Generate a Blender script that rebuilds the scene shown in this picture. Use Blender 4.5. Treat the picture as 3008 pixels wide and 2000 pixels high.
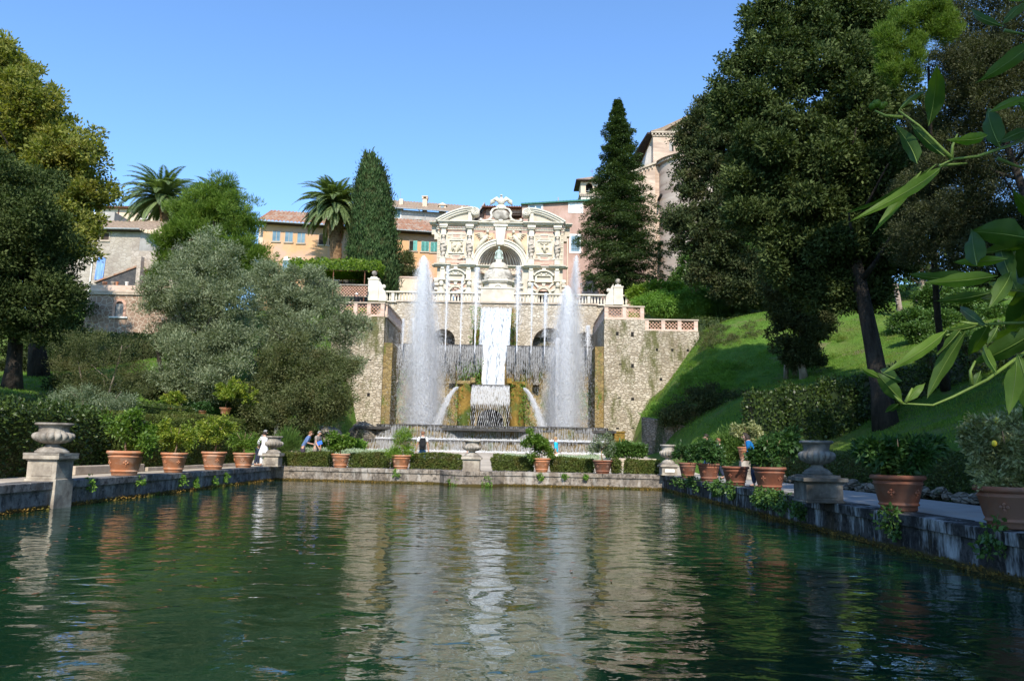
import bpy, math, random
import numpy as np
from mathutils import Vector, Matrix
R_ = math.radians
random.seed(7); rng = np.random.default_rng(7)
for o in list(bpy.data.objects): bpy.data.objects.remove(o)
SC = bpy.context.scene
COL = SC.collection

# ------------------------------------------------------------------ camera
CAMZ = 1.52; FPX = 2285.0
PITCH, ROLL, YAW = R_(8.07), R_(1.05), R_(0.4)
cam = bpy.data.cameras.new('camera'); cam_o = bpy.data.objects.new('camera', cam); COL.objects.link(cam_o)
cam.sensor_width = 23.7; cam.lens = 23.7*FPX/3008; cam.clip_start = 0.05; cam.clip_end = 3000
RM = Matrix.Rotation(YAW, 3, 'Z') @ Matrix.Rotation(math.pi/2+PITCH, 3, 'X') @ Matrix.Rotation(ROLL, 3, 'Z')
cam_o.matrix_world = Matrix.Translation((0, 0, CAMZ)) @ RM.to_4x4()
SC.camera = cam_o
CP = Vector((0, 0, CAMZ))

# ------------------------------------------------------------------ light
SUN_AZ, SUN_EL = R_(4), R_(41)          # behind the camera, a touch to the right
world = bpy.data.worlds.new('World'); SC.world = world; world.use_nodes = True
wn = world.node_tree; wn.nodes.clear()
sky = wn.nodes.new('ShaderNodeTexSky'); sky.sky_type = 'NISHITA'; sky.sun_disc = False
sky.sun_elevation = SUN_EL; sky.sun_rotation = math.pi - SUN_AZ
sky.altitude = 200; sky.air_density = 1.0; sky.dust_density = 0.35; sky.ozone_density = 3.0
bg = wn.nodes.new('ShaderNodeBackground'); bg.inputs[1].default_value = 0.135
wo = wn.nodes.new('ShaderNodeOutputWorld')
tint = wn.nodes.new('ShaderNodeMix'); tint.data_type = 'RGBA'; tint.blend_type = 'MULTIPLY'; tint.inputs[0].default_value = 1
tint.inputs[7].default_value = (.98, 1.22, 1.42, 1)      # the deep clear blue of that day
wn.links.new(sky.outputs[0], tint.inputs[6]); wn.links.new(tint.outputs[2], bg.inputs[0]); wn.links.new(bg.outputs[0], wo.inputs[0])
sun = bpy.data.lights.new('sun', 'SUN'); sun.energy = 4.0; sun.angle = R_(0.5); sun.color = (1, .93, .82)
sun_o = bpy.data.objects.new('sun', sun); COL.objects.link(sun_o)
sd = Vector((math.sin(SUN_AZ)*math.cos(SUN_EL), -math.cos(SUN_AZ)*math.cos(SUN_EL), math.sin(SUN_EL)))
sun_o.rotation_euler = sd.to_track_quat('Z', 'Y').to_euler(); sun_o.location = (0, -20, 60)
SC.view_settings.view_transform = 'Standard'; SC.view_settings.look = 'None'
SC.view_settings.exposure = 0.62; SC.view_settings.gamma = 1; SC.view_settings.use_curve_mapping = False

# ------------------------------------------------------------------ pixel <-> world (used only to measure the place)
def ray(px, py): return RM @ Vector(((px-1504)/FPX, -(py-1000)/FPX, -1))
def W(px, py, Y): d = ray(px, py); return CP + d*(Y/d.y)
def G(px, py, z): d = ray(px, py); return CP + d*((z-CAMZ)/d.z)
def ppm(Y): return FPX/Y

# ------------------------------------------------------------------ object helpers
def props(o, label=None, cat=None, group=None, kind=None):
    if label: o['label'] = label
    if cat: o['category'] = cat
    if group: o['group'] = group
    if kind: o['kind'] = kind
    return o
def empty(name, loc, label, cat, group=None, rz=0):
    o = bpy.data.objects.new(name, None); COL.objects.link(o); o.location = loc; o.rotation_euler = (0, 0, rz)
    o.empty_display_size = .3
    return props(o, label, cat, group)
def copytree(o, parent=None):
    c = o.copy(); COL.objects.link(c)
    if parent: c.parent = parent
    for ch in list(o.children): copytree(ch, c)
    return c
class MB:
    def __init__(s): s.v = []; s.f = []; s.m = []; s.sm = []; s.cur = 0; s.smooth = False
    def face(s, idx): s.f.append(tuple(idx)); s.m.append(s.cur); s.sm.append(s.smooth)
    def pts(s, P): n = len(s.v); s.v += [tuple(p) for p in P]; return n
    def box(s, x0, x1, y0, y1, z0, z1, taper=0):
        t = taper
        n = s.pts([(x0, y0, z0), (x1, y0, z0), (x1, y1, z0), (x0, y1, z0), (x0+t, y0+t, z1), (x1-t, y0+t, z1), (x1-t, y1-t, z1), (x0+t, y1-t, z1)])
        for q in ((0, 3, 2, 1), (4, 5, 6, 7), (0, 1, 5, 4), (1, 2, 6, 5), (2, 3, 7, 6), (3, 0, 4, 7)): s.face([n+i for i in q])
        return s
    def obox(s, c, ax, ay, az):   # oriented box: centre and three half axes
        c, ax, ay, az = map(Vector, (c, ax, ay, az))
        P = [c+sx*ax+sy*ay+sz*az for sz in (-1, 1) for sx, sy in ((-1, -1), (1, -1), (1, 1), (-1, 1))]
        n = s.pts(P)
        for q in ((0, 3, 2, 1), (4, 5, 6, 7), (0, 1, 5, 4), (1, 2, 6, 5), (2, 3, 7, 6), (3, 0, 4, 7)): s.face([n+i for i in q])
        return s
    def prism(s, poly, y0, y1, axis='y'):   # poly in (a,b) = (x,z) for 'y', (x,y) for 'z', (y,z) for 'x'
        f = {'y': lambda a, b, t: (a, t, b), 'z': lambda a, b, t: (a, b, t), 'x': lambda a, b, t: (t, a, b)}[axis]
        k = len(poly); n = s.pts([f(a, b, y0) for a, b in poly]+[f(a, b, y1) for a, b in poly])
        s.face([n+i for i in range(k)]); s.face([n+k+i for i in reversed(range(k))])
        for i in range(k): j = (i+1) % k; s.face([n+j, n+i, n+k+i, n+k+j])
        return s
    def lathe(s, prof, c=(0, 0, 0), seg=20, flute=None, a0=0, a1=2*math.pi, sy=1.0):
        full = abs(a1-a0-2*math.pi) < 1e-6; m = seg if full else seg+1
        n = len(s.v)
        for k, (r, z) in enumerate(prof):
            for i in range(m):
                a = a0+(a1-a0)*i/seg
                rr = r*(flute(a, k) if flute else 1)
                s.v.append((c[0]+rr*math.cos(a), c[1]+rr*math.sin(a)*sy, c[2]+z))
        for k in range(len(prof)-1):
            for i in range(seg):
                j = (i+1) % m
                s.face((n+k*m+i, n+k*m+j, n+(k+1)*m+j, n+(k+1)*m+i))
        if full:
            if prof[0][0] > 1e-4: s.face([n+i for i in reversed(range(m))])
            if prof[-1][0] > 1e-4: s.face([n+(len(prof)-1)*m+i for i in range(m)])
        return s
    def tube(s, P, rad, seg=6, caps=True):
        P = [Vector(p) for p in P]; k = len(P)
        if not hasattr(rad, '__len__'): rad = [rad]*k
        n = len(s.v); up = Vector((0, 0, 1))
        T0 = (P[1]-P[0]).normalized()
        if abs(T0.z) > .9: up = Vector((1, 0, 0))
        U = T0.cross(up).normalized()
        for i in range(k):
            T = (P[min(i+1, k-1)]-P[max(i-1, 0)]).normalized()
            U = (U-T*U.dot(T)).normalized(); V = T.cross(U)
            for j in range(seg):
                a = 2*math.pi*j/seg; s.v.append(tuple(P[i]+(U*math.cos(a)+V*math.sin(a))*rad[i]))
        for i in range(k-1):
            for j in range(seg):
                q = (j+1) % seg; s.face((n+i*seg+j, n+i*seg+q, n+(i+1)*seg+q, n+(i+1)*seg+j))
        if caps: s.face([n+j for j in reversed(range(seg))]); s.face([n+(k-1)*seg+j for j in range(seg)])
        return s
    def ball(s, c, r, seg=12, rings=8, sc=(1, 1, 1), jit=0):
        n = len(s.v)
        for i in range(rings+1):
            t = math.pi*i/rings
            for j in range(seg):
                a = 2*math.pi*j/seg; k = 1+random.uniform(-jit, jit)
                s.v.append((c[0]+r*k*sc[0]*math.sin(t)*math.cos(a), c[1]+r*k*sc[1]*math.sin(t)*math.sin(a), c[2]+r*k*sc[2]*math.cos(t)))
        for i in range(rings):
            for j in range(seg):
                q = (j+1) % seg; s.face((n+(i+1)*seg+j, n+(i+1)*seg+q, n+i*seg+q, n+i*seg+j))
        return s
    def grid(s, fn, nu, nv, closeu=False):
        n = len(s.v); mu = nu if closeu else nu+1
        for j in range(nv+1):
            for i in range(mu): s.v.append(tuple(fn(i/nu, j/nv)))
        for j in range(nv):
            for i in range(nu):
                q = (i+1) % mu; s.face((n+j*mu+i, n+j*mu+q, n+(j+1)*mu+q, n+(j+1)*mu+i))
        return s
    def each(s, name, mat, parent=None, **kw):
        """build every connected piece as a part of its own"""
        p = list(range(len(s.v)))
        def find(a):
            while p[a] != a: p[a] = p[p[a]]; a = p[a]
            return a
        for f in s.f:
            for q in f[1:]: p[find(q)] = find(f[0])
        G_ = {}
        for i, f in enumerate(s.f): G_.setdefault(find(f[0]), []).append(i)
        for g in G_.values():
            m = MB(); ids = {}
            for i in g:
                for q in s.f[i]:
                    if q not in ids: ids[q] = len(m.v); m.v.append(s.v[q])
                m.f.append(tuple(ids[q] for q in s.f[i])); m.m.append(0); m.sm.append(s.sm[i])
            m.build(name, mat, parent, **kw)
    def build(s, name, mats, parent=None, smooth=None, loc=None, bevel=0, **kw):
        me = bpy.data.meshes.new(name); me.from_pydata(s.v, [], s.f)
        if not isinstance(mats, (list, tuple)): mats = [mats]
        for m in mats: me.materials.append(m)
        me.polygons.foreach_set('material_index', s.m)
        sm = s.sm if smooth is None else [smooth]*len(s.f)
        me.polygons.foreach_set('use_smooth', sm); me.update()
        o = bpy.data.objects.new(name, me); COL.objects.link(o)
        if parent is not None: o.parent = parent
        if loc is not None: o.location = loc
        if bevel:
            b = o.modifiers.new('edge', 'BEVEL'); b.width = bevel; b.segments = 2; b.limit_method = 'ANGLE'
        if kw: props(o, **kw)
        return o
def local(mb, org):   # shift a mesh builder so that org becomes its origin
    ox, oy, oz = org; mb.v = [(x-ox, y-oy, z-oz) for x, y, z in mb.v]; return mb

def fastmesh(name, V, nface, vper, mats, parent=None, val=None, loc=None, **kw):
    """V: (nface*vper,3) array, every face its own vertices"""
    me = bpy.data.meshes.new(name); nv = len(V)
    me.vertices.add(nv); me.vertices.foreach_set('co', np.ascontiguousarray(V, dtype=np.float32).ravel())
    me.loops.add(nv); me.loops.foreach_set('vertex_index', np.arange(nv, dtype=np.int32))
    me.polygons.add(nface); me.polygons.foreach_set('loop_start', np.arange(0, nv, vper, dtype=np.int32))
    me.polygons.foreach_set('loop_total', np.full(nface, vper, dtype=np.int32))
    if not isinstance(mats, (list, tuple)): mats = [mats]
    for m in mats: me.materials.append(m)
    if val is not None:
        at = me.attributes.new('v', 'FLOAT', 'FACE'); at.data.foreach_set('value', np.asarray(val, dtype=np.float32))
    me.update(calc_edges=True)
    o = bpy.data.objects.new(name, me); COL.objects.link(o)
    if parent is not None: o.parent = parent
    if loc is not None: o.location = loc
    if kw: props(o, **kw)
    return o

# ------------------------------------------------------------------ materials
class NT:
    def __init__(s, name):
        s.m = bpy.data.materials.new(name); s.m.use_nodes = True; s.t = s.m.node_tree; s.t.nodes.clear()
        s.out = s.n('OutputMaterial'); s.tc = s.n('TexCoord')
    def n(s, typ, **k):
        nd = s.t.nodes.new('ShaderNode'+typ)
        for a, b in k.items(): setattr(nd, a, b)
        return nd
    def l(s, a, b): s.t.links.new(a, b)
    def co(s, scale=(1, 1, 1), which='Object'):
        if not hasattr(s, 'base'):
            oi = s.n('ObjectInfo'); ad = s.n('VectorMath', operation='ADD'); s.l(s.tc.outputs['Object'], ad.inputs[0]); s.l(oi.outputs['Location'], ad.inputs[1]); s.base = ad.outputs[0]
        mp = s.n('Mapping'); s.l(s.base, mp.inputs[0])
        mp.inputs['Scale'].default_value = scale if hasattr(scale, '__len__') else (scale,)*3
        return mp.outputs[0]
    def noise(s, scale, detail=5, rough=.6, vec=None, sc=(1, 1, 1), dist=0):
        nz = s.n('TexNoise'); nz.inputs['Scale'].default_value = scale; nz.inputs['Detail'].default_value = detail
        nz.inputs['Roughness'].default_value = rough; nz.inputs['Distortion'].default_value = dist
        s.l(vec or s.co(sc), nz.inputs['Vector']); return nz.outputs[0]
    def ramp(s, fac, stops, interp='LINEAR'):
        r = s.n('ValToRGB'); r.color_ramp.interpolation = interp; e = r.color_ramp.elements
        while len(e) < len(stops): e.new(.5)
        for k, (p, c) in enumerate(stops):
            e[k].position = p; e[k].color = (*c, 1) if hasattr(c, '__len__') else (c, c, c, 1)
        s.l(fac, r.inputs[0]); return r.outputs[0]
    def mix(s, fac, a, b, mode='MIX'):
        m = s.n('Mix', data_type='RGBA', blend_type=mode)
        for k, x in ((0, fac), (6, a), (7, b)):
            if isinstance(x, (int, float)): m.inputs[k].default_value = x if k == 0 else (x, x, x, 1)
            elif isinstance(x, tuple): m.inputs[k].default_value = (*x, 1)
            else: s.l(x, m.inputs[k])
        return m.outputs[2]
    def math(s, op, a, b=None):
        m = s.n('Math', operation=op)
        for k, x in ((0, a), (1, b)):
            if x is None: continue
            if isinstance(x, (int, float)): m.inputs[k].default_value = x
            else: s.l(x, m.inputs[k])
        return m.outputs[0]
    def bump(s, h, strength=.4, dist=.05):
        b = s.n('Bump'); b.inputs['Strength'].default_value = strength; b.inputs['Distance'].default_value = dist
        s.l(h, b.inputs['Height']); return b.outputs[0]
    def pbr(s, col, rough=.8, normal=None, spec=.3, **k):
        p = s.n('BsdfPrincipled')
        if isinstance(col, tuple): p.inputs['Base Color'].default_value = (*col, 1)
        else: s.l(col, p.inputs['Base Color'])
        if isinstance(rough, (int, float)): p.inputs['Roughness'].default_value = rough
        else: s.l(rough, p.inputs['Roughness'])
        p.inputs['Specular IOR Level'].default_value = spec
        if normal is not None: s.l(normal, p.inputs['Normal'])
        for a, b in k.items(): p.inputs[a].default_value = b
        s.l(p.outputs[0], s.out.inputs[0]); return p
def m_noise(name, c1, c2, scale=3, rough=.85, bump=.3, c3=None, scale3=.4, bscale=None, sc=(1, 1, 1), spec=.25, bd=.03, lo=.35, hi=.65):
    t = NT(name); f = t.noise(scale, 6, .65, sc=sc); col = t.ramp(f, [(lo, c1), (hi, c2)])
    if c3: g = t.noise(scale3, 4, .6, sc=sc); col = t.mix(t.ramp(g, [(.48, 0), (.62, 1)]), col, c3)
    nb = t.bump(t.noise(bscale or scale*5, 6, .7), bump, bd)
    t.pbr(col, rough, nb, spec); return t.m
def m_rubble(name, c1, c2, c3, mortar, scale=2.2, sx=1, sz=1.9, mw=.06, bump=.8, stain=None, stscale=.35, moss=None):
    """rubble masonry of stones laid in rough courses"""
    t = NT(name)
    co = t.co((sx, sx, sz)); nz = t.n('TexNoise'); nz.inputs['Scale'].default_value = 1.6; nz.inputs['Detail'].default_value = 3; t.l(co, nz.inputs['Vector'])
    mx = t.n('Mix', data_type='VECTOR'); mx.inputs[0].default_value = .18; t.l(co, mx.inputs[4]); t.l(nz.outputs[1], mx.inputs[5])
    v = t.n('TexVoronoi'); v.inputs['Scale'].default_value = scale; t.l(mx.outputs[1], v.inputs['Vector'])
    e = t.n('TexVoronoi', feature='DISTANCE_TO_EDGE'); e.inputs['Scale'].default_value = scale; t.l(mx.outputs[1], e.inputs['Vector'])
    hs = t.n('SeparateColor'); t.l(v.outputs['Color'], hs.inputs[0])
    col = t.ramp(hs.outputs[0], [(0, c1), (.35, c2), (.7, c3), (1, c2)])
    col = t.mix(.35, col, t.ramp(t.noise(9, 5, .7), [(.3, tuple(x*.55 for x in c2)), (.7, tuple(min(1, x*1.25) for x in c2))]))
    edge = t.ramp(e.outputs['Distance'], [(0, 1), (mw, .6), (mw*2.2, 0)])
    col = t.mix(edge, col, mortar)
    if stain: col = t.mix(t.ramp(t.noise(stscale, 5, .65, sc=(1, 1, .45)), [(.5, 0), (.68, .85)]), col, stain)
    if moss: col = t.mix(t.ramp(t.noise(stscale*1.7, 6, .75, sc=(1, 1, .35)), [(.52, 0), (.62, .9)]), col, moss)
    hgt = t.math('ADD', t.math('MINIMUM', t.math('MULTIPLY', e.outputs['Distance'], 2.5), .3), t.math('MULTIPLY', t.noise(12, 5, .7), .25))
    t.pbr(col, .9, t.bump(hgt, bump, .12), .2); return t.m
def m_leaf(name, c_dark, c_mid, c_light, trans=.3, rough=.5, big=.35, hue=None, spec=.3):
    """foliage: every leaf its own shade, clumps of lighter and darker leaf through the crown"""
    t = NT(name); at = t.n('Attribute', attribute_name='v')
    g = t.noise(big, 4, .6)
    f = t.math('ADD', t.math('MULTIPLY', at.outputs['Fac'], .65), t.math('MULTIPLY', g, .45))
    col = t.ramp(f, [(.15, c_dark), (.5, c_mid), (.9, c_light)])
    if hue: col = t.mix(t.ramp(t.noise(big*1.7, 3, .6), [(.5, 0), (.68, .75)]), col, hue)
    p = t.pbr(col, rough, None, spec)
    tr = t.n('BsdfTranslucent'); t.l(t.mix(1, col, (1.5, 1.7, .55), 'MULTIPLY'), tr.inputs[0])
    ms = t.n('MixShader'); ms.inputs[0].default_value = trans
    t.l(p.outputs[0], ms.inputs[1]); t.l(tr.outputs[0], ms.inputs[2]); t.l(ms.outputs[0], t.out.inputs[0])
    return t.m
def m_flat(name, c, rough=.6, spec=.3, var=.25, scale=6):
    return m_noise(name, tuple(x*(1-var) for x in c), tuple(min(1, x*(1+var)) for x in c), scale, rough, .15, spec=spec)

M = {}
M['travertine'] = m_noise('travertine', (.48, .42, .33), (.65, .60, .49), 1.1, .75, .35, c3=(.52, .45, .35), scale3=.9, bscale=7, bd=.05)
M['marble'] = m_noise('marble', (.56, .51, .41), (.72, .67, .56), 1.4, .6, .3, bscale=9)
M['relief'] = m_noise('relief_stone', (.50, .44, .33), (.70, .64, .50), 2, .8, .6, bscale=4, bd=.08)
M['carved'] = m_noise('carved_stone', (.40, .34, .28), (.66, .58, .48), 2.5, .8, .6, bscale=6, bd=.08)
M['orange_plaster'] = m_noise('orange_panel', (.60, .38, .22), (.72, .54, .37), 1.2, .85, .2)
M['pinkstone'] = m_noise('pink_panel', (.52, .32, .24), (.70, .48, .38), 2.2, .8, .2)
M['wornstone'] = m_noise('worn_dome_stone', (.34, .31, .26), (.70, .64, .54), .9, .85, .5, c3=(.20, .18, .15), scale3=.8, bscale=6)
M['niche'] = m_noise('niche_mosaic', (.26, .18, .14), (.50, .38, .29), 1.6, .85, .7, c3=(.16, .11, .10), scale3=.7, bscale=5, bd=.08)
M['shellrib'] = m_noise('shell_rib', (.52, .44, .35), (.70, .62, .52), 2, .8, .3)
M['bronze_green'] = m_noise('verdigris_stone', (.30, .36, .31), (.48, .54, .47), 3, .7, .3)
M['dark'] = m_noise('dark_hollow', (.012, .011, .01), (.03, .027, .022), 3, .9, .2)
M['pink'] = m_noise('pink_render', (.36, .225, .17), (.46, .30, .235), .9, .9, .25, c3=(.53, .36, .29), scale3=.5, sc=(1, 1, .5), bscale=9)
M['yellow'] = m_noise('ochre_render', (.58, .33, .16), (.66, .40, .21), .7, .9, .25, c3=(.56, .37, .27), scale3=.33, bscale=9)
M['greyrender'] = m_noise('grey_render', (.34, .31, .28), (.48, .45, .41), .8, .9, .3, c3=(.28, .25, .22), scale3=.3, sc=(1, 1, .6))
M['beige'] = m_noise('beige_render', (.62, .48, .34), (.72, .58, .43), .6, .9, .2, sc=(1, 1, .5))
M['brickwall'] = m_noise('old_brick', (.47, .34, .25), (.62, .48, .37), 1.0, .9, .4, c3=(.40, .29, .22), scale3=.45, sc=(.6, .6, 2.6), bscale=6)
M['church_stone'] = m_noise('apse_stone', (.42, .34, .27), (.55, .46, .38), .8, .9, .4, c3=(.34, .26, .21), scale3=.4, sc=(.5, .5, 2.8), bscale=5)
M['tile'] = m_noise('roof_tile', (.22, .105, .06), (.40, .215, .13), 2.8, .85, .4, c3=(.36, .29, .22), scale3=1.2)
M['oldtile'] = m_noise('old_roof_tile', (.22, .16, .11), (.38, .28, .20), 2.8, .9, .4)
M['gutter'] = m_flat('grey_gutter', (.30, .32, .32), .5)
M['rust'] = m_flat('rust_brown_pipe', (.17, .07, .04), .6)
M['wood'] = m_flat('dark_timber', (.06, .04, .03), .8)
M['whiteframe'] = m_flat('white_stone_trim', (.80, .78, .72), .7, var=.06)
M['glass'] = m_noise('window_glass', (.10, .17, .20), (.22, .32, .36), .8, .08, .02, spec=.8)
M['paleblind'] = m_flat('pale_blind', (.70, .76, .82), .4, var=.05)
M['blueshutter'] = m_flat('blue_grey_shutter', (.16, .27, .31), .5)
M['tealshutter'] = m_flat('teal_shutter', (.14, .42, .37), .5)
M['greenshutter'] = m_flat('green_shutter', (.02, .13, .09), .5)
M['bluecloth'] = m_noise('blue_cloth', (.10, .24, .62), (.30, .45, .85), 1.2, .8, .5, sc=(3, 3, .6))
M['rubble'] = m_rubble('rubble_wall', (.33, .28, .21), (.56, .48, .37), (.70, .63, .52), (.30, .25, .18), 3.6, 1, 2.0, .05, .8, stain=(.36, .29, .21))
M['rubble_low'] = m_rubble('grotto_rubble', (.30, .24, .17), (.52, .44, .33), (.66, .58, .46), (.28, .23, .16), 4.0, 1, 2.0, .05, 1.0, stain=(.24, .19, .12), moss=(.12, .12, .04))
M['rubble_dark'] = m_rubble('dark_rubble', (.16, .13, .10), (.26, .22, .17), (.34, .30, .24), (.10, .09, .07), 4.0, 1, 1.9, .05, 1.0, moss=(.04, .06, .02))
M['rubble_wet'] = m_rubble('wet_mossy_wall', (.15, .11, .05), (.26, .19, .085), (.36, .26, .11), (.11, .08, .04), 3.2, 1, 1.5, .02, .7, stain=(.26, .16, .04), stscale=.5, moss=(.09, .13, .02))
M['polygonal'] = m_rubble('polygonal_masonry', (.24, .15, .10), (.30, .20, .14), (.36, .25, .18), (.52, .42, .32), 3.0, 1, 1, .035, .4)
M['oldhouse'] = m_rubble('old_house_wall', (.34, .285, .23), (.42, .36, .29), (.50, .44, .37), (.32, .27, .22), 2.2, 1, 1.7, .03, .5, stain=(.27, .22, .18), stscale=.4)
M['wetrim'] = m_noise('wet_rim', (.035, .035, .035), (.10, .09, .08), 3, .35, .4)
M['moss'] = m_noise('yellow_moss', (.16, .10, .02), (.36, .22, .05), 1.6, .9, .9, c3=(.08, .11, .02), scale3=.6, bscale=5, bd=.15)
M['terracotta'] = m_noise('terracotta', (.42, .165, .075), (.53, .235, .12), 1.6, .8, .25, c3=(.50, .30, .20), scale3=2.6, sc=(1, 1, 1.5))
M['terracotta_shade'] = m_noise('shaded_terracotta', (.20, .070, .038), (.28, .11, .062), 1.6, .8, .25, c3=(.24, .13, .09), scale3=1.4)  # darker terracotta copy with the right side's tree shade in its colour
M['soil'] = m_noise('red_soil', (.22, .08, .035), (.40, .15, .07), 8, .95, .8)
M['lattice'] = m_noise('brick_lattice', (.50, .27, .18), (.66, .42, .31), 3, .9, .3)
M['postbrick'] = m_noise('pink_brick_post', (.52, .36, .27), (.68, .52, .42), 1.5, .9, .4, sc=(1, 1, 3))
M['bark'] = m_noise('bark', (.018, .014, .011), (.055, .045, .035), 2, .95, .9, sc=(3, 3, .5), bscale=6, bd=.1)
M['palebark'] = m_noise('pale_bark', (.22, .16, .12), (.42, .34, .28), 2, .95, .8, sc=(3, 3, .5), bscale=5, bd=.1)
M['palmbark'] = m_noise('palm_bark', (.11, .06, .03), (.30, .18, .09), 3, .95, 1.0, sc=(1, 1, 2), bscale=4, bd=.15)
M['citrusbark'] = m_noise('citrus_bark', (.20, .13, .08), (.34, .24, .15), 6, .9, .4)

def m_poolwall(name, cl, cd, cs, streak, sf=.5):
    t = NT(name); a = t.noise(1.3, 7, .7); col = t.ramp(a, [(.33, cd), (.6, cl)])
    col = t.mix(t.ramp(t.noise(.8, 5, .7), [(.5, 0), (.6, .8)]), col, cs)
    col = t.mix(t.ramp(t.noise(4.5, 6, .75), [(.47, 0), (.60, .85)]), col, tuple(x*.55 for x in cd)); col = t.mix(t.ramp(t.noise(11, 5, .7), [(.60, 0), (.68, .7)]), col, tuple(min(.6, x*1.6) for x in cl))
    st = t.ramp(t.noise(2.2, 5, .75, sc=(1, 1, .25)), [(.52, 0), (.66, sf)]); col = t.mix(st, col, streak)
    sp = t.n('SeparateXYZ'); t.l(t.tc.outputs['Object'], sp.inputs[0])
    wl = t.math('ADD', sp.outputs[2], t.math('MULTIPLY', t.noise(5, 4, .7), -.14))     # algae belt at the water line
    col = t.mix(t.ramp(wl, [(.0, 1), (.045, 0)]), col, (.075, .055, .015))
    t.pbr(col, .9, t.bump(t.noise(14, 7, .75), .6, .03), .2); return t.m
M['pool_far'] = m_poolwall('pool_wall_warm', (.38, .32, .26), (.13, .11, .09), (.24, .19, .14), (.56, .52, .46), .55)
M['pool_left'] = m_poolwall('pool_wall_grey', (.25, .24, .23), (.075, .075, .075), (.13, .11, .09), (.42, .41, .39), .5)
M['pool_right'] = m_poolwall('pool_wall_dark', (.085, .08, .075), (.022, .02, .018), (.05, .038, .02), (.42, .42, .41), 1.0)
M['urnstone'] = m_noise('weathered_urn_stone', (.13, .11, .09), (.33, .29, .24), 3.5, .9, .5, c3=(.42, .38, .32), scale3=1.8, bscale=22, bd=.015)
M['urndark'] = m_noise('shaded_urn_stone', (.07, .066, .058), (.18, .165, .145), 3.5, .9, .5, c3=(.26, .245, .215), scale3=2.2, bscale=22, bd=.015)  # darker copy of the urn stone, tree shade put into its colour
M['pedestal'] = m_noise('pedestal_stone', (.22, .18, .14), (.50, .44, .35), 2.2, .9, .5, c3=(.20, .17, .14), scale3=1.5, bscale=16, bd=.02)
M['pedestaldark'] = m_noise('shaded_pedestal_stone', (.07, .062, .05), (.17, .15, .125), 2.2, .9, .5, c3=(.24, .22, .19), scale3=1.6, bscale=16, bd=.02)  # pedestal stone darkened so its colour holds the right-hand shade
M['path'] = m_noise('gravel_path', (.42, .36, .28), (.54, .47, .38), .8, .95, .3, c3=(.36, .31, .25), scale3=.25, bscale=30, bd=.01)
M['pathgrey'] = m_noise('grey_gravel_path', (.27, .26, .25), (.36, .35, .33), .8, .95, .3, bscale=30, bd=.01)
M['kerb'] = m_noise('kerb_stone', (.36, .29, .22), (.55, .46, .36), 1.5, .9, .4, bscale=12)

def m_ground():
    t = NT('ground'); n1 = t.noise(.12, 6, .65); n2 = t.noise(2.2, 6, .75)
    g = t.ramp(n2, [(.3, (.050, .11, .014)), (.55, (.095, .18, .024)), (.75, (.16, .24, .04))])
    g = t.mix(t.ramp(n1, [(.52, 0), (.66, .55)]), g, (.19, .19, .065))
    g = t.mix(t.ramp(t.noise(.55, 6, .75), [(.55, 0), (.66, .85)]), g, (.20, .15, .09)); g = t.mix(t.ramp(t.noise(1.1, 6, .75), [(.56, 0), (.64, .6)]), g, (.05, .09, .02))
    t.pbr(g, .95, t.bump(t.math('ADD', t.noise(18, 6, .8), t.math('MULTIPLY', n2, 2)), .9, .06), .15); return t.m
M['ground'] = m_ground()
M['lawn_grass'] = m_leaf('grass_blade', (.045, .11, .010), (.11, .21, .022), (.21, .31, .045), .35, .7, .35, hue=(.20, .20, .05))
M['weeds'] = m_leaf('weed_leaf', (.06, .14, .018), (.13, .25, .035), (.24, .38, .07), .35, .6, .5)
M['holm'] = m_leaf('holm_oak_leaf', (.010, .018, .006), (.050, .073, .022), (.135, .168, .060), .15, .7, .45, spec=.06)
M['holm2'] = m_leaf('holm_oak_leaf_brown', (.012, .020, .008), (.052, .068, .028), (.13, .155, .062), .15, .7, .45, hue=(.085, .075, .032), spec=.06)
M['plane'] = m_leaf('yellowing_leaf', (.045, .055, .008), (.165, .18, .035), (.31, .31, .075), .3, .6, .3, hue=(.20, .165, .025), spec=.15)
M['pine'] = m_leaf('bright_pine_needle', (.035, .075, .010), (.10, .165, .022), (.19, .27, .045), .3, .6, .45, spec=.15)
M['olive'] = m_leaf('olive_leaf', (.05, .065, .03), (.165, .20, .105), (.34, .38, .24), .2, .5, .6)
M['olive2'] = m_leaf('brown_shrub_leaf', (.035, .045, .015), (.085, .105, .035), (.17, .185, .075), .25, .6, .6, hue=(.105, .09, .03))
M['olive3'] = m_leaf('dull_evergreen_leaf', (.02, .028, .012), (.055, .065, .028), (.12, .125, .06), .2, .6, .5, spec=.15)
M['cypress'] = m_leaf('cypress_leaf', (.012, .030, .010), (.042, .080, .024), (.095, .15, .05), .12, .6, .9, spec=.15, hue=(.07, .065, .025))
M['spruce'] = m_leaf('spruce_needle', (.018, .036, .014), (.060, .095, .036), (.14, .185, .07), .15, .6, .8, spec=.15)
M['palmleaf'] = m_leaf('palm_frond', (.05, .08, .03), (.12, .165, .06), (.24, .30, .13), .25, .45, .5)
M['palmdead'] = m_leaf('dead_palm_frond', (.14, .09, .04), (.28, .19, .10), (.42, .31, .18), .2, .8, .5)
M['vine'] = m_leaf('vine_leaf', (.05, .10, .01), (.13, .21, .02), (.26, .33, .05), .4, .5, .5)
M['hedge'] = m_leaf('box_hedge_leaf', (.022, .045, .010), (.055, .085, .018), (.12, .15, .04), .2, .5, 1.2)
M['hedge_dark'] = m_leaf('laurel_hedge_leaf', (.010, .020, .005), (.035, .062, .013), (.12, .17, .035), .2, .4, .9, spec=.3)
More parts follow.
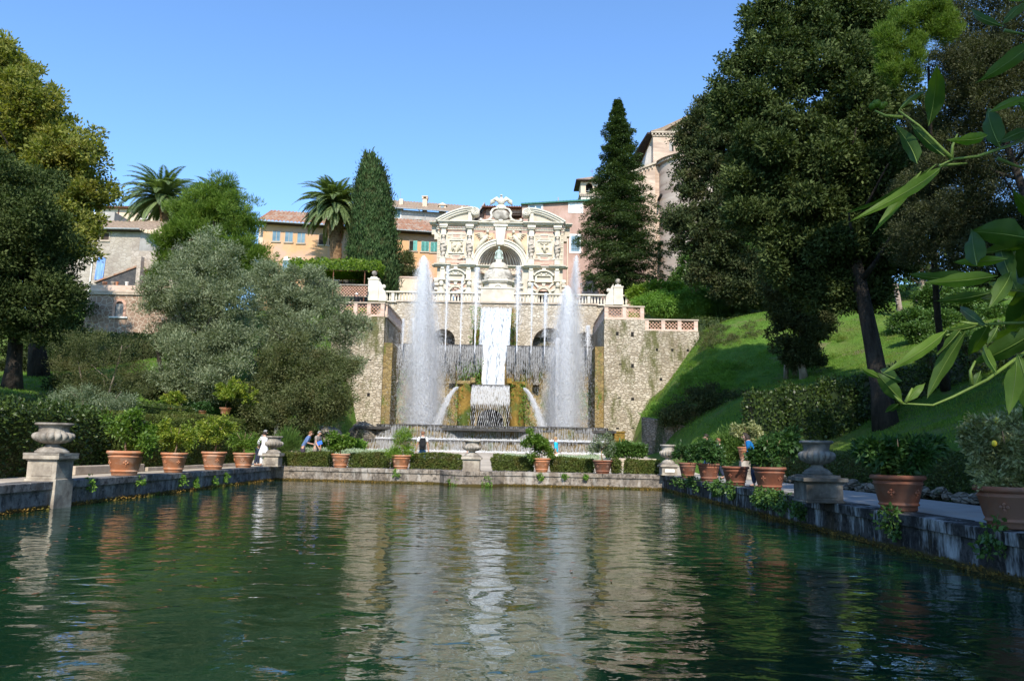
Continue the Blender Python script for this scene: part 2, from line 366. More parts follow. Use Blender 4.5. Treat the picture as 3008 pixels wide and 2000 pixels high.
M['hedge_low'] = m_leaf('low_hedge_leaf', (.03, .045, .010), (.085, .115, .022), (.17, .20, .05), .25, .5, 1.5, hue=(.13, .10, .03), spec=.2)
M['lemon'] = m_leaf('lemon_leaf', (.035, .075, .010), (.085, .16, .02), (.21, .30, .045), .35, .45, 1.5, spec=.3)
M['lemon_yellow'] = m_leaf('yellow_lemon_leaf', (.045, .085, .010), (.15, .215, .025), (.42, .42, .06), .35, .45, 2.2, spec=.3)
M['lemon_dark'] = m_leaf('shaded_lemon_leaf', (.014, .038, .010), (.035, .085, .02), (.08, .16, .04), .25, .45, 1.5, spec=.3)  # lemon leaf with lowered colour, carrying the shade on the right
M['bamboo'] = m_leaf('fine_citrus_leaf', (.07, .14, .015), (.16, .26, .03), (.30, .42, .07), .35, .4, 1.2)
M['variegated'] = m_leaf('variegated_leaf', (.05, .08, .025), (.20, .22, .09), (.55, .53, .28), .25, .4, 2)
M['greyleaf'] = m_leaf('grey_leaf', (.06, .09, .045), (.14, .18, .10), (.30, .34, .22), .25, .5, 2)
M['lavender'] = m_leaf('santolina_leaf', (.20, .26, .17), (.36, .43, .30), (.52, .58, .42), .25, .8, 1)
M['reed'] = m_leaf('reed_leaf', (.03, .07, .015), (.08, .15, .03), (.16, .24, .06), .3, .5, 1)
M['ivy'] = m_leaf('ivy_leaf', (.03, .07, .015), (.065, .13, .028), (.13, .22, .05), .2, .4, .5)
M['deadleaf'] = m_leaf('red_dead_leaf', (.16, .06, .03), (.32, .15, .08), (.5, .3, .2), .2, .7, 1)

def m_water():
    t = NT('water')
    co = t.co((1, 1, 1), 'Object')
    h1 = t.noise(2.0, 1, .45, sc=(.8, 1.0, 1), dist=.8); h0 = t.noise(.5, 2, .5)
    h2 = t.noise(5.0, 2, .5, sc=(.85, 1.2, 1), dist=.7)
    h3 = t.noise(9.0, 2, .5, sc=(.8, 1.3, 1))
    calm = t.ramp(t.noise(.16, 3, .6), [(.35, .35), (.65, 1)])
    hh = t.math('ADD', t.math('ADD', t.math('MULTIPLY', h1, .72), t.math('MULTIPLY', h0, 1.1)), t.math('MULTIPLY', calm, t.math('ADD', t.math('MULTIPLY', h2, .20), t.math('MULTIPLY', h3, .055))))
    b = t.bump(hh, 1.0, .029)
    col = t.ramp(t.noise(.25, 3, .5), [(.35, (.003, .020, .010)), (.65, (.007, .038, .017))])
    p = t.pbr(col, .015, b, .5); p.inputs['IOR'].default_value = 1.4
    return t.m
M['water'] = m_water()
def m_foam(name, a=.92, tr=.45):
    t = NT(name); d = t.n('BsdfDiffuse'); d.inputs[0].default_value = (a, a, a*1.01, 1)
    r = t.n('BsdfTranslucent'); r.inputs[0].default_value = (a, a, a, 1)
    m = t.n('MixShader'); m.inputs[0].default_value = tr
    t.l(d.outputs[0], m.inputs[1]); t.l(r.outputs[0], m.inputs[2]); t.l(m.outputs[0], t.out.inputs[0]); return t.m
M['spray'] = m_foam('water_spray', .97, .5); M['drip'] = m_foam('water_drip', .56, .5); M['drip2'] = m_foam('white_drip', .80, .5)
M['sheet'] = m_noise('falling_water', (.13, .16, .19), (.66, .69, .72), 3.4, .4, .8, sc=(3.6, 1, .12), bscale=2.5, bd=.06, lo=.36, hi=.58)

# ================================================================== FOLIAGE GENERATORS
def unit(v): return v/np.maximum(np.linalg.norm(v, axis=1, keepdims=True), 1e-9)
def leafquads(C, D, N, L, Wd, fold=.18):
    """rhombic, slightly folded leaves. C base points, D directions, N normals, L lengths, Wd widths"""
    D = unit(D); S = unit(np.cross(D, N)); U = np.cross(S, D)
    L = L[:, None]; Wd = Wd[:, None]
    a = C; c = C+D*L; b = C+D*L*.45+S*Wd*.5+U*Wd*fold; d = C+D*L*.45-S*Wd*.5+U*Wd*fold
    return np.stack([a, b, c, d], 1).reshape(-1, 3)
def blob_points(blobs, n, rc, shell=(.72, 1.04), inner=.15):
    """clump centres over a set of ellipsoids (cx,cy,cz,rx,ry,rz)"""
    B = np.array(blobs, float); w = (B[:, 3]*B[:, 4]*B[:, 5])**(2/3.); w /= w.sum()
    idx = rng.choice(len(B), n, p=w); b = B[idx]
    d = unit(rng.normal(size=(n, 3))); r = rng.uniform(*shell, size=n)
    k = rng.random(n) < inner; r[k] = rng.uniform(.2, .75, k.sum())
    lump = 1+.10*np.sin(d[:, 0]*7+idx)*np.sin(d[:, 1]*6+idx*2)+.08*np.sin(d[:, 2]*9+idx*3)
    P = b[:, :3]+d*b[:, 3:6]*(r*lump)[:, None]
    return P, d
def crown(name, blobs, nclump, per, rc, leaf, mat, parent=None, droop=0, updir=.25, flat=.8, asp=.5, inner=.15, shell=(.72, 1.04), radial=.9, vmin=None, loc=None, sub=0, zmin=None, **kw):
    if sub:
        nb = []
        for B in blobs:
            k = sub; dd = unit(rng.normal(size=(k, 3))); rr_ = rng.uniform(.22, .44, k); R3 = np.array(B[3:6])
            for j in range(k):
                c = np.array(B[:3])+dd[j]*R3*rng.uniform(.70, 1.08-.25*rr_[j]); nb.append((*c, *(R3*rr_[j]*np.array([1.1, 1.1, .85]))))
            nb.append((*B[:3], *(R3*.52)))
        blobs = nb
    P, d = blob_points(blobs, nclump, rc, shell, inner)
    cv = rng.normal(0, .16, nclump)
    ci = np.repeat(np.arange(nclump), per); n = len(ci)
    off = rng.normal(size=(n, 3)); off = unit(off)*(rng.random(n)**.5)[:, None]*rc*rng.uniform(.6, 1.3, nclump)[ci][:, None]; off[:, 2] *= flat
    C = P[ci]+off
    if zmin is not None: C[:, 2] = np.maximum(C[:, 2], zmin+rng.random(n)*.1)
    out = unit(off*.8+d[ci]*rc*radial)
    D = out+rng.normal(size=(n, 3))*.55; D[:, 2] += updir-droop
    N = rng.normal(size=(n, 3))*.6+out*.4; N[:, 2] += .5
    L = leaf*rng.uniform(.65, 1.3, n); V = leafquads(C, D, N, L, L*asp)
    v = np.clip(.5+cv[ci]+rng.normal(0, .11, n), 0, 1)
    if loc is not None: V = V-np.array(loc)
    return fastmesh(name, V, n, 4, mat, parent, v, **kw)
def boxleaves(name, boxes, dens, leaf, mat, parent=None, asp=.55, jit=.06, core=True, bulge=0, loc=None, **kw):
    """clipped hedge: leaves over the faces of boxes (x0,x1,y0,y1,z0,z1)"""
    Cs, Ns = [], []
    boxes = [(min(a, b), max(a, b), min(c, d), max(c, d), min(e, f), max(e, f, e+.3)) for a, b, c, d, e, f in boxes]
    for (x0, x1, y0, y1, z0, z1) in boxes:
        s = np.array([x1-x0, y1-y0, z1-z0])
        for ax in range(3):
            for sg in (0, 1):
                if ax == 2 and sg == 0: continue
                o = [k for k in range(3) if k != ax]; n = int(s[o[0]]*s[o[1]]*dens)+1
                p = rng.random((n, 3))*s; p[:, ax] = s[ax]*sg
                nn = np.zeros((n, 3)); nn[:, ax] = 1 if sg else -1
                q = p+np.array([x0, y0, z0])
                wob = .5*np.sin(q[:, 0]*2.3+q[:, 2]*3)+.5*np.sin(q[:, 1]*2.9+q[:, 2]*2+1)
                q += nn*(wob*jit*.9)[:, None]-nn*np.abs(rng.normal(0, jit, n))[:, None]+nn*jit*.5
                Cs.append(q); Ns.append(nn)
    C = np.concatenate(Cs); No = np.concatenate(Ns); n = len(C)
    D = No*.5+rng.normal(size=(n, 3))*.7; D[:, 2] += .2
    N = No+rng.normal(size=(n, 3))*.45
    L = leaf*rng.uniform(.6, 1.3, n); V = leafquads(C, D, N, L, L*asp)
    v = np.clip(rng.normal(.5, .2, n), 0, 1)
    if core:   # inset box toned dark for the shade inside the hedge
        K = []
        for (x0, x1, y0, y1, z0, z1) in boxes:
            i = min(.14, (x1-x0)*.25, (y1-y0)*.25)
            a = [(x0+i, y0+i, z0+.02), (x1-i, y0+i, z0+.02), (x1-i, y1-i, z0+.02), (x0+i, y1-i, z0+.02), (x0+i, y0+i, z1-i), (x1-i, y0+i, z1-i), (x1-i, y1-i, z1-i), (x0+i, y1-i, z1-i)]
            for q in ((4, 5, 6, 7), (0, 1, 5, 4), (1, 2, 6, 5), (2, 3, 7, 6), (3, 0, 4, 7)): K += [a[t] for t in q]
        V = np.concatenate([V, np.array(K)]); v = np.concatenate([v, np.full(len(K)//4, .1)]); n += len(K)//4
    if loc is not None: V = V-np.array(loc)
    return fastmesh(name, V, n, 4, mat, parent, v, **kw)
def limbs(mb, base, top, r0, r1, nb=7, spread=2.5, bend=.4, seed=1, start=.35):
    rr = random.Random(seed); base = Vector(base); top = Vector(top); k = 7
    P = []
    for i in range(k+1):
        t = i/k; p = base.lerp(top, t)
        p += Vector((math.sin(t*3+seed)*bend*t, math.cos(t*2.4+seed)*bend*t, 0)); P.append(p)
    R = [r0*(1-t/k)+r1*(t/k) for t in range(k+1)]; R[0] *= 1.35
    mb.tube(P, R, 8)
    for b in range(nb):
        t = start+(1-start)*b/nb; i = int(t*k); p = P[i].lerp(P[min(i+1, k)], t*k-i)
        a = b*2.4+rr.random(); s = spread*(1.15-t*.6)*rr.uniform(.7, 1.2)
        q1 = p+Vector((math.cos(a)*s*.5, math.sin(a)*s*.5, s*.35)); q2 = p+Vector((math.cos(a)*s, math.sin(a)*s, s*.8))
        mb.tube([p, q1, q2], [R[i]*.5, R[i]*.3, R[i]*.1], 5)

# ================================================================== SETTING: GROUND, POOL, PATHS
# measured ground heights: (px, py, distance)
ctl = []
for p in [(100, 1165, 36), (35, 1142, 39), (200, 1100, 48), (60, 1060, 56), (440, 1205, 44), (300, 990, 62), (460, 980, 62), (550, 1030, 56), (500, 1075, 48), (640, 1075, 50),
          (300, 1075, 54), (780, 1130, 50), (950, 1290, 46),
          (2600, 1262, 31), (2960, 1140, 30), (2450, 1335, 25), (3000, 1220, 22), (2050, 975, 58), (2280, 905, 60), (2340, 1115, 46), (2230, 1160, 40), (1990, 1110, 52), (2120, 1160, 46), (2031, 1072, 59.6), (1972, 1134, 59), (1930, 1172, 57.5), (1893, 1205, 56.5), (1885, 1235, 54),
          (1890, 1290, 50), (2700, 920, 50), (2950, 860, 52), (2560, 1040, 45), (2180, 960, 61), (2500, 900, 56)]:
    q = W(*p); ctl.append((q.x, q.y, q.z))
for x in (-13.2, -11, 6.5, 9.2):
    for y in (-10, 0, 10, 20, 30): ctl.append((x, y, .45))
ctl += [(x, 36, .5) for x in (-10, -5, 0, 5)]+[(x, 44, 1.1) for x in (-11, -5, 0, 6)]+[(x, 51, 1.3) for x in (-11, -4, 4, 7)]
ctl += [(-13, 36, .6), (9, 38, .9), (-20, 8, 1.0), (-22, 20, 1.6), (-30, 25, 3), (-40, 35, 5.5), (-44, 60, 10), (-30, 5, 1.2), (14, 5, 1.3), (22, 10, 3.4), (30, 20, 6.5), (35, 35, 10)]
ctl += [(15, 66, 13.6), (22, 68, 14.8), (30, 66, 16), (40, 60, 16), (-16, 69, 13.6), (-24, 68, 12.8), (-36, 70, 13.4), (-50, 72, 13)]
ctl += [(x, 78, 15.2) for x in (-40, -25, -10, 4, 18, 32)]+[(x, 95, 17) for x in (-40, -10, 15, 35)]+[(x, 110, 19) for x in (-40, 0, 35)]
ctl += [(-60, 0, 3), (-60, 40, 7), (50, 0, 7), (50, 40, 13), (50, 80, 20), (0, -12, .5), (-20, -12, .8), (20, -12, 1.6)]
CT = np.array(ctl)
def U(r): return r*r*np.log(r+1e-6)
_n = len(CT); _d = np.linalg.norm(CT[:, None, :2]-CT[None, :, :2], axis=2)
_A = np.zeros((_n+3, _n+3)); _A[:_n, :_n] = U(_d)+np.eye(_n)*3.0; _A[:_n, _n] = 1; _A[:_n, _n+1:] = CT[:, :2]; _A[_n, :_n] = 1; _A[_n+1:, :_n] = CT[:, :2].T
_w = np.linalg.solve(_A, np.concatenate([CT[:, 2], [0, 0, 0]]))
FX0, FX1 = -13.4, 10.2       # the fountain's court between its side walls
def hgt(x, y):
    x = np.asarray(x, float); y = np.asarray(y, float); sh = x.shape
    xc = np.clip(x.ravel(), -60, 50); yc = np.clip(y.ravel(), -12, 112)
    z = (U(np.hypot(xc[:, None]-CT[None, :, 0], yc[:, None]-CT[None, :, 1]))@_w[:_n])+_w[_n]+_w[_n+1]*xc+_w[_n+2]*yc
    xf, yf = x.ravel(), y.ravel()
    low = .45+np.clip((yf-36)/14, 0, 1)*.85
    def sm(t): t = np.clip(t, 0, 1); return t*t*(3-2*t)
    # pool surround is level
    kx = np.where(yf < 29, 11.9, np.where(yf > 33, 9.6, 11.9-(yf-29)/4*2.3)); k = sm((xf+14.6)/1.6)*sm((kx-xf)/1.2)*sm((44-yf)/3)*(yf > -14)
    z = z*(1-k)+np.minimum(z, .45)*k*0+.45*k
    k2 = sm((xf-FX0)/2.0)*sm((FX1-xf)/2.0)*sm((yf-36)/4)*sm((71.2-yf)/.6)
    z = z*(1-k2)+low*k2
    inpool = (xf > -11.4) & (xf < 6.8) & (yf < 34.2+(6.3-xf)*.166) & (yf > -8)
    z = np.where(inpool, -1.6, z)
    k3 = sm((yf-71.0)/.5)*sm((xf+17)/1)*sm((12-xf)/1)*sm((75-yf)/.2+1); z = z*(1-k3)+14.55*k3
    z = z+np.clip(np.hypot(xf/60, (yf-40)/75)-1, 0, 5)*-1.0
    return z.reshape(sh)
def H(x, y): return float(hgt(np.array([x]), np.array([y]))[0])
def axis_(a, b, st, far): 
    core = np.arange(a, b+1e-6, st); f = np.array(far, float)
    return np.concatenate([a-f[::-1], core, b+f])
gx = axis_(-56, 48, .8, (4, 12, 30, 80, 200, 600)); gy = axis_(-14, 112, .8, (6, 20, 60, 150, 400, 1200))
X, Y = np.meshgrid(gx, gy); Z = hgt(X, Y)+np.where((X < -16) | (X > 9), .05*np.sin(X*1.7)*np.sin(Y*1.3), 0)
nx, ny = len(gx), len(gy); idx = np.arange(nx*ny).reshape(ny, nx)
mb = MB(); mb.v = list(map(tuple, np.stack([X, Y, Z], -1).reshape(-1, 3)))
q = np.stack([idx[:-1, :-1], idx[:-1, 1:], idx[1:, 1:], idx[1:, :-1]], -1).reshape(-1, 4)
mb.f = [tuple(map(int, r)) for r in q]; mb.m = [0]*len(q); mb.sm = [True]*len(q)
mb.build('ground', M['ground'], kind='structure')

# pool outline (inner faces of its walls)
PL, PR = -11.1, 6.32
def PLf(y): return -10.4-.0192*y
FL, FR = (PL, 36.45), (PR, 33.55)     # far corners: the end wall runs slightly askew
mb = MB(); mb.smooth = True
n = mb.pts([(PL-.3, -7, 0), (PR+.3, -7, 0), (PR+.3, 34.0, 0), (PL-.3, 36.9, 0)]); mb.face((n, n+1, n+2, n+3))
mb.build('water', M['water'], kind='structure')
def sheet(name, poly, z, mat, th=.25, **kw):
    mb = MB(); mb.prism([(x, y) for x, y in poly], z-th, z, 'z'); return mb.build(name, mat, **kw)
# paths round the pool; each laid against the walls' outer edge
WT = .62; TH = .55
sheet('path', [(PR+TH, -6), (9.35, -6), (9.35, 34.2), (PR+TH, 34.2)], .60, M['pathgrey'], kind='structure')
sheet('path', [(-13.0, -6), (PLf(-6)-TH, -6), (PL-TH, 37.2), (-13.0, 37.2)], .604, M['path'], kind='structure')
# rising path beyond the pool
mb = MB()
def rp(u, v):
    x = -15+u*26; y0 = 34.2+(-x+PR)*.166+.2 if x < PR else 34.2; y = y0+(51.5-y0)*v
    return (x, y, .596+max(0, (y-38)/13)*.86)
mb.grid(rp, 20, 14); mb.build('path', M['path'], kind='structure', smooth=True)
# upper-left garden path
mb = MB(); a, b, c, d = W(400, 1218, 40), W(545, 1214, 40), W(515, 1200, 43.5), W(460, 1202, 43.5)
def gp(u, v):
    p = a.lerp(b, u).lerp(d.lerp(c, u), v); return (p.x, p.y, H(p.x, p.y)+.06)
mb.grid(gp, 6, 8); mb.build('path', M['path'], kind='structure', smooth=True)

# ------------------------------------------------------------------ pool walls
def wallrun(name, pts_in, pts_out, mat, label):
    """coping course over a wall face, laid in blocks of uneven length"""
    r = empty(name, (pts_in[0][0], pts_in[0][1], 0), label, 'pool wall'); o = Vector((pts_in[0][0], pts_in[0][1]))
    mb = MB(); k = len(pts_in)
    poly = [(p[0]-o.x, p[1]-o.y) for p in pts_in]+[(p[0]-o.x, p[1]-o.y) for p in reversed(pts_out)]
    mb.prism(poly, -1.2, .44, 'z'); mb.build('wall_face', mat, r)
    mb = MB(); rr = random.Random(3)
    for i in range(k-1):
        A, B = Vector(pts_in[i]), Vector(pts_in[i+1]); Ao, Bo = Vector(pts_out[i]), Vector(pts_out[i+1]); L = (B-A).length; t = 0
        nrm = (Ao-A).normalized()*-.05
        while t < L-.01:
            s = min(rr.uniform(1.2, 2.2), L-t)
            if L-t-s < .5: s = L-t
            u0, u1 = (t+.006)/L, (t+s-.006)/L; dz = rr.uniform(-.008, .008)
            q = [A.lerp(B, u0)+nrm-o, A.lerp(B, u1)+nrm-o, Ao.lerp(Bo, u1)-o, Ao.lerp(Bo, u0)-o]
            mb.prism([(p.x, p.y) for p in q], .442, WT+dz, 'z'); t += s
    mb.build('coping', mat, r, bevel=.012); return r
wallrun('pool_wall', [(PLf(y), y) for y in (-6.5, 10, 24)]+[(PL, 36.45)], [(PLf(y)-TH, y) for y in (-6.5, 10, 24)]+[(PL-TH, 37.1)], M['pool_left'], 'grey stone pool wall with flat coping under the left row of lemon pots')
wallrun('pool_wall', [(PR, -6.5), (PR, 10), (PR, 22), (PR, 33.55)], [(PR+TH, -6.5), (PR+TH, 10), (PR+TH, 22), (PR+TH, 34.2)], M['pool_right'], 'dark streaked pool wall under the right row of pots')
def fw(t, off=0):
    x = PL+(PR-PL)*t; y = 36.45+(33.55-36.45)*t
    b = max(0, 1-((x+2.0)/1.35)**2); return (x, y+off-(1.35*math.sqrt(b) if off == 0 else 0))
ts = sorted(set([0, .15, .3, .42]+[round(.4+.21*i/14, 4) for i in range(15)]+[.75, .9, 1]))
wallrun('pool_wall', [fw(t) for t in ts], [fw(t, .62) for t in ts], M['pool_far'], 'sunlit end wall of the pool with a rounded bulge under its middle urn')

# ------------------------------------------------------------------ pedestals and urns
def pedestal(loc, w, h, mat, label, rz=0, down=0):
    r = empty('pedestal', loc, label, 'pedestal', 'stone pedestals round the pool', rz); a = w/2
    mb = MB(); mb.box(-a*.97, a*.97, -a*.97, a*.97, -down, h*.09)
    mb.box(-a*.9, a*.9, -a*.9, a*.9, h*.09, h*.80)
    for s in (-1, 1): mb.box(-a*.62, a*.62, s*a*.9-.012, s*a*.9+.012, h*.2, h*.7)
    mb.build('block', mat, r, bevel=.012)
    mb = MB(); mb.box(-a*.98, a*.98, -a*.98, a*.98, h*.80, h*.845); mb.box(-a*1.1, a*1.1, -a*1.1, a*1.1, h*.845, h)
    mb.build('cap', mat, r, bevel=.015); return r
def urn(loc, w, h, mat, label, rz=0):
    r = empty('stone_urn', loc, label, 'urn', 'gadrooned stone urns round the pool', rz); a = w/2
    mb = MB(); q = a*1.02; mb.box(-q, q, -q, q, 0, h*.07)
    mb.smooth = True
    mb.lathe([(a*.88, h*.07), (a*.88, h*.12), (a*.76, h*.155), (a*.76, h*.18), (a*.60, h*.225), (a*.42, h*.27), (a*.34, h*.30), (a*.38, h*.325), (a*.30, h*.34)], seg=28)
    mb.build('foot', mat, r)
    mb = MB(); mb.smooth = True; ng = 16
    fl = lambda t, k: 1+(.24*(abs(math.cos(t*ng/2))**.5-.64)*(1 if 2 <= k <= 6 else .5) if 1 <= k <= 7 else 0)
    mb.lathe([(a*.30, h*.34), (a*.62, h*.385), (a*.86, h*.45), (a*1.0, h*.53), (a*1.03, h*.60), (a*.98, h*.66), (a*.88, h*.695), (a*.80, h*.71), (a*.76, h*.73), (a*.77, h*.82), (a*.82, h*.90), (a*.84, h*.915)], seg=ng*8, flute=fl)
    mb.build('bowl', mat, r)
    mb = MB(); mb.smooth = True
    mb.lathe([(a*.84, h*.915), (a*.97, h*.925), (a*1.0, h*.95), (a*.985, h*.99), (a*.93, h), (a*.78, h*.985), (a*.70, h*.93), (a*.5, h*.88), (a*.001, h*.86)], seg=40)
    mb.build('rim', mat, r); return r
UR = [  # px centre, rim width px, urn top px, cap top px, base px, material, label
    (158, 102, 1249, 1342, 1417, 'l', 'near the big laurel hedge on the left'),
    (801, 49, 1283, 1335, 1371, 'c', 'at the far left corner of the pool beside the couple'),
    (1385, 51, 1299, 1347, 1388, 'c', 'on the rounded bulge in the middle of the end wall'),
    (1963, 46, 1310, 1369, 1398, 'c', 'at the far right corner, white plaque below it'),
    (2404, 93, 1302, 1407, 1478, 'r', 'weathered, with shade darkened into its stone, among the shaded pots on the right')]
for k, (px, w, t, c, b, s, wh) in enumerate(UR):
    g = G(px, b, WT); Yc = {0: 18.64, 1: 35.75, 2: 34.1, 3: 33.5, 4: 15.9}[k]; sc = Yc/FPX
    x = W(px, b, Yc).x; hc = (b-c)*sc*.985; hu = (c-t)*sc*1.0; wu = w*sc
    wp = {0: .77, 1: .72, 2: .8, 3: .72, 4: .80}[k]
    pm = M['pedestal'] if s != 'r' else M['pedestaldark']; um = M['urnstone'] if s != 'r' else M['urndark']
    if k == 0: x = -11.02 
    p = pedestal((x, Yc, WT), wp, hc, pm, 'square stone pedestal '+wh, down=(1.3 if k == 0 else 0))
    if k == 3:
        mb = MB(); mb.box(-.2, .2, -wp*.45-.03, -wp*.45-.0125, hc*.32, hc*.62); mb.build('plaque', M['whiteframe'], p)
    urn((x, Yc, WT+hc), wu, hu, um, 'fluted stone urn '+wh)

# ================================================================== NEPTUNE FOUNTAIN (court walls, basins, falling water)
XC = -1.9
def arcpts(cx, cz, r, a0, a1, n): return [(cx+r*math.cos(a0+(a1-a0)*i/n), cz+r*math.sin(a0+(a1-a0)*i/n)) for i in range(n+1)]
def archwall(mb, x0, x1, z0, z1, y0, y1, holes, top=None):
    """wall slab with arched openings: holes = [(cx, spring_z, r, sill_z)]"""
    hs = sorted(holes); cur = x0
    for cx, sz, r, sill in hs:
        if cx-r > cur: mb.box(cur, cx-r, y0, y1, z0, z1)
        if sill > z0: mb.box(cx-r, cx+r, y0, y1, z0, sill)
        n = 14
        for i in range(n):
            a = math.pi-math.pi*i/n; b = math.pi-math.pi*(i+1)/n
            mb.prism([(cx+r*math.cos(a), sz+r*math.sin(a)), (cx+r*math.cos(b), sz+r*math.sin(b)), (cx+r*math.cos(b), z1), (cx+r*math.cos(a), z1)], y0, y1)
        cur = cx+r
    if cur < x1: mb.box(cur, x1, y0, y1, z0, z1)
def lattice(mb, x0, x1, z0, z1, y, t=.05, step=.27, w=.021):
    """diagonal brick lattice infill"""
    for sg in (1, -1):
        s = -(z1-z0)
        while s < (x1-x0):
            ax = x0+s; bx = ax+(z1-z0); P0 = [ax, z0]; P1 = [bx, z1]
            if ax < x0: P0 = [x0, z0+(x0-ax)]
            if bx > x1: P1 = [x1, z1-(bx-x1)]
            if sg < 0: P0[0] = x0+x1-P0[0]; P1[0] = x0+x1-P1[0]
            c = ((P0[0]+P1[0])/2, y+(.012 if sg > 0 else -.012), (P0[1]+P1[1])/2); dx, dz = P1[0]-P0[0], P1[1]-P0[1]; L = math.hypot(dx, dz)
            if L > .08: mb.obox(c, (dx/2, 0, dz/2), (0, t/2, 0), (-dz/L*w, 0, dx/L*w))
            s += step
def parapet(x0, x1, z0, z1, y, bays, label, dy=.28):
    r = empty('lattice_parapet', ((x0+x1)/2, y, z0), label, 'parapet'); h = z1-z0; L = x1-x0; cx = (x0+x1)/2
    mb = MB(); mb.box(-L/2-.06, L/2+.06, -.04, dy+.04, h-.10, h); mb.build('coping', M['kerb'], r)
    mb = MB(); mb.box(-L/2, L/2, 0, dy, 0, h*.16); pw = .30
    for i in range(bays+1):
        px = -L/2+i*(L-pw)/bays; mb.box(px, px+pw, .004, dy-.004, h*.16, h-.10)
    mb.each('post', M['postbrick'], r); mb = MB()
    for i in range(bays):
        a = -L/2+i*(L-pw)/bays+pw; b = -L/2+(i+1)*(L-pw)/bays; lattice(mb, a, b, h*.16, h-.10, dy/2)
    mb.build('lattice', M['lattice'], r); return r

# back wall of the court with its arches
r = empty('retaining_wall', (XC, 69, 3), 'tall pale rubble wall with dark arches below the balustrade', 'wall')
mb = MB(); archwall(mb, -9.0, 9.0, -1.9, 11.65, 0, 1.2, [(-4.75, 8.2, 1.05, 6.6), (4.75, 8.0, 1.5, 6.4), (7.95, 8.2, 1.0, 6.8)])
mb.build('masonry', M['rubble'], r)
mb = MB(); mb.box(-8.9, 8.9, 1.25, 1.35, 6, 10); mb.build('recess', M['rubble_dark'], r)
mb = MB(); mb.box(-9.1, 9.1, -.12, .6, 11.652, 11.80); mb.build('string_course', M['kerb'], r)
for cx in (-4.75, 4.75):   # handrails inside the arches
    mb = MB()
    for i in range(9): mb.tube([(cx-.95+i*.24, .5, 6.5), (cx-.95+i*.24, .5, 7.35)], .02, 4)
    mb.tube([(cx-1.0, .5, 7.35), (cx+1.0, .5, 7.35)], .025, 4); mb.build('handrail', M['paleblind'], r)

# side piers
def pier(xa, xb, zt, yf, name, label, steps=()):
    r = empty(name, ((xa+xb)/2, yf, 1), label, 'wall'); c = (xa+xb)/2
    mb = MB(); mb.box(xa-c, xb-c, 0, 10.2, -1.5, zt-1)
    for (x0, x1, z) in steps: mb.box(x0-c, x1-c, 0, 10.0, -1.5, z-1)
    mb.build('masonry', M['rubble_low'], r); mb = MB()
    rr = random.Random(int(xa*10))
    for z in (3.2, 5.5, 8.1, 10.6):
        for x in (xa+1.0+rr.random()*.4, xb-1.0):
            if z < zt-.8: mb.box(x-c-.11, x-c+.11, -.02, .05, z-1+rr.random()*.3-.1, z-1+.25)
    for (x0, x1, z) in steps:
        for x in (x0+.9, (x0+x1)/2, x1-.9): mb.box(x-c-.09, x-c+.09, -.02, .05, z-2.6, z-2.4)
        mb.box(x0+1.2-c-.1, x0+1.2-c+.1, -.02, .05, z-4.9, z-4.7)
    mb.each('putlog_hole', M['dark'], r); return r
pr = pier(6.76, 9.95, 11.85, 60, 'side_pier', 'right stone pier of the fountain court beside the grassy bank', [(9.95, 14.15, 11.0)])
pl = pier(-14.5, -10.42, 11.75, 60, 'side_pier', 'left stone pier of the fountain court behind the olive trees')
parapet(6.8, 9.9, 11.85, 12.95, 60.15, 2, 'brick lattice parapet of two bays on top of the right pier')
parapet(9.97, 14.1, 11.0, 11.95, 60.15, 3, 'brick lattice parapet of three bays stepping down to the bank')
parapet(-14.0, -10.5, 11.75, 12.9, 60.15, 3, 'brick lattice parapet on top of the left pier by the olives')
# its flank along the court
for x, lab in ((-10.55, 'brick railing along the inner flank of the left pier'), (6.8, 'brick railing along the inner flank of the right pier')):
    r = empty('flank_parapet', (x, 64.5, 11.8), lab, 'parapet')
    mb = MB(); mb.box(-.02, .26, -3.9, 4.3, 1.0, 1.1); mb.box(0, .24, -3.9, 4.3, 0, .18); mb.build('coping', M['kerb'], r)
    mb = MB()
    for i in range(12): mb.box(.03, .21, -3.8+i*.7, -3.55+i*.7, .18, 1.0)
    mb.each('post', M['postbrick'], r)
# wet dark strips where the basins meet the piers
mb = MB(); mb.box(-10.42, -9.75, 60.25, 69, -.4, 9.2); 
r = empty('buttress', (-10.1, 60.2, 1.3), 'dark wet strip of wall inside the left pier', 'wall'); mb = MB(); mb.box(-.34, .36, 0, 8.6, 0, 8.4); mb.build('masonry', M['rubble_wet'], r)
r = empty('buttress', (6.35, 60.2, 1.3), 'dark wet strip of wall inside the right pier', 'wall'); mb = MB(); mb.box(-.28, .40, 0, 8.6, 0, 8.4); mb.build('masonry', M['rubble_wet'], r)

def streaks(xyz0, length, width, yawj=.35, lean=0):
    """falling threads of water: thin upright slivers, tapered at both ends"""
    n = len(xyz0); a = rng.normal(0, yawj, n); S = np.stack([np.cos(a), np.sin(a), np.zeros(n)], 1)*(width/2)[:, None]
    dn = np.zeros((n, 3)); dn[:, 2] = -length; dn[:, 0] = lean*length
    P = xyz0; return np.stack([P, P+dn*.4+S, P+dn, P+dn*.4-S], 1).reshape(-1, 3)

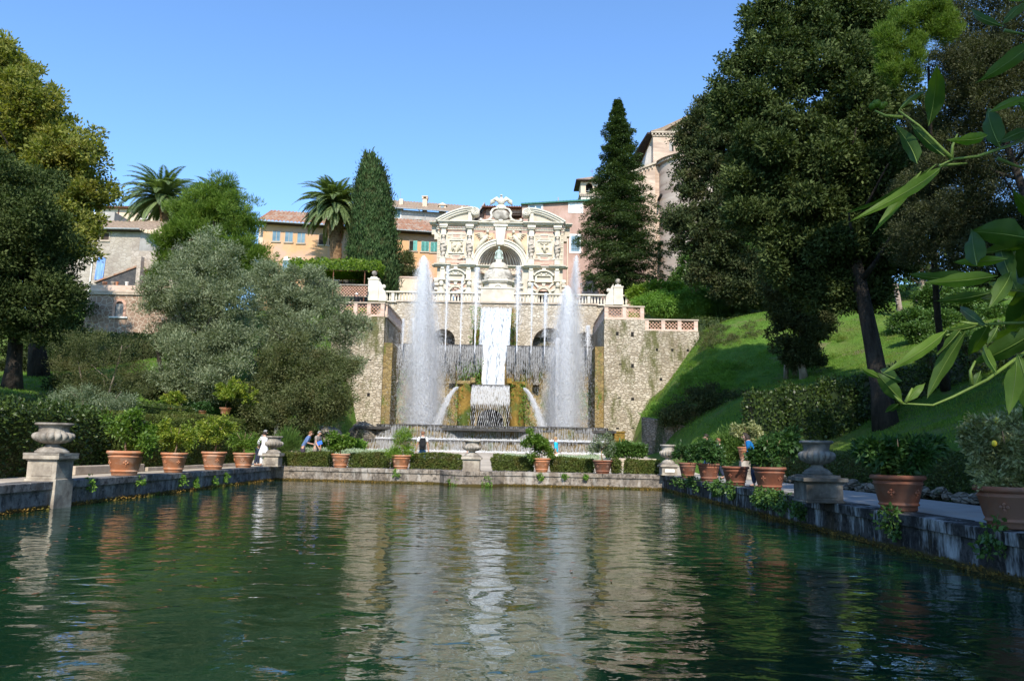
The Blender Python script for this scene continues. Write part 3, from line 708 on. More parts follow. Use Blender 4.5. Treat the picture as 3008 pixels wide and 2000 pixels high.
# the high weir: a basin wall the whole width of the court
r = empty('weir', (XC, 63.2, 1.3), 'high dark weir across the court with threads of water over mossy rock', 'weir')
mb = MB()
def wf(u, v):
    x = -8.6+u*17.2; z = v*7.4; return (x, .55+.22*math.sin(x*2.1)*math.cos(z*1.4)+.12*math.sin(x*5+z*3)-.5*(1-v), z)
mb.grid(wf, 90, 40); mb.build('mossy_wall', M['rubble_wet'], r, smooth=True)
for sx in (-1, 1):
    x0, x1 = (-8.9, -.95) if sx < 0 else (1.05, 8.6)
    mb = MB(); mb.box(x0, x1, -.35, 3.5, 7.35, 8.62); mb.build('wall_lip', M['wetrim'], r)
    mb = MB(); mb.box(x0-.02, x1+.02, -.45, .1, 8.623, 8.72); mb.build('rim', M['wetrim'], r)
    for i in range(5):
        x = x0+.9+i*1.55; mb = MB(); mb.box(x-.2, x+.2, -.2, .6, 5.7, 7.35); mb.box(x-.26, x+.26, -.28, .6, 5.55, 5.72); mb.build('pilaster', M['rubble_dark'], r)
    n = 9000; x = rng.uniform(x0, x1, n); kk = rng.random(n) < .45; strand = np.where(kk, np.round(x*5.2+.35*np.sin(x*3))/5.2+rng.normal(0, .03, n), x)
    reach = 2.0+.5*np.sin(x*1.7)*np.sin(x*.6+2)+.5*rng.normal(0, 1, n); top = 8.7-rng.random(n)**1.25*np.clip(reach, .7, 2.9); y = -.47-.12*(8.7-top)+rng.normal(0, .04, n)
    V = streaks(np.stack([np.clip(strand, x0, x1), y, top], 1), rng.uniform(.08, .45, n), rng.uniform(.006, .026, n)); fastmesh('falling_threads', V, n, 4, M['drip'], r)
# water surface of the middle basin
mb = MB(); mb.box(-8.9, 8.6, -11.0, .6, 1.5, 1.68); mb.build('basin_water', M['wetrim'], r)
boxm = []
for (a, b, zz) in ((-8.4, -5.9, 4.2), (6.6, 8.2, 5.0), (-7.9, -6.8, 6.6), (2.2, 3.0, 4.6)):
    boxm.append((a, b, .1, .5, zz-2.2, zz))
boxleaves('moss_growth', boxm, 60, .16, M['weeds'], r, core=False, jit=.15)
boxleaves('ferns', [(-2.6, -1.1, -.25, .3, 3.6, 7.6)], 90, .2, M['weeds'], r, core=False, jit=.3)

# central cascade: dark mossy cheeks, a white sheet between them
r = empty('cascade', (XC, 63.6, 5), 'broad white sheet of water dropping from the marble chapel between mossy cheeks', 'waterfall')
zt = 13.95-5; zb = 6.45-5
def sheetx(v): 
    w = 1.34-.17*v if v < .55 else 1.245-.38*min(1, (v-.55)/.14)**1.2
    return w
def cs(u, v):
    w = sheetx(v); x = (u*2-1)*w; z = zt+(zb-zt)*v
    y = 4.0-5.6*v**.62+.10*math.sin(x*9+v*3)+.07*math.sin(x*17+v*7)+.25*(x/w)**2
    return (x, y-.0, z)
mb = MB(); mb.grid(cs, 60, 60); mb.build('water_sheet', M['sheet'], r, smooth=True)
n = 4200; v = rng.random(n); u = rng.random(n)*2-1; kk = np.sin(u*23+np.sin(v*6)*1.5)+np.sin(u*61+v*4)+rng.normal(0, .6, n) > -.25; u, v = u[kk], v[kk]; n = len(u); w = np.array([sheetx(t) for t in v]); x = u*(w+.06)
P = np.stack([x, 4.0-5.6*v**.62-.06+.25*u*u+rng.normal(0, .05, n), zt+(zb-zt)*v+.2], 1)
fastmesh('white_threads', streaks(P, rng.uniform(.2, .8, n), rng.uniform(.010, .034, n)), n, 4, M['spray'], r)
for s in (-1, 1):
    mb = MB()
    def ck(u, v):
        a = u*math.pi; ww = .55+.12*math.sin(v*9+s); return (s*1.62+ww*.6*math.cos(a), 4.6-3.2*v-1.1*math.sin(a)*.8, zt+.0+(zb-.1-zt)*v*.86)
    mb.grid(ck, 12, 26); mb.build('mossy_cheek', M['moss'] if s < 0 else M['rubble_wet'], r, smooth=True)
boxleaves('moss_growth', [(-2.1, -1.35, 2.0, 2.8, 2.5, 8.7), (1.35, 1.8, 2.2, 2.8, 3.5, 8.2)], 45, .14, M['weeds'], r, core=False, jit=.15)

# grotto block under the cascade
r = empty('grotto', (XC, 57.5, 3.0), 'mossy grotto block with water falling over its dark round arch', 'grotto')
mb = MB(); archwall(mb, -1.15, 1.2, 0, 3.1, 0, 3.2, [(0.0, .55, 1.0, 0)]); mb.build('block', M['rubble_wet'], r)
mb = MB(); mb.box(-1.3, 1.32, .8, 3.0, 0, 2.0); mb.build('hollow', M['dark'], r)
mb = MB(); mb.box(-1.35, 1.35, -.3, 3.4, 3.1, 3.32); mb.build('rim', M['wetrim'], r)
for s in (-1, 1):
    mb = MB()
    def pk(u, v):
        a = u*math.pi*2; rr = (.66 if s < 0 else .62)*(1+.10*math.sin(a*3+v*5)+.06*math.sin(a*7)); k = .95-.10*v
        return (s*1.93+rr*k*math.cos(a), 1.0+rr*1.4*math.sin(a), -.1+v*3.55+.1*math.sin(a*2))
    mb.grid(pk, 26, 18, True); t_ = len(mb.v)
    mb.face([t_-26+i for i in range(26)]); mb.build('mossy_pillar', M['moss'], r, smooth=True)
    mb = MB(); mb.box(s*1.93-.62, s*1.93+.62, .1, 2.1, 3.35, 3.62); mb.box(s*1.35-.2, s*1.35+.2, -.1, .4, 3.45, 3.85, .03); mb.build('capstone', M['moss' if s > 0 else 'rubble_wet'], r, bevel=.05)
boxleaves('moss_growth', [(-2.6, -2.0, .2, .9, .6, 3.3), (1.5, 2.4, -.1, .5, 2.3, 3.5), (2.15, 2.6, .0, .8, .4, 3.3)], 60, .13, M['weeds'], r, core=False, jit=.15)
n = 9000; x = rng.uniform(-1.38, 1.38, n); t = rng.random(n); ang = np.abs(x)/1.38
y = -.35-.75*t**.5-.1*rng.random(n); z = 3.3-3.4*t
keep = (t < .40) | (rng.random(n) < .16); x2 = np.where(t > .4, np.round(x*7)/7+.05*np.sin(z*9), x)*(1+.12*t)
P = np.stack([x2, y, z], 1)[keep]; n = len(P)
fastmesh('falling_threads', streaks(P, rng.uniform(.10, .4, n), rng.uniform(.008, .026, n)), n, 4, M['drip2'], r)
# two side spouts arching out of the pillars
for s in (-1, 1):
    n = 3000; t = rng.random(n); x = s*(2.45+1.45*t**.8+rng.normal(0, .05, n)*(1+t*2.6)); z = 3.05+.1-3.2*t**1.25; y = -.3-.9*t+rng.normal(0, .08, n)
    P = np.stack([x, y, z], 1); fastmesh('side_spout', streaks(P, rng.uniform(.1, .35, n), rng.uniform(.008, .024, n), lean=s*.3), n, 4, M['drip2'], r)

# stepped basins in front
def basin(name, x0, x1, yf, zb, zt, bulges, label, notch=None):
    r = empty(name, (XC, yf, zb), label, 'basin'); h = zt-zb
    def yy(x):
        o = 0
        for (a, b, d) in bulges:
            if a < x < b: o = max(o, d*math.sin(math.pi*(x-a)/(b-a))**.6)
        return -o
    N = 160; xs = [x0+(x1-x0)*i/N-XC for i in range(N+1)]; b2 = bulges
    mb = MB(); mb.grid(lambda u, v: ((x0+(x1-x0)*u)-XC, yy(x0+(x1-x0)*u)+.06*math.sin(u*60)+.12*(1-v), v*(h-.1)), N, 4)
    mb.build('front_wall', M['rubble_wet'], r, smooth=True)
    mb = MB(); mb.box(x0-XC, x1-XC, .6, 6, 0, h-.08); mb.build('pool_bed', M['wetrim'], r)
    mb = MB()
    for i in range(N):
        a, b = xs[i], xs[i+1]; ya, yb = yy(a+XC)-.1, yy(b+XC)-.1
        n = mb.pts([(a, ya, h-.1), (b, yb, h-.1), (b, .9, h-.1), (a, .9, h-.1), (a, ya, h), (b, yb, h), (b, .9, h), (a, .9, h)])
        for q in ((4, 5, 6, 7), (0, 1, 5, 4), (3, 2, 1, 0)): mb.face([n+k for k in q])
    mb.build('rim', M['wetrim'], r)
    n = int((x1-x0)*520); x = rng.uniform(x0, x1, n); dens = .5+.5*np.sin(x*2.1)*np.sin(x*.7+1); x = np.where(rng.random(n) < .5, np.round(x*4.6+.3*np.sin(x*4))/4.6+rng.normal(0, .05, n), x)
    t = rng.random(n); k = (rng.random(n) < .15+.75*dens); x, t = np.clip(x[k], x0, x1), t[k]; n = len(x)
    y = np.array([yy(a) for a in x])-.14-.10*t; P = np.stack([x-XC, y, h*(1-t)+.02], 1)
    fastmesh('falling_threads', streaks(P, rng.uniform(.12, .5, n), rng.uniform(.008, .028, n)), n, 4, M['drip'], r)
    # foam where the threads land
    n = int((x1-x0)*500); x = rng.uniform(x0, x1, n); P = np.stack([x-XC, np.array([yy(a) for a in x])-.3+rng.normal(0, .12, n), np.abs(rng.normal(0, .06, n))+.07], 1)
    fastmesh('foam', streaks(P, rng.uniform(.02, .07, n), rng.uniform(.03, .08, n), 2), n, 4, M['spray'], r)
    return r
basin('upper_basin', -9.45, 6.25, 53.0, 2.12, 3.16, [(-9.45, -3.9, .9), (.1, 6.25, .9)], 'upper stepped basin with dark rim and curtain of water')
basin('lower_basin', -10.15, 7.55, 50.8, 1.32, 2.14, [(-10.15, 7.55, .5)], 'lowest basin with dark rim spilling threads onto the path')
for x0, x1, lab in ((-10.6, -9.5, 'mossy stone block at the left end of the upper basin'), (6.3, 7.4, 'mossy stone block at the right end of the upper basin')):
    r = empty('end_block', ((x0+x1)/2, 53.4, 1.3), lab, 'stone block'); w = (x1-x0)/2
    mb = MB(); mb.box(-w, w, -.3, .9, 0, 1.55); mb.box(-w-.05, w+.05, -.35, .95, 1.55, 1.68); mb.build('block', M['moss'], r, bevel=.04)
    boxleaves('moss_growth', [(-w, w, -.36, -.2, .3, 1.6)], 40, .09, M['weeds'], r, core=False)

# ------------------------------------------------------------------ jets: clouds of fine droplets thrown up and falling back
def mistmat(d):
    t = NT('water_mist'); v = t.n('VolumePrincipled'); v.inputs['Color'].default_value = (1, 1, 1, 1); v.inputs['Density'].default_value = d; v.inputs['Anisotropy'].default_value = -.1
    t.l(v.outputs[0], t.out.inputs['Volume']); return t.m
def plume(name, x, y, z0, z1, w0, n, label, core=.42, lean=0, streams=5, group=None, mist=1.0, mistd=.16):
    r = empty(name, (x, y, z0), label, 'water jet', group); h = z1-z0
    t = rng.random(n)**1.15
    half = w0*1.30*(1-t)**.62+.05
    k = rng.random(n) < core
    off = rng.normal(0, .38, n); off = np.where(k, rng.normal(0, .15, n), off)
    xx = off*half+lean*t*h+.12*np.sin(t*9+off*3)*(1-t)*.6; yy = rng.normal(0, .4, n)*half
    thin = (k | (rng.random(n) < (.30+.70*np.clip(t*2.2, 0, 1))*mist)); P = np.stack([xx, yy, t*h], 1)[thin]; m = len(P)
    V = streaks(P, rng.uniform(.04, .15, m), rng.uniform(.005, .013, m), 1.5); fastmesh('falling_spray', V, m, 4, M['spray'], r)
    if mistd:
        for (fr, top, dn) in ((1.0, .93, mistd*1.2), (.66, .97, mistd*3.2), (.36, .985, mistd*8)):
            mb = MB(); mb.smooth = True; prof = [(.02, 0)]+[(w0*1.02*fr*(1-t_)**.62*(1-.25*math.exp(-t_*9)), h*top*t_+.02) for t_ in [i/14 for i in range(14)]]+[(.01, h*top)]
            mb.lathe(prof, (lean*h*.4, 0, 0), 28, flute=lambda a, k_: 1+.05*math.sin(a*3+k_)+.04*math.sin(a*5-k_*2)); mb.build('mist', mistmat(dn), r)
    if streams:
        Vs = []
        for s in range(streams):
            a = (s-(streams-1)/2)/max(1, streams-1)*2; nn = n//60; t = rng.random(nn)*.62; xx = a*w0*.26*(1+.25*t)+rng.normal(0, .022+.06*t, nn); P = np.stack([xx+lean*t*h, rng.normal(0, .06, nn)+.3*a, t*h+.2], 1)
            Vs.append(streaks(P, rng.uniform(.15, .5, nn), rng.uniform(.012, .035, nn), 1.5))
        V = np.concatenate(Vs); fastmesh('rising_jets', V, len(V)//4, 4, M['spray'], r)
    return r
j1 = W(1243, 1245, 57); j1t = W(1245, 755, 57); j2 = W(1655, 1250, 57); j2t = W(1685, 755, 57)
plume('fountain_jet', j1.x, 57, 2.95, j1t.z+.1, 2.15, 360000, 'tall white water jet in the left half of the basin', core=.62, lean=(j1t.x-j1.x)/13)
plume('fountain_jet', j2.x, 57, 2.95, j2t.z-2.2, 2.05, 330000, 'tall white water jet in the right half of the basin', core=.62, lean=.02)
plume('fountain_jet', j2.x+.65, 57.6, 7.5, j2t.z+.3, .95, 30000, 'thin high plume of drifting spray over the right jet', core=.15, lean=.03, streams=0, mist=.8, mistd=.22)
mb = MB()
for (j, lab) in ((j1, 'left'), (j2, 'right')):
    r = empty('nozzle_rock', (j.x, 57, 2.9), 'low dark stone nozzle cluster at the foot of the %s tall jet' % lab, 'fountain nozzle'); 
    for k in range(4): mb = MB(); mb.lathe([(.32, 0), (.3, .12), (.1, .3), (.05, .38)], (-.9+k*.6, 0, .1), 10); mb.build('nozzle', M['wetrim'], r)
# slender jets of the middle basin (px foot, py foot, py top, width)
SJ = [(1182, 1012, 935, 1), (1308, 1014, 780, 1.6), (1352, 1017, 815, 1), (1395, 1017, 785, 2.4), (1518, 1018, 780, 2.4), (1560, 1020, 830, 1), (1600, 1021, 860, 1.8), (1684, 1022, 935, 1), (1726, 1025, 955, 1.8)]
for i, (px, pb, pt, wd) in enumerate(SJ):
    Yj = 61.5; b = W(px, pb, Yj); tp = W(px, pt, Yj)
    r = empty('slender_jet', (b.x, Yj, b.z-.3), 'thin upright water jet, %s of nine in the upper basin' % ['first from the left', 'second', 'third', 'fourth, next to the cascade', 'fifth, right of the cascade', 'sixth', 'seventh', 'eighth', 'last on the right'][i], 'water jet', 'slender jets of the upper basin')
    h = tp.z-b.z+.3; n = int(700*wd*h/6); t = rng.random(n)
    P = np.stack([rng.normal(0, .018+.015*wd*t, n), rng.normal(0, .03, n), t*h], 1); V = [streaks(P, rng.uniform(.15, .5, n), rng.uniform(.008, .022, n), 1.5)]
    nm = int(900*wd**1.7); t = 1-rng.random(nm)**1.5*.75; P = np.stack([rng.normal(0, .09*wd, nm)*(1.2-t)**.5+.02*wd, rng.normal(0, .1, nm), t*h], 1)
    V.append(streaks(P, rng.uniform(.04, .16, nm), rng.uniform(.008, .02, nm), 1.5)); V = np.concatenate(V); fastmesh('thread', V, len(V)//4, 4, M['spray'], r)

# ================================================================== BALUSTRADE ON THE UPPER TERRACE
r = empty('balustrade', (XC, 70, 14.8), 'white stone balustrade along the edge of the upper terrace', 'balustrade')
BX0, BX1, BZ = -12.9, 10.1, 14.75
WB = BX1-BX0; mb = MB(); mb.box(BX0-XC, BX1-XC, -.12, .30, 0, .12); mb.build('plinth', M['marble'], r)
mb = MB(); mb.box(BX0-XC-.02, BX1-XC+.02, -.16, .34, .90, 1.02); mb.build('handrail', M['marble'], r)
prof = [(.075, .12), (.075, .16), (.045, .19), (.10, .33), (.085, .45), (.045, .62), (.04, .70), (.06, .74), (.05, .78), (.075, .82), (.075, .90)]
bm_ = MB(); bm_.smooth = True; bm_.lathe(prof, seg=10); b0 = bm_.build('baluster', M['marble'], r); cnt = 0
for i in range(80):
    x = BX0-XC+.28+i*.285
    if x > BX1-XC-.15: break
    if abs(x) < 1.35: continue
    if i % 9 == 4:
        mb = MB(); mb.box(x-.13, x+.13, -.08, .26, .12, .90); mb.build('pier_post', M['marble'], r); continue
    b = b0 if cnt == 0 else b0.copy()
    if cnt: COL.objects.link(b)
    b.location = (x, .09, 0); cnt += 1
# plinth wall under it
r = empty('terrace_edge', (XC, 70, 11.8), 'low band of rubble wall between the court and the balustrade', 'wall')
mb = MB(); mb.box(BX0-XC, -1.4, .1, 1.2, 0, 2.95); mb.box(1.4, BX1-XC, .1, 1.2, 0, 2.95); mb.build('masonry', M['rubble'], r)
# end piers with ball finials
def finial_pier(x, Y, z, w, h, label, flip=1):
    r = empty('gate_pier', (x, Y, z), label, 'pillar')
    mb = MB(); mb.box(-w/2, w/2, -.3, .3, 0, h); mb.box(-w/2-.05, w/2+.05, -.35, .35, h-.02, h+.10)
    mb.box(-w*.36, w*.36, -.22, .22, h+.10, h+.28, .06); mb.build('shaft', M['marble'], r, bevel=.02)
    mb = MB(); mb.prism([(flip*w/2, 0), (flip*(w/2+.75), 0), (flip*(w/2+.62), .9), (flip*(w/2+.38), 1.15), (flip*(w/2+.22), 1.6), (flip*w/2, 1.95)], -.14, .14); mb.ball((flip*(w/2+.42), 0, 1.35), .2, sc=(1, .8, 1)); mb.build('scroll', M['marble'], r)
    mb = MB(); mb.smooth = True; mb.lathe([(.16, h+.28), (.08, h+.36), (.07, h+.42)], seg=12); mb.ball((0, 0, h+.62), .24, 16, 10); mb.build('ball', M['urnstone'], r); return r
q = W(1091, 880, 68.5); finial_pier(q.x, 69.4, 14.75, .95, 1.95, 'white pier with ball finial at the left end of the balustrade')
q = W(1819, 893, 68.5); finial_pier(q.x, 69.4, 14.75, .85, 1.6, 'white pier with ball finial at the right end of the balustrade', -1)

# ================================================================== ORGAN FOUNTAIN FACADE
FY = 78.0; a = W(1281, 880, FY); b = W(1655, 884, FY)
FX = XC-.02; HW = 6.55                         # centre line, half width of the upper storey
def zz(py, px=1467): return W(px, py, FY).z
ZB = 15.0; Z1 = zz(779); Z2 = zz(664); 
fac = empty('fountain_facade', (FX, FY, ZB), 'ornate white baroque fountain facade with scrolled pediment and shell niche', 'facade')
def L(z): return z-ZB
z1, z2 = L(Z1), L(Z2); ar = 2.27; zc = L(zz(785)); aro = 2.92
# wall: lower storey solid with doorways, upper storey with the great arch
mb = MB(); T = 1.0
dz = L(zz(862)); dr = .58
archwall(mb, -HW+.1, -2.3, 0, z1-.3, 0, T, [(-4.5, dz, dr, 0)]); archwall(mb, 2.3, HW-.1, 0, z1-.3, 0, T, [(4.5, dz, dr, 0)])
archwall(mb, -HW, HW, z1, z2+.1, 0, T, [(0, zc, ar, 0)]) if zc > z1 else None
mb.each('wall', M['travertine'], fac)
mb = MB(); mb.box(-5.3, -3.7, 1.02, 1.1, 0, dz+.9); mb.box(3.7, 5.3, 1.02, 1.1, 0, dz+.9); mb.each('doorway', M['dark'], fac)
# quarter-sphere shell with ribs running down from the crown
mb = MB()
def shell(u, v):
    ph = math.pi*u; th = math.pi/2*v; rr = ar*1.0
    return (-rr*math.cos(ph)*math.sin(th), .02+1.75*math.sin(ph)*math.sin(th), zc+rr*math.cos(th))
mb.grid(shell, 64, 18); mb.build('shell_niche', M['niche'], fac, smooth=True)
mb = MB()
for i in range(17):
    u = (i+.5)/17; P = []
    for k in range(15):
        v = .06+.94*k/14; p = Vector(shell(u, v)); c = Vector((0, .02, zc)); P.append(p.lerp(c, .03))
    mb.tube(P, [.02+.055*k/14 for k in range(15)], 5)
mb.build('shell_ribs', M['shellrib'], fac)
mb = MB()
mb.grid(lambda u, v: (-2.33*math.cos(math.pi*u)*(1-.1*v), .0+1.8*math.sin(math.pi*u)*(1-.1*v)-.06, zc-.02-.42*v), 40, 4)
mb.build('shell_base', M['travertine'], fac, smooth=True)
mb = MB(); mb.grid(lambda u, v: (-2.3*math.cos(math.pi*u), 1.9*math.sin(math.pi*u), zc-.4-v*(zc-.4)), 24, 2); mb.build('lower_niche', M['carved'], fac, smooth=True)
for s in (-1, 1):     # rusticated bands flanking the chapel
    mb = MB()
    for k in range(7): z = .3+k*.52; mb.box(s*2.15-.28, s*2.15+.28, -.25, .5, z, z+.26)
    mb.build('rustic_band', M['travertine'], fac)
# archivolt and keystone
mb = MB()
for (r0, r1, y) in ((ar, ar+.16, -.16), (ar+.16, ar+.50, -.24), (ar+.50, ar+.65, -.34)):
    n = 36
    for i in range(n):
        a0, a1 = math.pi*i/n, math.pi*(i+1)/n
        mb.prism([(r0*math.cos(a0), zc+r0*math.sin(a0)), (r1*math.cos(a0), zc+r1*math.sin(a0)), (r1*math.cos(a1), zc+r1*math.sin(a1)), (r0*math.cos(a1), zc+r0*math.sin(a1))], y, .0)
mb.build('archivolt', M['marble'], fac)
mb = MB(); mb.prism([(-.34, zc+ar-.06), (.34, zc+ar-.06), (.52, z2-.55), (.62, z2-.2), (-.62, z2-.2), (-.52, z2-.55)], -.62, .0); mb.box(-.72, .72, -.72, 0, z2-.22, z2-.02); mb.build('keystone', M['marble'], fac)
# spandrels with winged figures
for s in (-1, 1):
    P = [(s*.62, z2-.75), (s*2.78, z2-.75), (s*2.78, zc+.7)]+[(s*aro*math.cos(t), zc+aro*math.sin(t)) for t in [.28+.12*k for k in range(10)] if aro*math.cos(t) < 2.76]
    P = [(x, z) for x, z in P]
    if s < 0: P = P[::-1]
    mb = MB(); mb.prism(P, -.035, .03); mb.build('spandrel_panel', M['orange_plaster'], fac)
    mb = MB(); mb.smooth = True
    mb.tube([(s*1.35, -.22, z2-1.0), (s*1.5, -.26, z2-1.35), (s*1.85, -.24, z2-1.75), (s*2.2, -.2, z2-2.2), (s*2.62, -.15, z2-2.85)], [.13, .24, .26, .2, .06], 8)
    mb.ball((s*1.33, -.3, z2-.72), .17); mb.tube([(s*1.35, -.25, z2-1.05), (s*1.05, -.3, z2-1.35), (s*.8, -.28, z2-1.1)], .07, 6); mb.tube([(s*1.55, -.25, z2-1.1), (s*1.3, -.32, z2-1.5), (s*1.0, -.3, z2-1.5)], .07, 6)
    for k in range(5): mb.tube([(s*1.5, -.15, z2-1.0-.05*k), (s*(2.0), -.16, z2-.82-.12*k), (s*(2.65-.16*k), -.1, z2-.95-.2*k)], [.10, .09, .03], 5)
    mb.build('winged_figure', M['relief'], fac)
# bays: relief panel, small panels, herms on blocks
herm_x = [-5.86, -3.18, 3.18, 5.86]
for s in (-1, 1):
    cx = s*4.52
    mb = MB(); w = .98
    mb.box(cx-w, cx+w, -.12, 0, z1+.62, z2-.78); mb.build('bay_slab', M['travertine'], fac)
    rz0, rz1 = L(zz(745)), L(zz(710)); rw = .72
    mb = MB(); fwid = .1
    for (x0, x1, a_, b_) in ((cx-rw-fwid, cx-rw, rz0-fwid, rz1+fwid), (cx+rw, cx+rw+fwid, rz0-fwid, rz1+fwid), (cx-rw, cx+rw, rz0-fwid, rz0), (cx-rw, cx+rw, rz1, rz1+fwid)): mb.box(x0, x1, -.26, -.12, a_, b_)
    mb.build('relief_frame', M['marble'], fac)
    mb = MB(); mb.box(cx-rw, cx+rw, -.15, -.12, rz0, rz1); mb.build('relief_ground', M['relief'], fac)
    mb = MB(); mb.smooth = True; zm = (rz0+rz1)/2
    if s < 0:
        for (x, lean) in ((-.33, -.1), (.36, .12)):
            mb.tube([(cx+x+lean, -.22, zm+.28), (cx+x, -.28, zm+.05), (cx+x-.06, -.26, zm-.2), (cx+x-lean-.12, -.2, zm-.55)], [.09, .15, .12, .05], 7); mb.ball((cx+x+lean*1.2, -.24, zm+.42), .1)
            mb.tube([(cx+x, -.28, zm+.18), (cx+x+.25, -.28, zm+.05), (cx+x+.3, -.24, zm+.35)], .05, 5); mb.tube([(cx+x, -.26, zm-.15), (cx+x+.2, -.24, zm-.35), (cx+x+.15, -.2, zm-.6)], .07, 6)
    else:
        mb.tube([(cx, -.2, zm+.3), (cx, -.28, zm), (cx+.02, -.28, zm-.25), (cx, -.2, zm-.55)], [.1, .17, .15, .05], 8); mb.ball((cx, -.24, zm+.42), .1)
        mb.tube([(cx-.28, -.24, zm-.02), (cx, -.32, zm+.02), (cx+.4, -.24, zm-.04)], .06, 6); mb.tube([(cx-.4, -.2, zm+.5), (cx, -.26, zm+.32), (cx+.4, -.2, zm+.5)], .05, 6); mb.tube([(cx, -.25, zm-.2), (cx+.18, -.22, zm-.5)], .06, 6)
    mb.build('relief_figures', M['relief'], fac)
    for (py, hh, w) in ((696, .30, .34), (757, .26, .34)):
        z = L(zz(py)); mb = MB(); mb.box(cx-w, cx+w, -.135, -.11, z-hh/2, z+hh/2); mb.build('pink_panel', M['pinkstone'], fac)
        mb = MB(); mb.box(cx-w-.06, cx+w+.06, -.2, -.12, z+hh/2, z+hh/2+.07); mb.box(cx-w-.12, cx+w+.12, -.18, -.12, z-hh/2-.12, z-hh/2-.05) ; mb.build('panel_ledge', M['marble'], fac)
    for k in (-1, 1):
        mb = MB(); mb.box(cx+k*.72-.22, cx+k*.72+.22, -.17, -.12, L(zz(692))-.05, L(zz(692))+.04); mb.build('panel_ledge', M['carved'], fac)
        mb = MB()
        for t in range(5): mb.ball((cx+k*.75+random.uniform(-.1, .1), -.13, L(zz(703))+random.uniform(-.12, .1)), .05, 6, 4)
        for t in range(5): mb.ball((cx+k*.75+random.uniform(-.12, .12), -.13, L(zz(755))+random.uniform(-.15, .1)), .05, 6, 4)
        mb.build('swag', M['orange_plaster'], fac)
    mb = MB(); mb.box(cx-1.0, cx+1.0, -.04, .0, z2-.75, z2-.56); mb.build('frieze_panel', M['pinkstone'], fac)
    mb = MB(); mb.box(cx-1.0, cx+1.0, -.1, -.02, z1+.12, z1+.42); mb.build('dado_panel', M['pinkstone'], fac)
for hx in herm_x:
    mb = MB(); mb.box(hx-.30, hx+.30, -.62, 0, z1, z1+.55); mb.box(hx-.34, hx+.34, -.66, 0, z1+.55, z1+.61); mb.build('herm_block', M['marble'], fac)
    mb = MB(); mb.box(hx-.42, hx+.42, -.04, 0, z1+.6, z2-.55); mb.build('herm_backing', M['marble'], fac)
    mb = MB(); mb.smooth = True; zb0 = z1+.61; hh = L(zz(704))-zb0      # spiral tail, bust with folded arms, head
    N = 40
    def hf(u, v, hx=hx, zb0=zb0, hh=hh):
        a = u*2*math.pi; z = v*hh
        base = .12+.15*min(1, v/.45) if v < .45 else (.27+.05*math.sin((v-.45)/.4*math.pi) if v < .86 else .3*(1-(v-.86)/.14*.65))
        tw = 1+(.24*math.cos(a-v*30) if v < .42 else .08*math.cos(a*2+v*9))
        return (hx+base*tw*math.cos(a), -.34+base*tw*math.sin(a)*.9, zb0+z)
    mb.grid(hf, 16, N, True); mb.ball((hx, -.40, zb0+hh+.10), .155, sc=(1, 1, 1.15))
    mb.tube([(hx-.3, -.4, zb0+hh*.84), (hx-.2, -.66, zb0+hh*.66), (hx+.14, -.66, zb0+hh*.72)], .06, 6); mb.tube([(hx+.3, -.4, zb0+hh*.84), (hx+.34, -.5, zb0+hh*.6), (hx+.05, -.66, zb0+hh*.5)], .06, 6)
    mb.build('herm', M['carved'], fac)
    zk = zb0+hh+.27; mb = MB(); mb.box(hx-.26, hx+.26, -.5, 0, zk, zk+.42); mb.box(hx-.22, hx+.22, -.45, 0, zk+.42, z2-.42); mb.box(hx-.36, hx+.36, -.62, 0, z2-.42, z2-.28); mb.box(hx-.42, hx+.42, -.70, 0, z2-.28, z2-.06); mb.build('capital', M['marble'], fac)
# outer strips with ornaments
for s in (-1, 1):
    mb = MB(); mb.box(s*6.35-.16, s*6.35+.16, -.06, 0, z1+.1, z2-.6); mb.build('side_strip', M['travertine'], fac)
    mb = MB()
    for k in range(7): z = z1+.7+k*.42; mb.ball((s*6.34, -.08, z), .1, 8, 5, sc=(1, .5, .8)); mb.box(s*6.34-.03, s*6.34+.03, -.1, -.05, z-.2, z-.05)
    mb.build('hanging_ornament', M['relief'], fac)
# entablature with dentils
def cornice(mb, x0, x1, z, yo, h=.24, n=3, step=.13):
    for k in range(n): mb.box(x0-k*.05*0-k*.04, x1+k*.04, -yo-k*step, .2, z+h*k/n, z+h*(k+1)/n)
mb = MB(); mb.box(-HW-.05, HW+.05, -.22, 0, z2-.5, z2-.34); mb.box(-HW-.1, HW+.1, -.3, 0, z2-.12, z2); mb.build('frieze', M['marble'], fac)
mb = MB(); k = -HW
while k < HW:
    mb.box(k, k+.09, -.34, -.22, z2-.34, z2-.22); k += .17
mb.build('dentils', M['marble'], fac)
mb = MB(); cornice(mb, -HW+.15, -2.35, z2+.002, .62, .26); cornice(mb, 2.35, HW-.15, z2+.002, .62, .26); mb.build('cornice', M['marble'], fac)
mb = MB(); cornice(mb, -2.2, 2.2, z2+.004, .36, .25); cornice(mb, -HW-.75, -HW-.05, z2+.004, .25, .25); cornice(mb, HW+.05, HW+.75, z2+.004, .25, .25); mb.build('cornice', M['marble'], fac)
for s in (-1, 1):
    mb = MB(); mb.box(s*(HW+.3)-.3, s*(HW+.3)+.3, .2, .9, z2-.95, z2); mb.box(s*(HW+.1)-.2, s*(HW+.1)+.2, .1, .9, z2-1.5, z2-.9); mb.build('end_bracket', M['travertine'], fac)
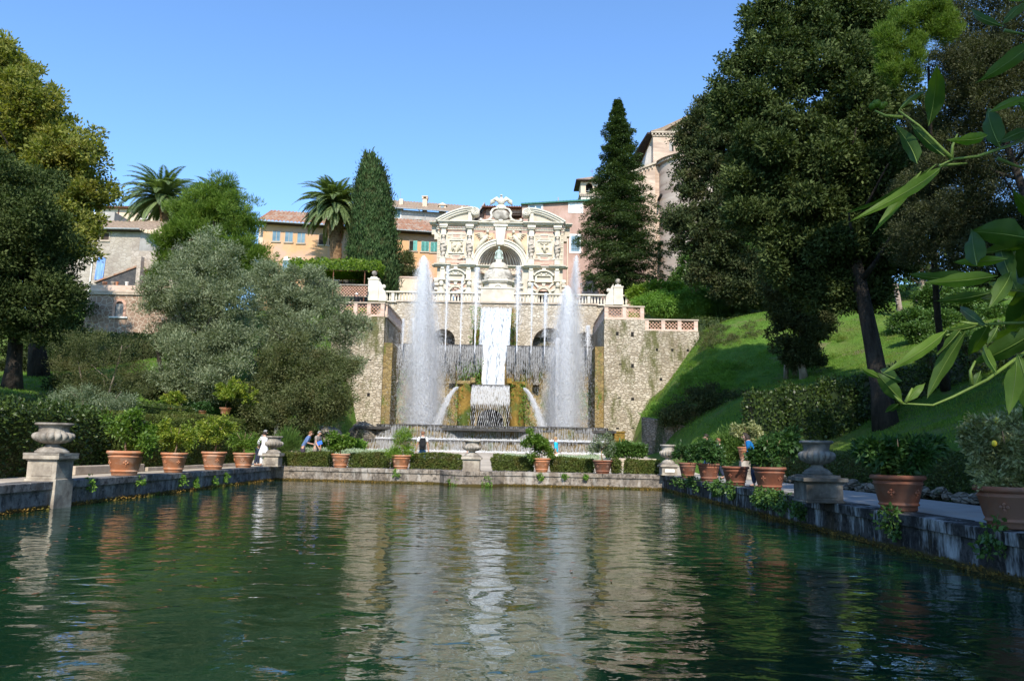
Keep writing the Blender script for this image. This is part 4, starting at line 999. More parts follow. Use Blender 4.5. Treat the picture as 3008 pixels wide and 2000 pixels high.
# mid ledge, broken forward over the blocks
mb = MB()
cornice(mb, -HW-.35, HW+.35, z1-.31, .18, .2); 
for hx in (-5.86, -3.3): cornice(mb, hx-.78, hx+.78, z1-.305, .5, .24, 3, .1)
for hx in (3.3, 5.86): cornice(mb, hx-.78, hx+.78, z1-.305, .5, .24, 3, .1)
for hx in (-4.52, 4.52): cornice(mb, hx-.5, hx+.5, z1-.33, .32, .22, 3, .08)
mb.build('ledge', M['marble'], fac)
mb = MB()
for hx in (-5.86, -4.52, -3.2, 3.2, 4.52, 5.86): mb.box(hx-.18, hx+.18, -.42, 0, z1-.55, z1-.32)
for hx in (-5.86, -3.2, 3.2, 5.86): mb.box(hx-.24, hx+.24, -.34, 0, z1-1.55, z1-.55); mb.box(hx-.34, hx+.34, -.4, 0, z1-1.7, z1-1.55)
mb.each('console', M['marble'], fac)
# lower storey: door pediments, voussoirs, herm busts, quoins
for s in (-1, 1):
    cx = s*4.5; zt_ = z1-.55
    mb = MB(); n = 16; R0 = 1.0
    for i in range(n):
        t0, t1 = math.pi*(.16+.68*i/n), math.pi*(.16+.68*(i+1)/n); 
        mb.prism([(cx+1.08*math.cos(t0), zt_-1.05+.95*math.sin(t0)), (cx+1.22*math.cos(t0), zt_-1.05+1.1*math.sin(t0)), (cx+1.22*math.cos(t1), zt_-1.05+1.1*math.sin(t1)), (cx+1.08*math.cos(t1), zt_-1.05+.95*math.sin(t1))], -.5, 0)
    mb.prism([(cx+1.08*math.cos(t), zt_-1.05+.95*math.sin(t)) for t in [math.pi*(.16+.068*i) for i in range(11)]], -.25, 0)
    for k in (-1, 1): mb.ball((cx+k*.25, -.3, zt_-.38), .13, 8, 6); mb.ball((cx+k*.5, -.28, zt_-.46), .1, 8, 6)
    mb.build('door_pediment', M['marble'], fac)
    mb = MB(); zp = L(zz(818)); mb.box(cx-.9, cx+.9, -.32, 0, zp-.38, zp-.26); mb.box(cx-.9, cx+.9, -.32, 0, zp+.26, zp+.4)
    for k in (-1, 1): mb.box(cx+k*.8-.1, cx+k*.8+.1, -.32, 0, zp-.26, zp+.26)
    mb.build('tablet_frame', M['marble'], fac); mb = MB(); mb.box(cx-.7, cx+.7, -.14, 0, zp-.26, zp+.26); mb.build('tablet', M['travertine'], fac)
    mb = MB()
    for i in range(14):
        t0, t1 = math.pi*i/14, math.pi*(i+1)/14
        mb.prism([(cx+.58*math.cos(t0), dz+.58*math.sin(t0)), (cx+.82*math.cos(t0), dz+.82*math.sin(t0)), (cx+.82*math.cos(t1), dz+.82*math.sin(t1)), (cx+.58*math.cos(t1), dz+.58*math.sin(t1))], -.14, 0)
    mb.build('door_arch', M['travertine'], fac)
    mb = MB()
    for t in (22, 50, 90, 130, 158):
        t = R_(t); d = Vector((math.cos(t), 0, math.sin(t))); sd_ = Vector((-d.z, 0, d.x)); wv = .16 if abs(t-math.pi/2) < .1 else .09
        top = 1.45 if abs(t-math.pi/2) < .1 else 1.5; A, B = Vector((cx, 0, dz))+d*.80, Vector((cx, 0, dz))+d*min(top, (zp-.38-dz)/max(.2, d.z))
        q = [A-sd_*wv*.8, A+sd_*wv*.8, B+sd_*wv*1.3, B-sd_*wv*1.3]; mb.prism([(p.x, p.z) for p in q], -.2, -.0)
    mb.build('voussoirs', M['marble'], fac)
    mb = MB(); mb.box(cx-1.0, cx+1.0, -.03, 0, dz+.3, zp-.38); mb.build('door_panel', M['pinkstone'], fac)
    for hx in (s*5.95, s*3.1):
        mb = MB(); mb.smooth = True; mb.ball((hx, -.35, z1-2.1), .26, 10, 8, sc=(1, .9, 1.25))
        mb.grid(lambda u, v: (hx+(.52-.16*v+.08*math.sin(u*12))*math.cos(u*2*math.pi)*(1-.25*(v > .8)), -.2+.34*math.sin(u*2*math.pi), z1-3.9+v*1.45), 16, 8, True); mb.build('herm_bust', M['marble'], fac)
        mb = MB(); mb.box(hx-.42, hx+.42, -.45, 0, 0, z1-4.1); mb.box(hx-.3, hx+.3, -.55, 0, z1-4.6, z1-4.3); mb.build('herm_plinth', M['travertine'], fac)
    mb = MB()
    for k in range(8): z = .25+k*.48; mb.box(s*6.5-.15, s*6.5+.28, -.25, .4, z, z+.24)
    mb.box(s*6.5-.2, s*6.5+.2, -.2, 0, z1-1.9, z1-1.45); mb.build('quoins', M['marble'], fac)
    # scrolled half pediment
    mb = MB(); N = 30; yo = -.95
    def arcp(t):   # from the outer end of the cornice up to the volute
        x = (HW+.05)-t*3.75; z = z2+.27+1.33*math.sin(t*math.pi/2)**.92; return x, z
    for (o0, o1, y) in ((0, .14, yo), (-.18, .0, yo+.1), (-.36, -.18, yo+.22), (-.46, -.36, yo+.4)):
        for i in range(N):
            (xa, za), (xb, zb) = arcp(i/N), arcp((i+1)/N); dx, dzz = xb-xa, zb-za; l_ = math.hypot(dx, dzz); nx_, nz_ = -dzz/l_, dx/l_
            nx_, nz_ = (-nx_, -nz_) if nz_ < 0 else (nx_, nz_)
            q = [(xa+nx_*o0, za+nz_*o0), (xb+nx_*o0, zb+nz_*o0), (xb+nx_*o1, zb+nz_*o1), (xa+nx_*o1, za+nz_*o1)]
            q = [(s*x, max(z, z2+.265)) for x, z in q]; mb.prism(q if s < 0 else q[::-1], y, .1)
    mb.build('pediment_arc', M['marble'], fac)
    mb = MB(); poly = [(s*arcp(i/20)[0], max(z2+.27, arcp(i/20)[1]-.4)) for i in range(21)]+[(s*2.75, z2+.27), (s*(HW), z2+.27)]
    mb.prism(poly, -.25, .1); mb.prism([(s*3.1, z2+.27), (s*3.25, z2+1.15), (s*4.4, z2+.9), (s*5.5, z2+.27)], -.5, -.25); mb.build('tympanum', M['travertine'], fac)
    mb = MB()
    for i in range(3, 19): x, z = arcp(i/20+.02); mb.box(s*x-.05, s*x+.05, -.42, -.25, max(z2+.3, z-.62), max(z2+.3, z-.62)+.1)
    mb.build('dentils', M['marble'], fac)
    mb = MB(); vc = (s*2.62, z2+.27+.97); n = len(mb.v); seg = 40
    mb.prism([(vc[0]+.43*math.cos(2*math.pi*i/28), vc[1]+.43*math.sin(2*math.pi*i/28)) for i in range(28)], -.93, .1)
    P = []
    for i in range(60):
        t = i/59*4.6*math.pi; rad = .42*(1-i/59*.82); a0 = math.pi/2 if s < 0 else math.pi/2; P.append((vc[0]-s*rad*math.cos(a0-t*-1)*1, -.96, vc[1]+rad*math.sin(a0+t)))
    mb.tube(P, .055, 5); mb.build('volute', M['marble'], fac)
    mb = MB(); mb.box(s*3.15-.2, s*3.15+.2, -.7, .1, z2+.27, z2+1.25); mb.box(s*3.15-.3, s*3.15+.3, -.78, .1, z2+1.25, z2+1.45); mb.build('pediment_pier', M['marble'], fac)
# blocking course and cartouche
mb = MB(); mb.prism([(-2.6, z2+.27), (-2.3, z2+.62), (-1.2, z2+.62), (1.2, z2+.62), (2.3, z2+.62), (2.6, z2+.27)], -.15, .5); mb.build('blocking_course', M['travertine'], fac)
mb = MB(); mb.smooth = True; cz = z2+1.55
mb.ball((0, -.22, cz), .84, 20, 14, sc=(1, .32, 1.0)); mb.build('shield', M['wornstone'], fac)
mb = MB(); mb.smooth = True
for s in (-1, 1):
    mb.tube([(s*.3, -.3, cz+1.1), (s*.75, -.35, cz+.85), (s*.98, -.35, cz+.35), (s*.9, -.35, cz-.2), (s*1.0, -.35, cz-.62), (s*1.35, -.32, cz-.92), (s*1.75, -.32, cz-.98), (s*1.98, -.3, cz-.82), (s*1.95, -.3, cz-.6), (s*1.8, -.3, cz-.62)], [.1, .14, .13, .12, .15, .17, .17, .15, .11, .06], 8)
    mb.tube([(0, -.42, cz-1.05), (s*.5, -.42, cz-1.0), (s*1.05, -.4, cz-.85), (s*1.5, -.35, cz-1.0)], [.12, .11, .1, .05], 7)
    mb.tube([(s*.88, -.3, cz+.6), (s*.62, -.34, cz+.95), (s*.2, -.36, cz+.92)], [.08, .1, .08], 6)
mb.ball((0, -.5, cz-1.0), .25, 10, 8, sc=(1.1, .6, 1)); mb.build('cartouche_scrolls', M['marble'], fac)
mb = MB(); mb.smooth = True; mb.ball((0, -.25, cz+1.15), .5, 14, 10, sc=(1, .6, .85), jit=.08); mb.ball((0, -.42, cz+.95), .2, 8, 6, sc=(1.4, .6, .7)); mb.build('crest', M['marble'], fac)
# eagle with raised wings
mb = MB(); mb.smooth = True; ez = cz+1.55
mb.tube([(0, -.1, ez-.1), (0, -.2, ez+.35), (0, -.18, ez+.8), (0, -.22, ez+1.12), (0, -.26, ez+1.28)], [.2, .36, .3, .12, .09], 12)
mb.ball((0, -.3, ez+1.4), .14, 10, 8, sc=(1, 1.2, 1)); mb.tube([(0, -.4, ez+1.4), (0, -.55, ez+1.34)], [.06, .015], 5)
for s in (-1, 1):
    for k in range(9):
        t = k/8; mb.tube([(s*.2, -.1, ez+.75-.3*t), (s*(.50+.10*t), -.05, ez+1.18-.25*t), (s*(.62+.30*t), .0, ez+(1.12-.30*t)-.15*(1-abs(t-.5))), (s*(.70+.36*t), .03, ez+.42-.34*t)], [.14, .18, .16, .07], 6)
    mb.tube([(s*.12, -.15, ez+.1), (s*.2, -.25, ez-.25)], [.14, .08], 6)
for k in (-.15, 0, .15): mb.tube([(k*.4, .0, ez+.2), (k, .02, ez-.35)], [.12, .1], 5)
mb.build('eagle', M['marble'], fac)
for o in fac.children:      # the whole crest is broad and low
    if o.name.split('.')[0] in ('shield', 'cartouche_scrolls', 'crest', 'eagle'):
        for v_ in o.data.vertices: v_.co.z = z2+.22+(v_.co.z-z2-.3)*.70; v_.co.x *= 1.06

# chapel-like tempietto in front of the niche, its parapet over the cascade
TY = 72.4
def tz(py): return W(1467, py, TY).z
tb = 13.95; tp = empty('marble_chapel', (XC, TY, tb), 'small domed marble chapel in front of the shell niche, above the cascade', 'chapel')
def Lt(z): return z-tb
def oct_(rx, ry, ch=.38): return [(-rx, ry), (-rx, -ry+ry*ch*1.2), (-rx+rx*ch, -ry), (rx-rx*ch, -ry), (rx, -ry+ry*ch*1.2), (rx, ry)]
mb = MB(); zA = Lt(tz(838)); mb.prism(oct_(1.30, 1.2), 0, zA, 'z'); mb.build('drum', M['travertine'], tp)
mb = MB(); zB_ = Lt(tz(832)); mb.prism(oct_(1.36, 1.28), zA-.5, zA-.28, 'z'); mb.prism(oct_(1.42, 1.34), zA, zA+.12, 'z'); mb.prism(oct_(1.52, 1.45), zA+.12, zA+.3, 'z'); mb.build('cornice', M['marble'], tp)
zC = Lt(tz(817)); mb = MB(); mb.prism(oct_(1.32, 1.25), zA+.3, zC, 'z')
for k in range(7): mb.ball((-1.0+k*.33, -1.22, zC-.18), .13, 8, 5, sc=(1, .5, .8))
mb.build('attic', M['wornstone'], tp)
zD = Lt(tz(790)); zE = Lt(tz(772)); mb = MB(); mb.smooth = True
def dome(u, v):
    a = math.pi*2*u; k = 1-v**2.6*.42; c, s_ = math.cos(a), math.sin(a); q = max(abs(c), abs(s_), (abs(c)+abs(s_))*.76); return (1.34*k*c/q, 1.2*k*s_/q, zC+(zD-zC)*v)
mb.grid(dome, 40, 12, True); mb.build('dome', M['wornstone'], tp)
mb = MB(); mb.smooth = True; mb.lathe([(.98, zD-.12), (.95, zD), (.86, zD+.25), (.66, zD+.5), (.36, zE+.02), (.30, zE+.12)], seg=28); mb.build('cap_dome', M['travertine'], tp)
mb = MB(); mb.box(-.28, .28, -.28, .28, zE+.1, zE+.28); mb.build('statue_base', M['marble'], tp)
# green statue
mb = MB(); mb.smooth = True; h0 = zE+.28; sh_ = Lt(tz(737))-h0
mb.lathe([(.30, 0), (.32, .1), (.27, .35), (.20, .62), (.26, .80), (.24, .9), (.10, 1.0), (.06, 1.06)], (0, 0, h0), 14, flute=lambda a, k: 1+.10*math.cos(a*7+k), sy=.8)
for p in range(1): mb.ball((0, -.03, h0+1.18), .12, 10, 8, sc=(.9, .9, 1.1))
for s in (-1, 1): mb.tube([(s*.2, 0, h0+.88), (s*.34, -.05, h0+.62), (s*.26, -.18, h0+.45)], [.08, .06, .05], 6); mb.ball((s*.34, -.02, h0+.16), .1, 8, 6, sc=(1, 1, 1.5)); mb.ball((s*.34, -.02, h0+.37), .07, 8, 6)
mb.build('statue', M['bronze_green'], tp)
# front niche, swags and the white parapet box
mb = MB(); nz_ = Lt(tz(857)); n = 12
mb.prism([(.34*math.cos(math.pi*i/n), nz_+.36*math.sin(math.pi*i/n)) for i in range(n+1)]+[(-.34, nz_-.5), (.34, nz_-.5)], -1.215, -1.19); mb.build('small_niche', M['bronze_green'], tp)
mb = MB()
for i in range(n):
    t0, t1 = math.pi*i/n, math.pi*(i+1)/n; mb.prism([(.34*math.cos(t0), nz_+.36*math.sin(t0)), (.52*math.cos(t0), nz_+.54*math.sin(t0)), (.52*math.cos(t1), nz_+.54*math.sin(t1)), (.34*math.cos(t1), nz_+.36*math.sin(t1))], -1.36, -1.19)
for s in (-1, 1): mb.ball((s*.98, -1.1, zA-1.0), .16, 8, 6, jit=.2); mb.ball((s*.92, -1.14, zA-.8), .12, 8, 6, jit=.2); mb.ball((s*.65, -1.2, zA-.72), .11, 8, 6, sc=(1.3, .5, 1))
mb.build('niche_trim', M['marble'], tp)
zP = Lt(tz(869)); mb = MB(); mb.box(-1.52, 1.52, -2.75, -2.3, -.1, zP+.1); mb.box(-1.52, -1.3, -2.3, -.6, -.1, zP+.1); mb.box(1.3, 1.52, -2.3, -.6, -.1, zP+.1); mb.build('parapet_box', M['travertine'], tp)
mb = MB(); mb.box(-1.6, 1.6, -2.82, -2.25, zP+.1, zP+.2); mb.box(-1.58, 1.58, -2.80, -2.3, -.16, -.08); mb.build('parapet_rail', M['marble'], tp)
mb = MB(); mb.smooth = True
for s in (-1, 1): mb.tube([(s*.55, -2.78, .55), (s*.35, -2.82, .8), (s*.1, -2.82, .75)], .05, 6); mb.tube([(s*.62, -2.78, .1), (s*.66, -2.8, .45), (s*.58, -2.8, .75)], .05, 6)
mb.ball((0, -2.78, .38), .22, 10, 8, sc=(.9, .4, 1.2)); mb.build('parapet_relief', M['relief'], tp)
mb = MB(); mb.box(-1.45, 1.45, -2.7, -2.2, -.3, -.17); mb.build('mossy_lip', M['moss'], tp)

# ================================================================== BUILDINGS
def roofstrip(name, x0, x1, y0, z0, y1, z1, mat, parent, pitch=.30, amp=.055, over=.0):
    """pantile roof plane running from the eave (y0,z0) up to the ridge (y1,z1): rolls and channels, stepped courses"""
    mb = MB(); nx_ = max(8, int((x1-x0)/pitch*4)); ny_ = max(3, int(math.hypot(y1-y0, z1-z0)/.42)); rr = random.Random(5)
    off = [rr.uniform(-.02, .02) for _ in range(nx_+1)]
    def f(u, v):
        x = x0+(x1-x0)*u; k = v*ny_; st = .035*(1-(k-int(k)))
        return (x, y0+(y1-y0)*v, z0+(z1-z0)*v+amp*math.cos(2*math.pi*(x-x0)/pitch)+st+off[int(u*nx_)]*.5)
    mb.grid(f, nx_, ny_*2); n = len(mb.v); return mb.build(name, mat, parent, smooth=False)
def window(parent, cx, cz, w, h, y, frame, glass, fw_=.12, mull=1, sill=True, shutter=None, arch=False, depth=.12):
    f = empty_part('window', parent, (cx, y, cz))
    mb = MB(); a, b = w/2, h/2
    if fw_:
        mb.box(-a-fw_, -a, -.05, .0, -b-fw_, b+fw_); mb.box(a, a+fw_, -.05, .0, -b-fw_, b+fw_); mb.box(-a, a, -.05, .0, b, b+fw_); mb.box(-a, a, -.05, .0, -b-fw_, -b)
        mb.build('frame', frame, f)
    mb = MB(); mb.box(-a, a, -.012, .0, -b, b); mb.build('pane', glass, f)
    if mull:
        mb = MB()
        for i in range(1, mull+1): x = -a+w*i/(mull+1); mb.box(x-.025, x+.025, -.035, -.012, -b, b)
        mb.build('mullion', frame if fw_ else M['wood'], f)
    if sill: mb = MB(); mb.box(-a-.14, a+.14, -.12, .0, -b-.12-(fw_ or 0), -b-(fw_ or 0)-.002); mb.build('sill', M['kerb'], f)
    if shutter:
        m, op = shutter
        for s in (-1, 1):
            mb = MB(); 
            if op == 'closed': mb.box(min(0, s*a)+.01, max(0, s*a)-.01, -.05, -.037, -b, b)
            elif op == 'open': mb.box(min(s*a, s*(a+a)), max(s*a, s*(a+a)), -.09, -.052, -b, b)
            elif op == 'half':
                if s < 0: continue
                mb.box(0, a*1.05, -.09, -.037, -b, b)
            for k in range(9):
                zz_ = -b+h*(k+.5)/9; x0, x1 = (min(0, s*a), max(0, s*a)) if op != 'open' else (min(s*a, s*2*a), max(s*a, s*2*a)); mb.box(x0+.06, x1-.06, -.11, -.05, zz_-.02, zz_+.02)
            mb.build('shutter', m, f)
    return f
def empty_part(name, parent, loc):
    o = bpy.data.objects.new(name, None); COL.objects.link(o); o.location = loc; o.parent = parent; o.empty_display_size = .2; return o

# ---- long ochre wing behind palm and cypress. front plane Y=84
Y0 = 84.0; xl = W(772, 700, Y0).x; xr = -6.8; zE_ = 25.0; zb_ = 14.8
r = empty('ochre_wing', (xl, Y0, zb_), 'long ochre wing with red tile roof and shuttered windows behind the palm', 'building')
zE1 = W(772, 655, Y0).z-zb_; zE2 = W(1275, 692, Y0).z-zb_; wd_ = xr-xl
mb = MB(); mb.prism([(0, 0), (wd_, 0), (wd_, zE2), (0, zE1)], 0, 9); mb.build('wall', M['yellow'], r)
mb = MB(); s0 = (zE2-zE1)/wd_
nx_ = int((wd_+.8)/.30*4); ny_ = 10
def rf(u, v): x = -.4+(wd_+.8)*u; k = v*ny_; return (x, -.9+4.5*v, zE1+s0*x+.05+2.5*v+.06*math.cos(2*math.pi*x/.42)+.05*(1-(k-int(k))))
mb.grid(rf, nx_, ny_*2); mb.build('roof', M['tile'], r)
mb = MB(); mb.prism([(-.4, zE1-.12), (wd_+.4, zE2-.12), (wd_+.4, zE2-.02), (-.4, zE1-.02)], -.85, 0); mb.build('eave', M['wood'], r)
mb = MB(); mb.tube([(-.5, -.95, zE1-.02), (wd_+.4, -.95, zE2-.02)], .07, 8); mb.build('gutter', M['gutter'], r)
for px, py in ((812, 694), (849, 696), (885, 699)):
    q = W(px, py, Y0); window(r, q.x-xl, q.z-zb_, .82, 1.12, 0, M['kerb'], M['glass'], .05, 1, True, None)
for px, py in ((948, 704), (978, 706)):
    q = W(px, py, Y0); window(r, q.x-xl, q.z-zb_, .82, 1.12, 0, M['kerb'], M['dark'], .05, 0, True, None)
for px, py, op in ((1214, 722, 'half'), (1249, 724, 'closed'), (1276, 726, 'closed')):
    q = W(px, py, Y0); window(r, q.x-xl, q.z-zb_, .84, 1.1, 0, M['kerb'], M['dark'] if op == 'half' else M['glass'], .05, 0, True, (M['tealshutter'], op))
for px, py in ((843, 760), (878, 762), (944, 766)):
    q = W(px, py, Y0); mb = MB(); mb.prism([(q.x-xl+.44*math.cos(math.pi*i/12), q.z-zb_-.2+.46*math.sin(math.pi*i/12)) for i in range(13)], -.06, 0); mb.build('lunette', M['whiteframe'], r)
    mb = MB(); mb.box(q.x-xl-.44, q.x-xl+.44, -.05, 0, q.z-zb_-1.5, q.z-zb_-.26); mb.build('lower_window', M['glass'], r)
mb = MB(); mb.prism([(wd_*.24, zE1*.60), (wd_*.30, zE1*.62), (wd_*.33, zE1*.50), (wd_*.42, zE1*.47), (wd_*.37, zE1*.38), (wd_*.3, zE1*.33), (wd_*.235, zE1*.42), (wd_*.25, zE1*.5)], -.006, 0); mb.build('bare_plaster', M['beige'], r)
# side return on the left
mb = MB(); mb.box(-.7, 0, .6, 6, zE1-2.9, zE1-.3); mb.box(-1.2, -.0, .3, 6, zE1-3.05, zE1-2.9); mb.build('loggia_post', M['beige'], r)

# ---- grey house behind, with dormers and chimneys. Y=104
Y0 = 104.0; xl, xr = W(1150, 620, Y0).x-2, W(1345, 640, Y0).x+1; zb_ = 20.0
r = empty('grey_house', (xl, Y0, zb_), 'grey rendered house with green shutters and chimneys behind the ochre wing', 'building'); wd_ = xr-xl
zE1 = W(1150, 612, Y0).z-zb_; zE2 = W(1330, 629, Y0).z-zb_
mb = MB(); mb.prism([(0, 0), (wd_, 0), (wd_, zE2), (0, zE1)], 0, 9); mb.build('wall', M['greyrender'], r)
s0 = (zE2-zE1)/wd_; mb = MB()
def rf2(u, v): x = -.4+(wd_+.8)*u; return (x, -.7+5*v, zE1+s0*x+.05+2.6*v+.06*math.cos(2*math.pi*x/.45))
mb.grid(rf2, int(wd_/.45*4), 14); mb.build('roof', M['oldtile'], r)
mb = MB(); mb.tube([(-.4, -.75, zE1), (wd_+.4, -.75, zE2)], .08, 8); mb.tube([(5.5, -.7, zE1-.1), (6.7, -.1, zE1-1.0), (6.7, -.1, 1)], .06, 6); mb.build('gutter', M['gutter'], r)
q = W(1167, 628, Y0); window(r, q.x-xl, q.z-zb_, .9, 1.25, 0, M['whiteframe'], M['glass'], .1, 1, True, (M['blueshutter'], 'closed'))
q = W(1223, 658, Y0); window(r, q.x-xl, q.z-zb_, .9, 1.25, 0, M['greyrender'], M['dark'], .05, 1, True, (M['greenshutter'], 'open'))
q = W(1272, 666, Y0); window(r, q.x-xl, q.z-zb_, .9, 1.25, 0, M['greyrender'], M['dark'], .05, 1, True, (M['greenshutter'], 'open'))
for px, py, top, w_, hollow in ((1179, 612, 587, .5, 0), (1248, 614, 587, .62, 1), (1300, 622, 606, 1.0, 2), (1358, 622, 608, .22, 0)):
    b = W(px, py, Y0+2); t_ = W(px, top, Y0+2); h = t_.z-b.z+.6; mb = MB(); x = b.x-xl; z = b.z-zb_-.6
    mb.box(x-w_/2, x+w_/2, 1.6, 2.4, z, z+h); 
    if hollow == 1: mb.box(x-w_/2-.08, x-w_/2+.1, 1.5, 2.5, z+h, z+h+.3); mb.box(x+w_/2-.1, x+w_/2+.08, 1.5, 2.5, z+h, z+h+.3); mb.box(x-w_/2-.12, x+w_/2+.12, 1.45, 2.55, z+h+.3, z+h+.4)
    if hollow == 2: mb.prism([(x-w_/2-.15, z+h), (x+w_/2+.15, z+h), (x, z+h+.35)], 1.4, 2.5)
    mb.build('dormer' if hollow == 2 else 'chimney', M['beige'], r)
    if hollow == 2: mb = MB(); mb.box(x-.25, x+.25, 1.55, 1.595, z+h-.75, z+h-.1); mb.build('dormer_window', M['glass'], r)
b = W(1176, 588, Y0+3); mb = MB(); mb.tube([(b.x-xl, 3, b.z-zb_-1), (b.x-xl, 3, b.z-zb_+1.4)], .02, 4); mb.tube([(b.x-xl-.7, 3, b.z-zb_+.4), (b.x-xl+.1, 3, b.z-zb_+.1)], .015, 4); mb.build('aerial', M['gutter'], r)

# ---- pink palace block right of the facade. Y=88
Y0 = 88.0; xl = W(1532, 700, Y0).x; xr = 14.5; zb_ = 14.8
r = empty('pink_building', (xl, Y0, zb_), 'tall pink rendered building with white framed windows right of the facade', 'building'); wd_ = xr-xl
zE1 = W(1532, 601, Y0).z-zb_; zE2 = zE1+(W(1760, 588, Y0).z-W(1532, 601, Y0).z)*wd_/(W(1760, 588, Y0).x-xl)
mb = MB(); mb.prism([(0, 0), (wd_, 0), (wd_, zE2), (0, zE1)], 0, 10); mb.build('wall', M['pink'], r)
mb = MB()
def rf3(u, v): x = -.1+(wd_+.3)*u; return (x, -.35+6*v, zE1+(zE2-zE1)*x/wd_+.06+.5*v+.05*math.cos(2*math.pi*x/.4))
mb.grid(rf3, int(wd_/.4*4), 6); mb.build('roof', M['oldtile'], r)
mb = MB(); mb.prism([(-.15, zE1-.1), (wd_, zE2-.1), (wd_, zE2+.06), (-.15, zE1+.06)], -.38, 0); mb.build('eave', M['greenshutter'], r)
for px, py, w_, h_, g_, ml in ((1573, 615, 1.36, .84, 'glass', 1), (1691, 611, 1.36, .84, 'paleblind', 1), (1690, 716, .98, 1.86, 'glass', 0)):
    q = W(px, py, Y0); f = window(r, q.x-xl, q.z-zb_, w_, h_, 0, M['whiteframe'], M[g_], .2, ml, False)
    if ml: mb = MB(); mb.box(-.07, .07, -.055, -.036, -h_/2, h_/2); mb.build('stone_mullion', M['whiteframe'], f)
    else:
        mb = MB(); 
        for k in range(1, 4): mb.box(-w_/2+w_*k/4-.012, -w_/2+w_*k/4+.012, -.03, -.0125, -h_/2, h_/2)
        for k in range(1, 6): mb.box(-w_/2, w_/2, -.034, -.0305, -h_/2+h_*k/6-.012, -h_/2+h_*k/6+.012)
        mb.build('glazing_bar', M['wood'], f)
q = W(1667, 700, Y0); mb = MB(); mb.tube([(q.x-xl, -.1, 1.5), (q.x-xl, -.1, q.z-zb_+1.7)], .07, 6); mb.build('downpipe', M['beige'], r)
mb = MB(); mb.tube([(.55, -.12, zE1-.15), (.55, -.12, zE1-1.4), (-.5, -.15, zE1-1.9)], .06, 6); mb.build('rust_downpipe', M['rust'], r)
q = W(1640, 585, Y0+2); mb = MB(); mb.tube([(q.x-xl, 2, q.z-zb_-.6), (q.x-xl, 2, q.z-zb_+.2)], .09, 6); mb.build('flue', M['gutter'], r)
# ---- lower pink part behind the eagle. Y=92
Y0 = 92.0; xl = W(1422, 640, Y0).x; xr_ = W(1532, 640, Y0).x+.3; zb_ = 20
r = empty('pink_annexe', (xl, Y0, zb_), 'lower pink annexe with tiled lean-to roof behind the stone eagle', 'building'); wd_ = xr_-xl; zE = W(1425, 611, Y0).z-zb_
mb = MB(); mb.box(0, wd_, 0, 8, 0, zE); mb.build('wall', M['pink'], r)
roofstrip('roof', -.2, wd_, -.9, zE-.02, 4, zE+1.1, M['oldtile'], r)
mb = MB(); mb.box(-.3, wd_, -.95, .02, zE-.14, zE-.04); mb.build('eave', M['rust'], r)
q = W(1500, 632, Y0); roofstrip('lean_to', wd_*.5, wd_, -1.0, q.z-zb_-.1, 0, q.z-zb_+.25, M['oldtile'], r)
mb = MB(); mb.box(wd_*.5, wd_, -1.0, 0, q.z-zb_-.35, q.z-zb_-.18); mb.build('lean_to_beam', M['wood'], r)
# sloping roof flank to its left
a = W(1420, 600, Y0); b = W(1395, 662, Y0); mb = MB(); n = mb.pts([(.05, -.9, a.z-zb_), (.3, 6, a.z-zb_+.7), (b.x-xl-1.0, 6, b.z-zb_-.4), (b.x-xl-.8, -.9, b.z-zb_-.4), (.05, -.9, a.z-zb_-.25), (b.x-xl-.8, -.9, b.z-zb_-.65)]); mb.face((n, n+1, n+2, n+3)); mb.face((n+4, n, n+3, n+5)); mb.build('flank_roof', M['greyrender'], r)
mb = MB(); mb.prism([(.0, 0), (0, zE-.1), (b.x-xl-.7, b.z-zb_-.6), (b.x-xl-.7, 0)], .3, 4); mb.build('flank_wall', M['pink'], r)
mb = MB(); mb.tube([(.12, -.12, zE-.2), (.12, -.12, 1)], .06, 6); mb.build('downpipe', M['rust'], r)

# ---- bell tower. Y=112
Y0 = 112.0; a = W(1706, 565, Y0); b = W(1756, 565, Y0); zb_ = 30
r = empty('bell_tower', (a.x, Y0, zb_), 'small square bell tower with arched openings and tiled pyramid roof', 'tower'); w_ = b.x-a.x+1.2
zt_ = W(1706, 531, Y0).z-zb_; zs = W(1706, 568, Y0).z-zb_
mb = MB(); archwall(mb, 0, w_, zs, zt_, 0, .4, [(W(1731, 550, Y0).x-a.x, W(1731, 547, Y0).z-zb_, .52, W(1731, 566, Y0).z-zb_), (W(1757, 550, Y0).x-a.x+.35, W(1731, 547, Y0).z-zb_, .45, W(1731, 566, Y0).z-zb_)])
mb.box(0, .4, .4, w_, zs, zt_); mb.box(w_-.4, w_, .4, w_, zs, zt_); mb.box(.4, w_-.4, w_-.4, w_, zs, zt_); mb.build('belfry', M['beige'], r)
mb = MB(); mb.box(.5, w_-.5, 1.0, 1.1, zs, zt_); mb.build('dark_inside', M['dark'], r)
mb = MB(); mb.box(.05, w_-.05, .05, w_, 0, zs-.5); mb.build('shaft', M['marble'], r)
mb = MB(); mb.box(-.2, w_+.2, -.2, w_+.2, zs-.22, zs-.002); mb.box(-.1, w_+.1, -.1, w_+.1, zs-.5, zs-.23)
k = -.2
while k < w_: mb.box(k, k+.14, -.24, -.2, zs-.36, zs-.22); k += .3
mb.build('string_course', M['kerb'], r)
mb = MB(); c = w_/2; e = .75; n = mb.pts([(-e, -e, zt_), (w_+e, -e, zt_), (w_+e, w_+e, zt_), (-e, w_+e, zt_), (c, c, zt_+1.35)])
for q in ((0, 1, 4), (1, 2, 4), (2, 3, 4), (3, 0, 4), (3, 2, 1, 0)): mb.face([n+i for i in q])
mb.build('roof', M['oldtile'], r); mb = MB(); mb.box(-e, w_+e, -e, w_+e, zt_-.16, zt_-.004); mb.build('eave', M['wood'], r)
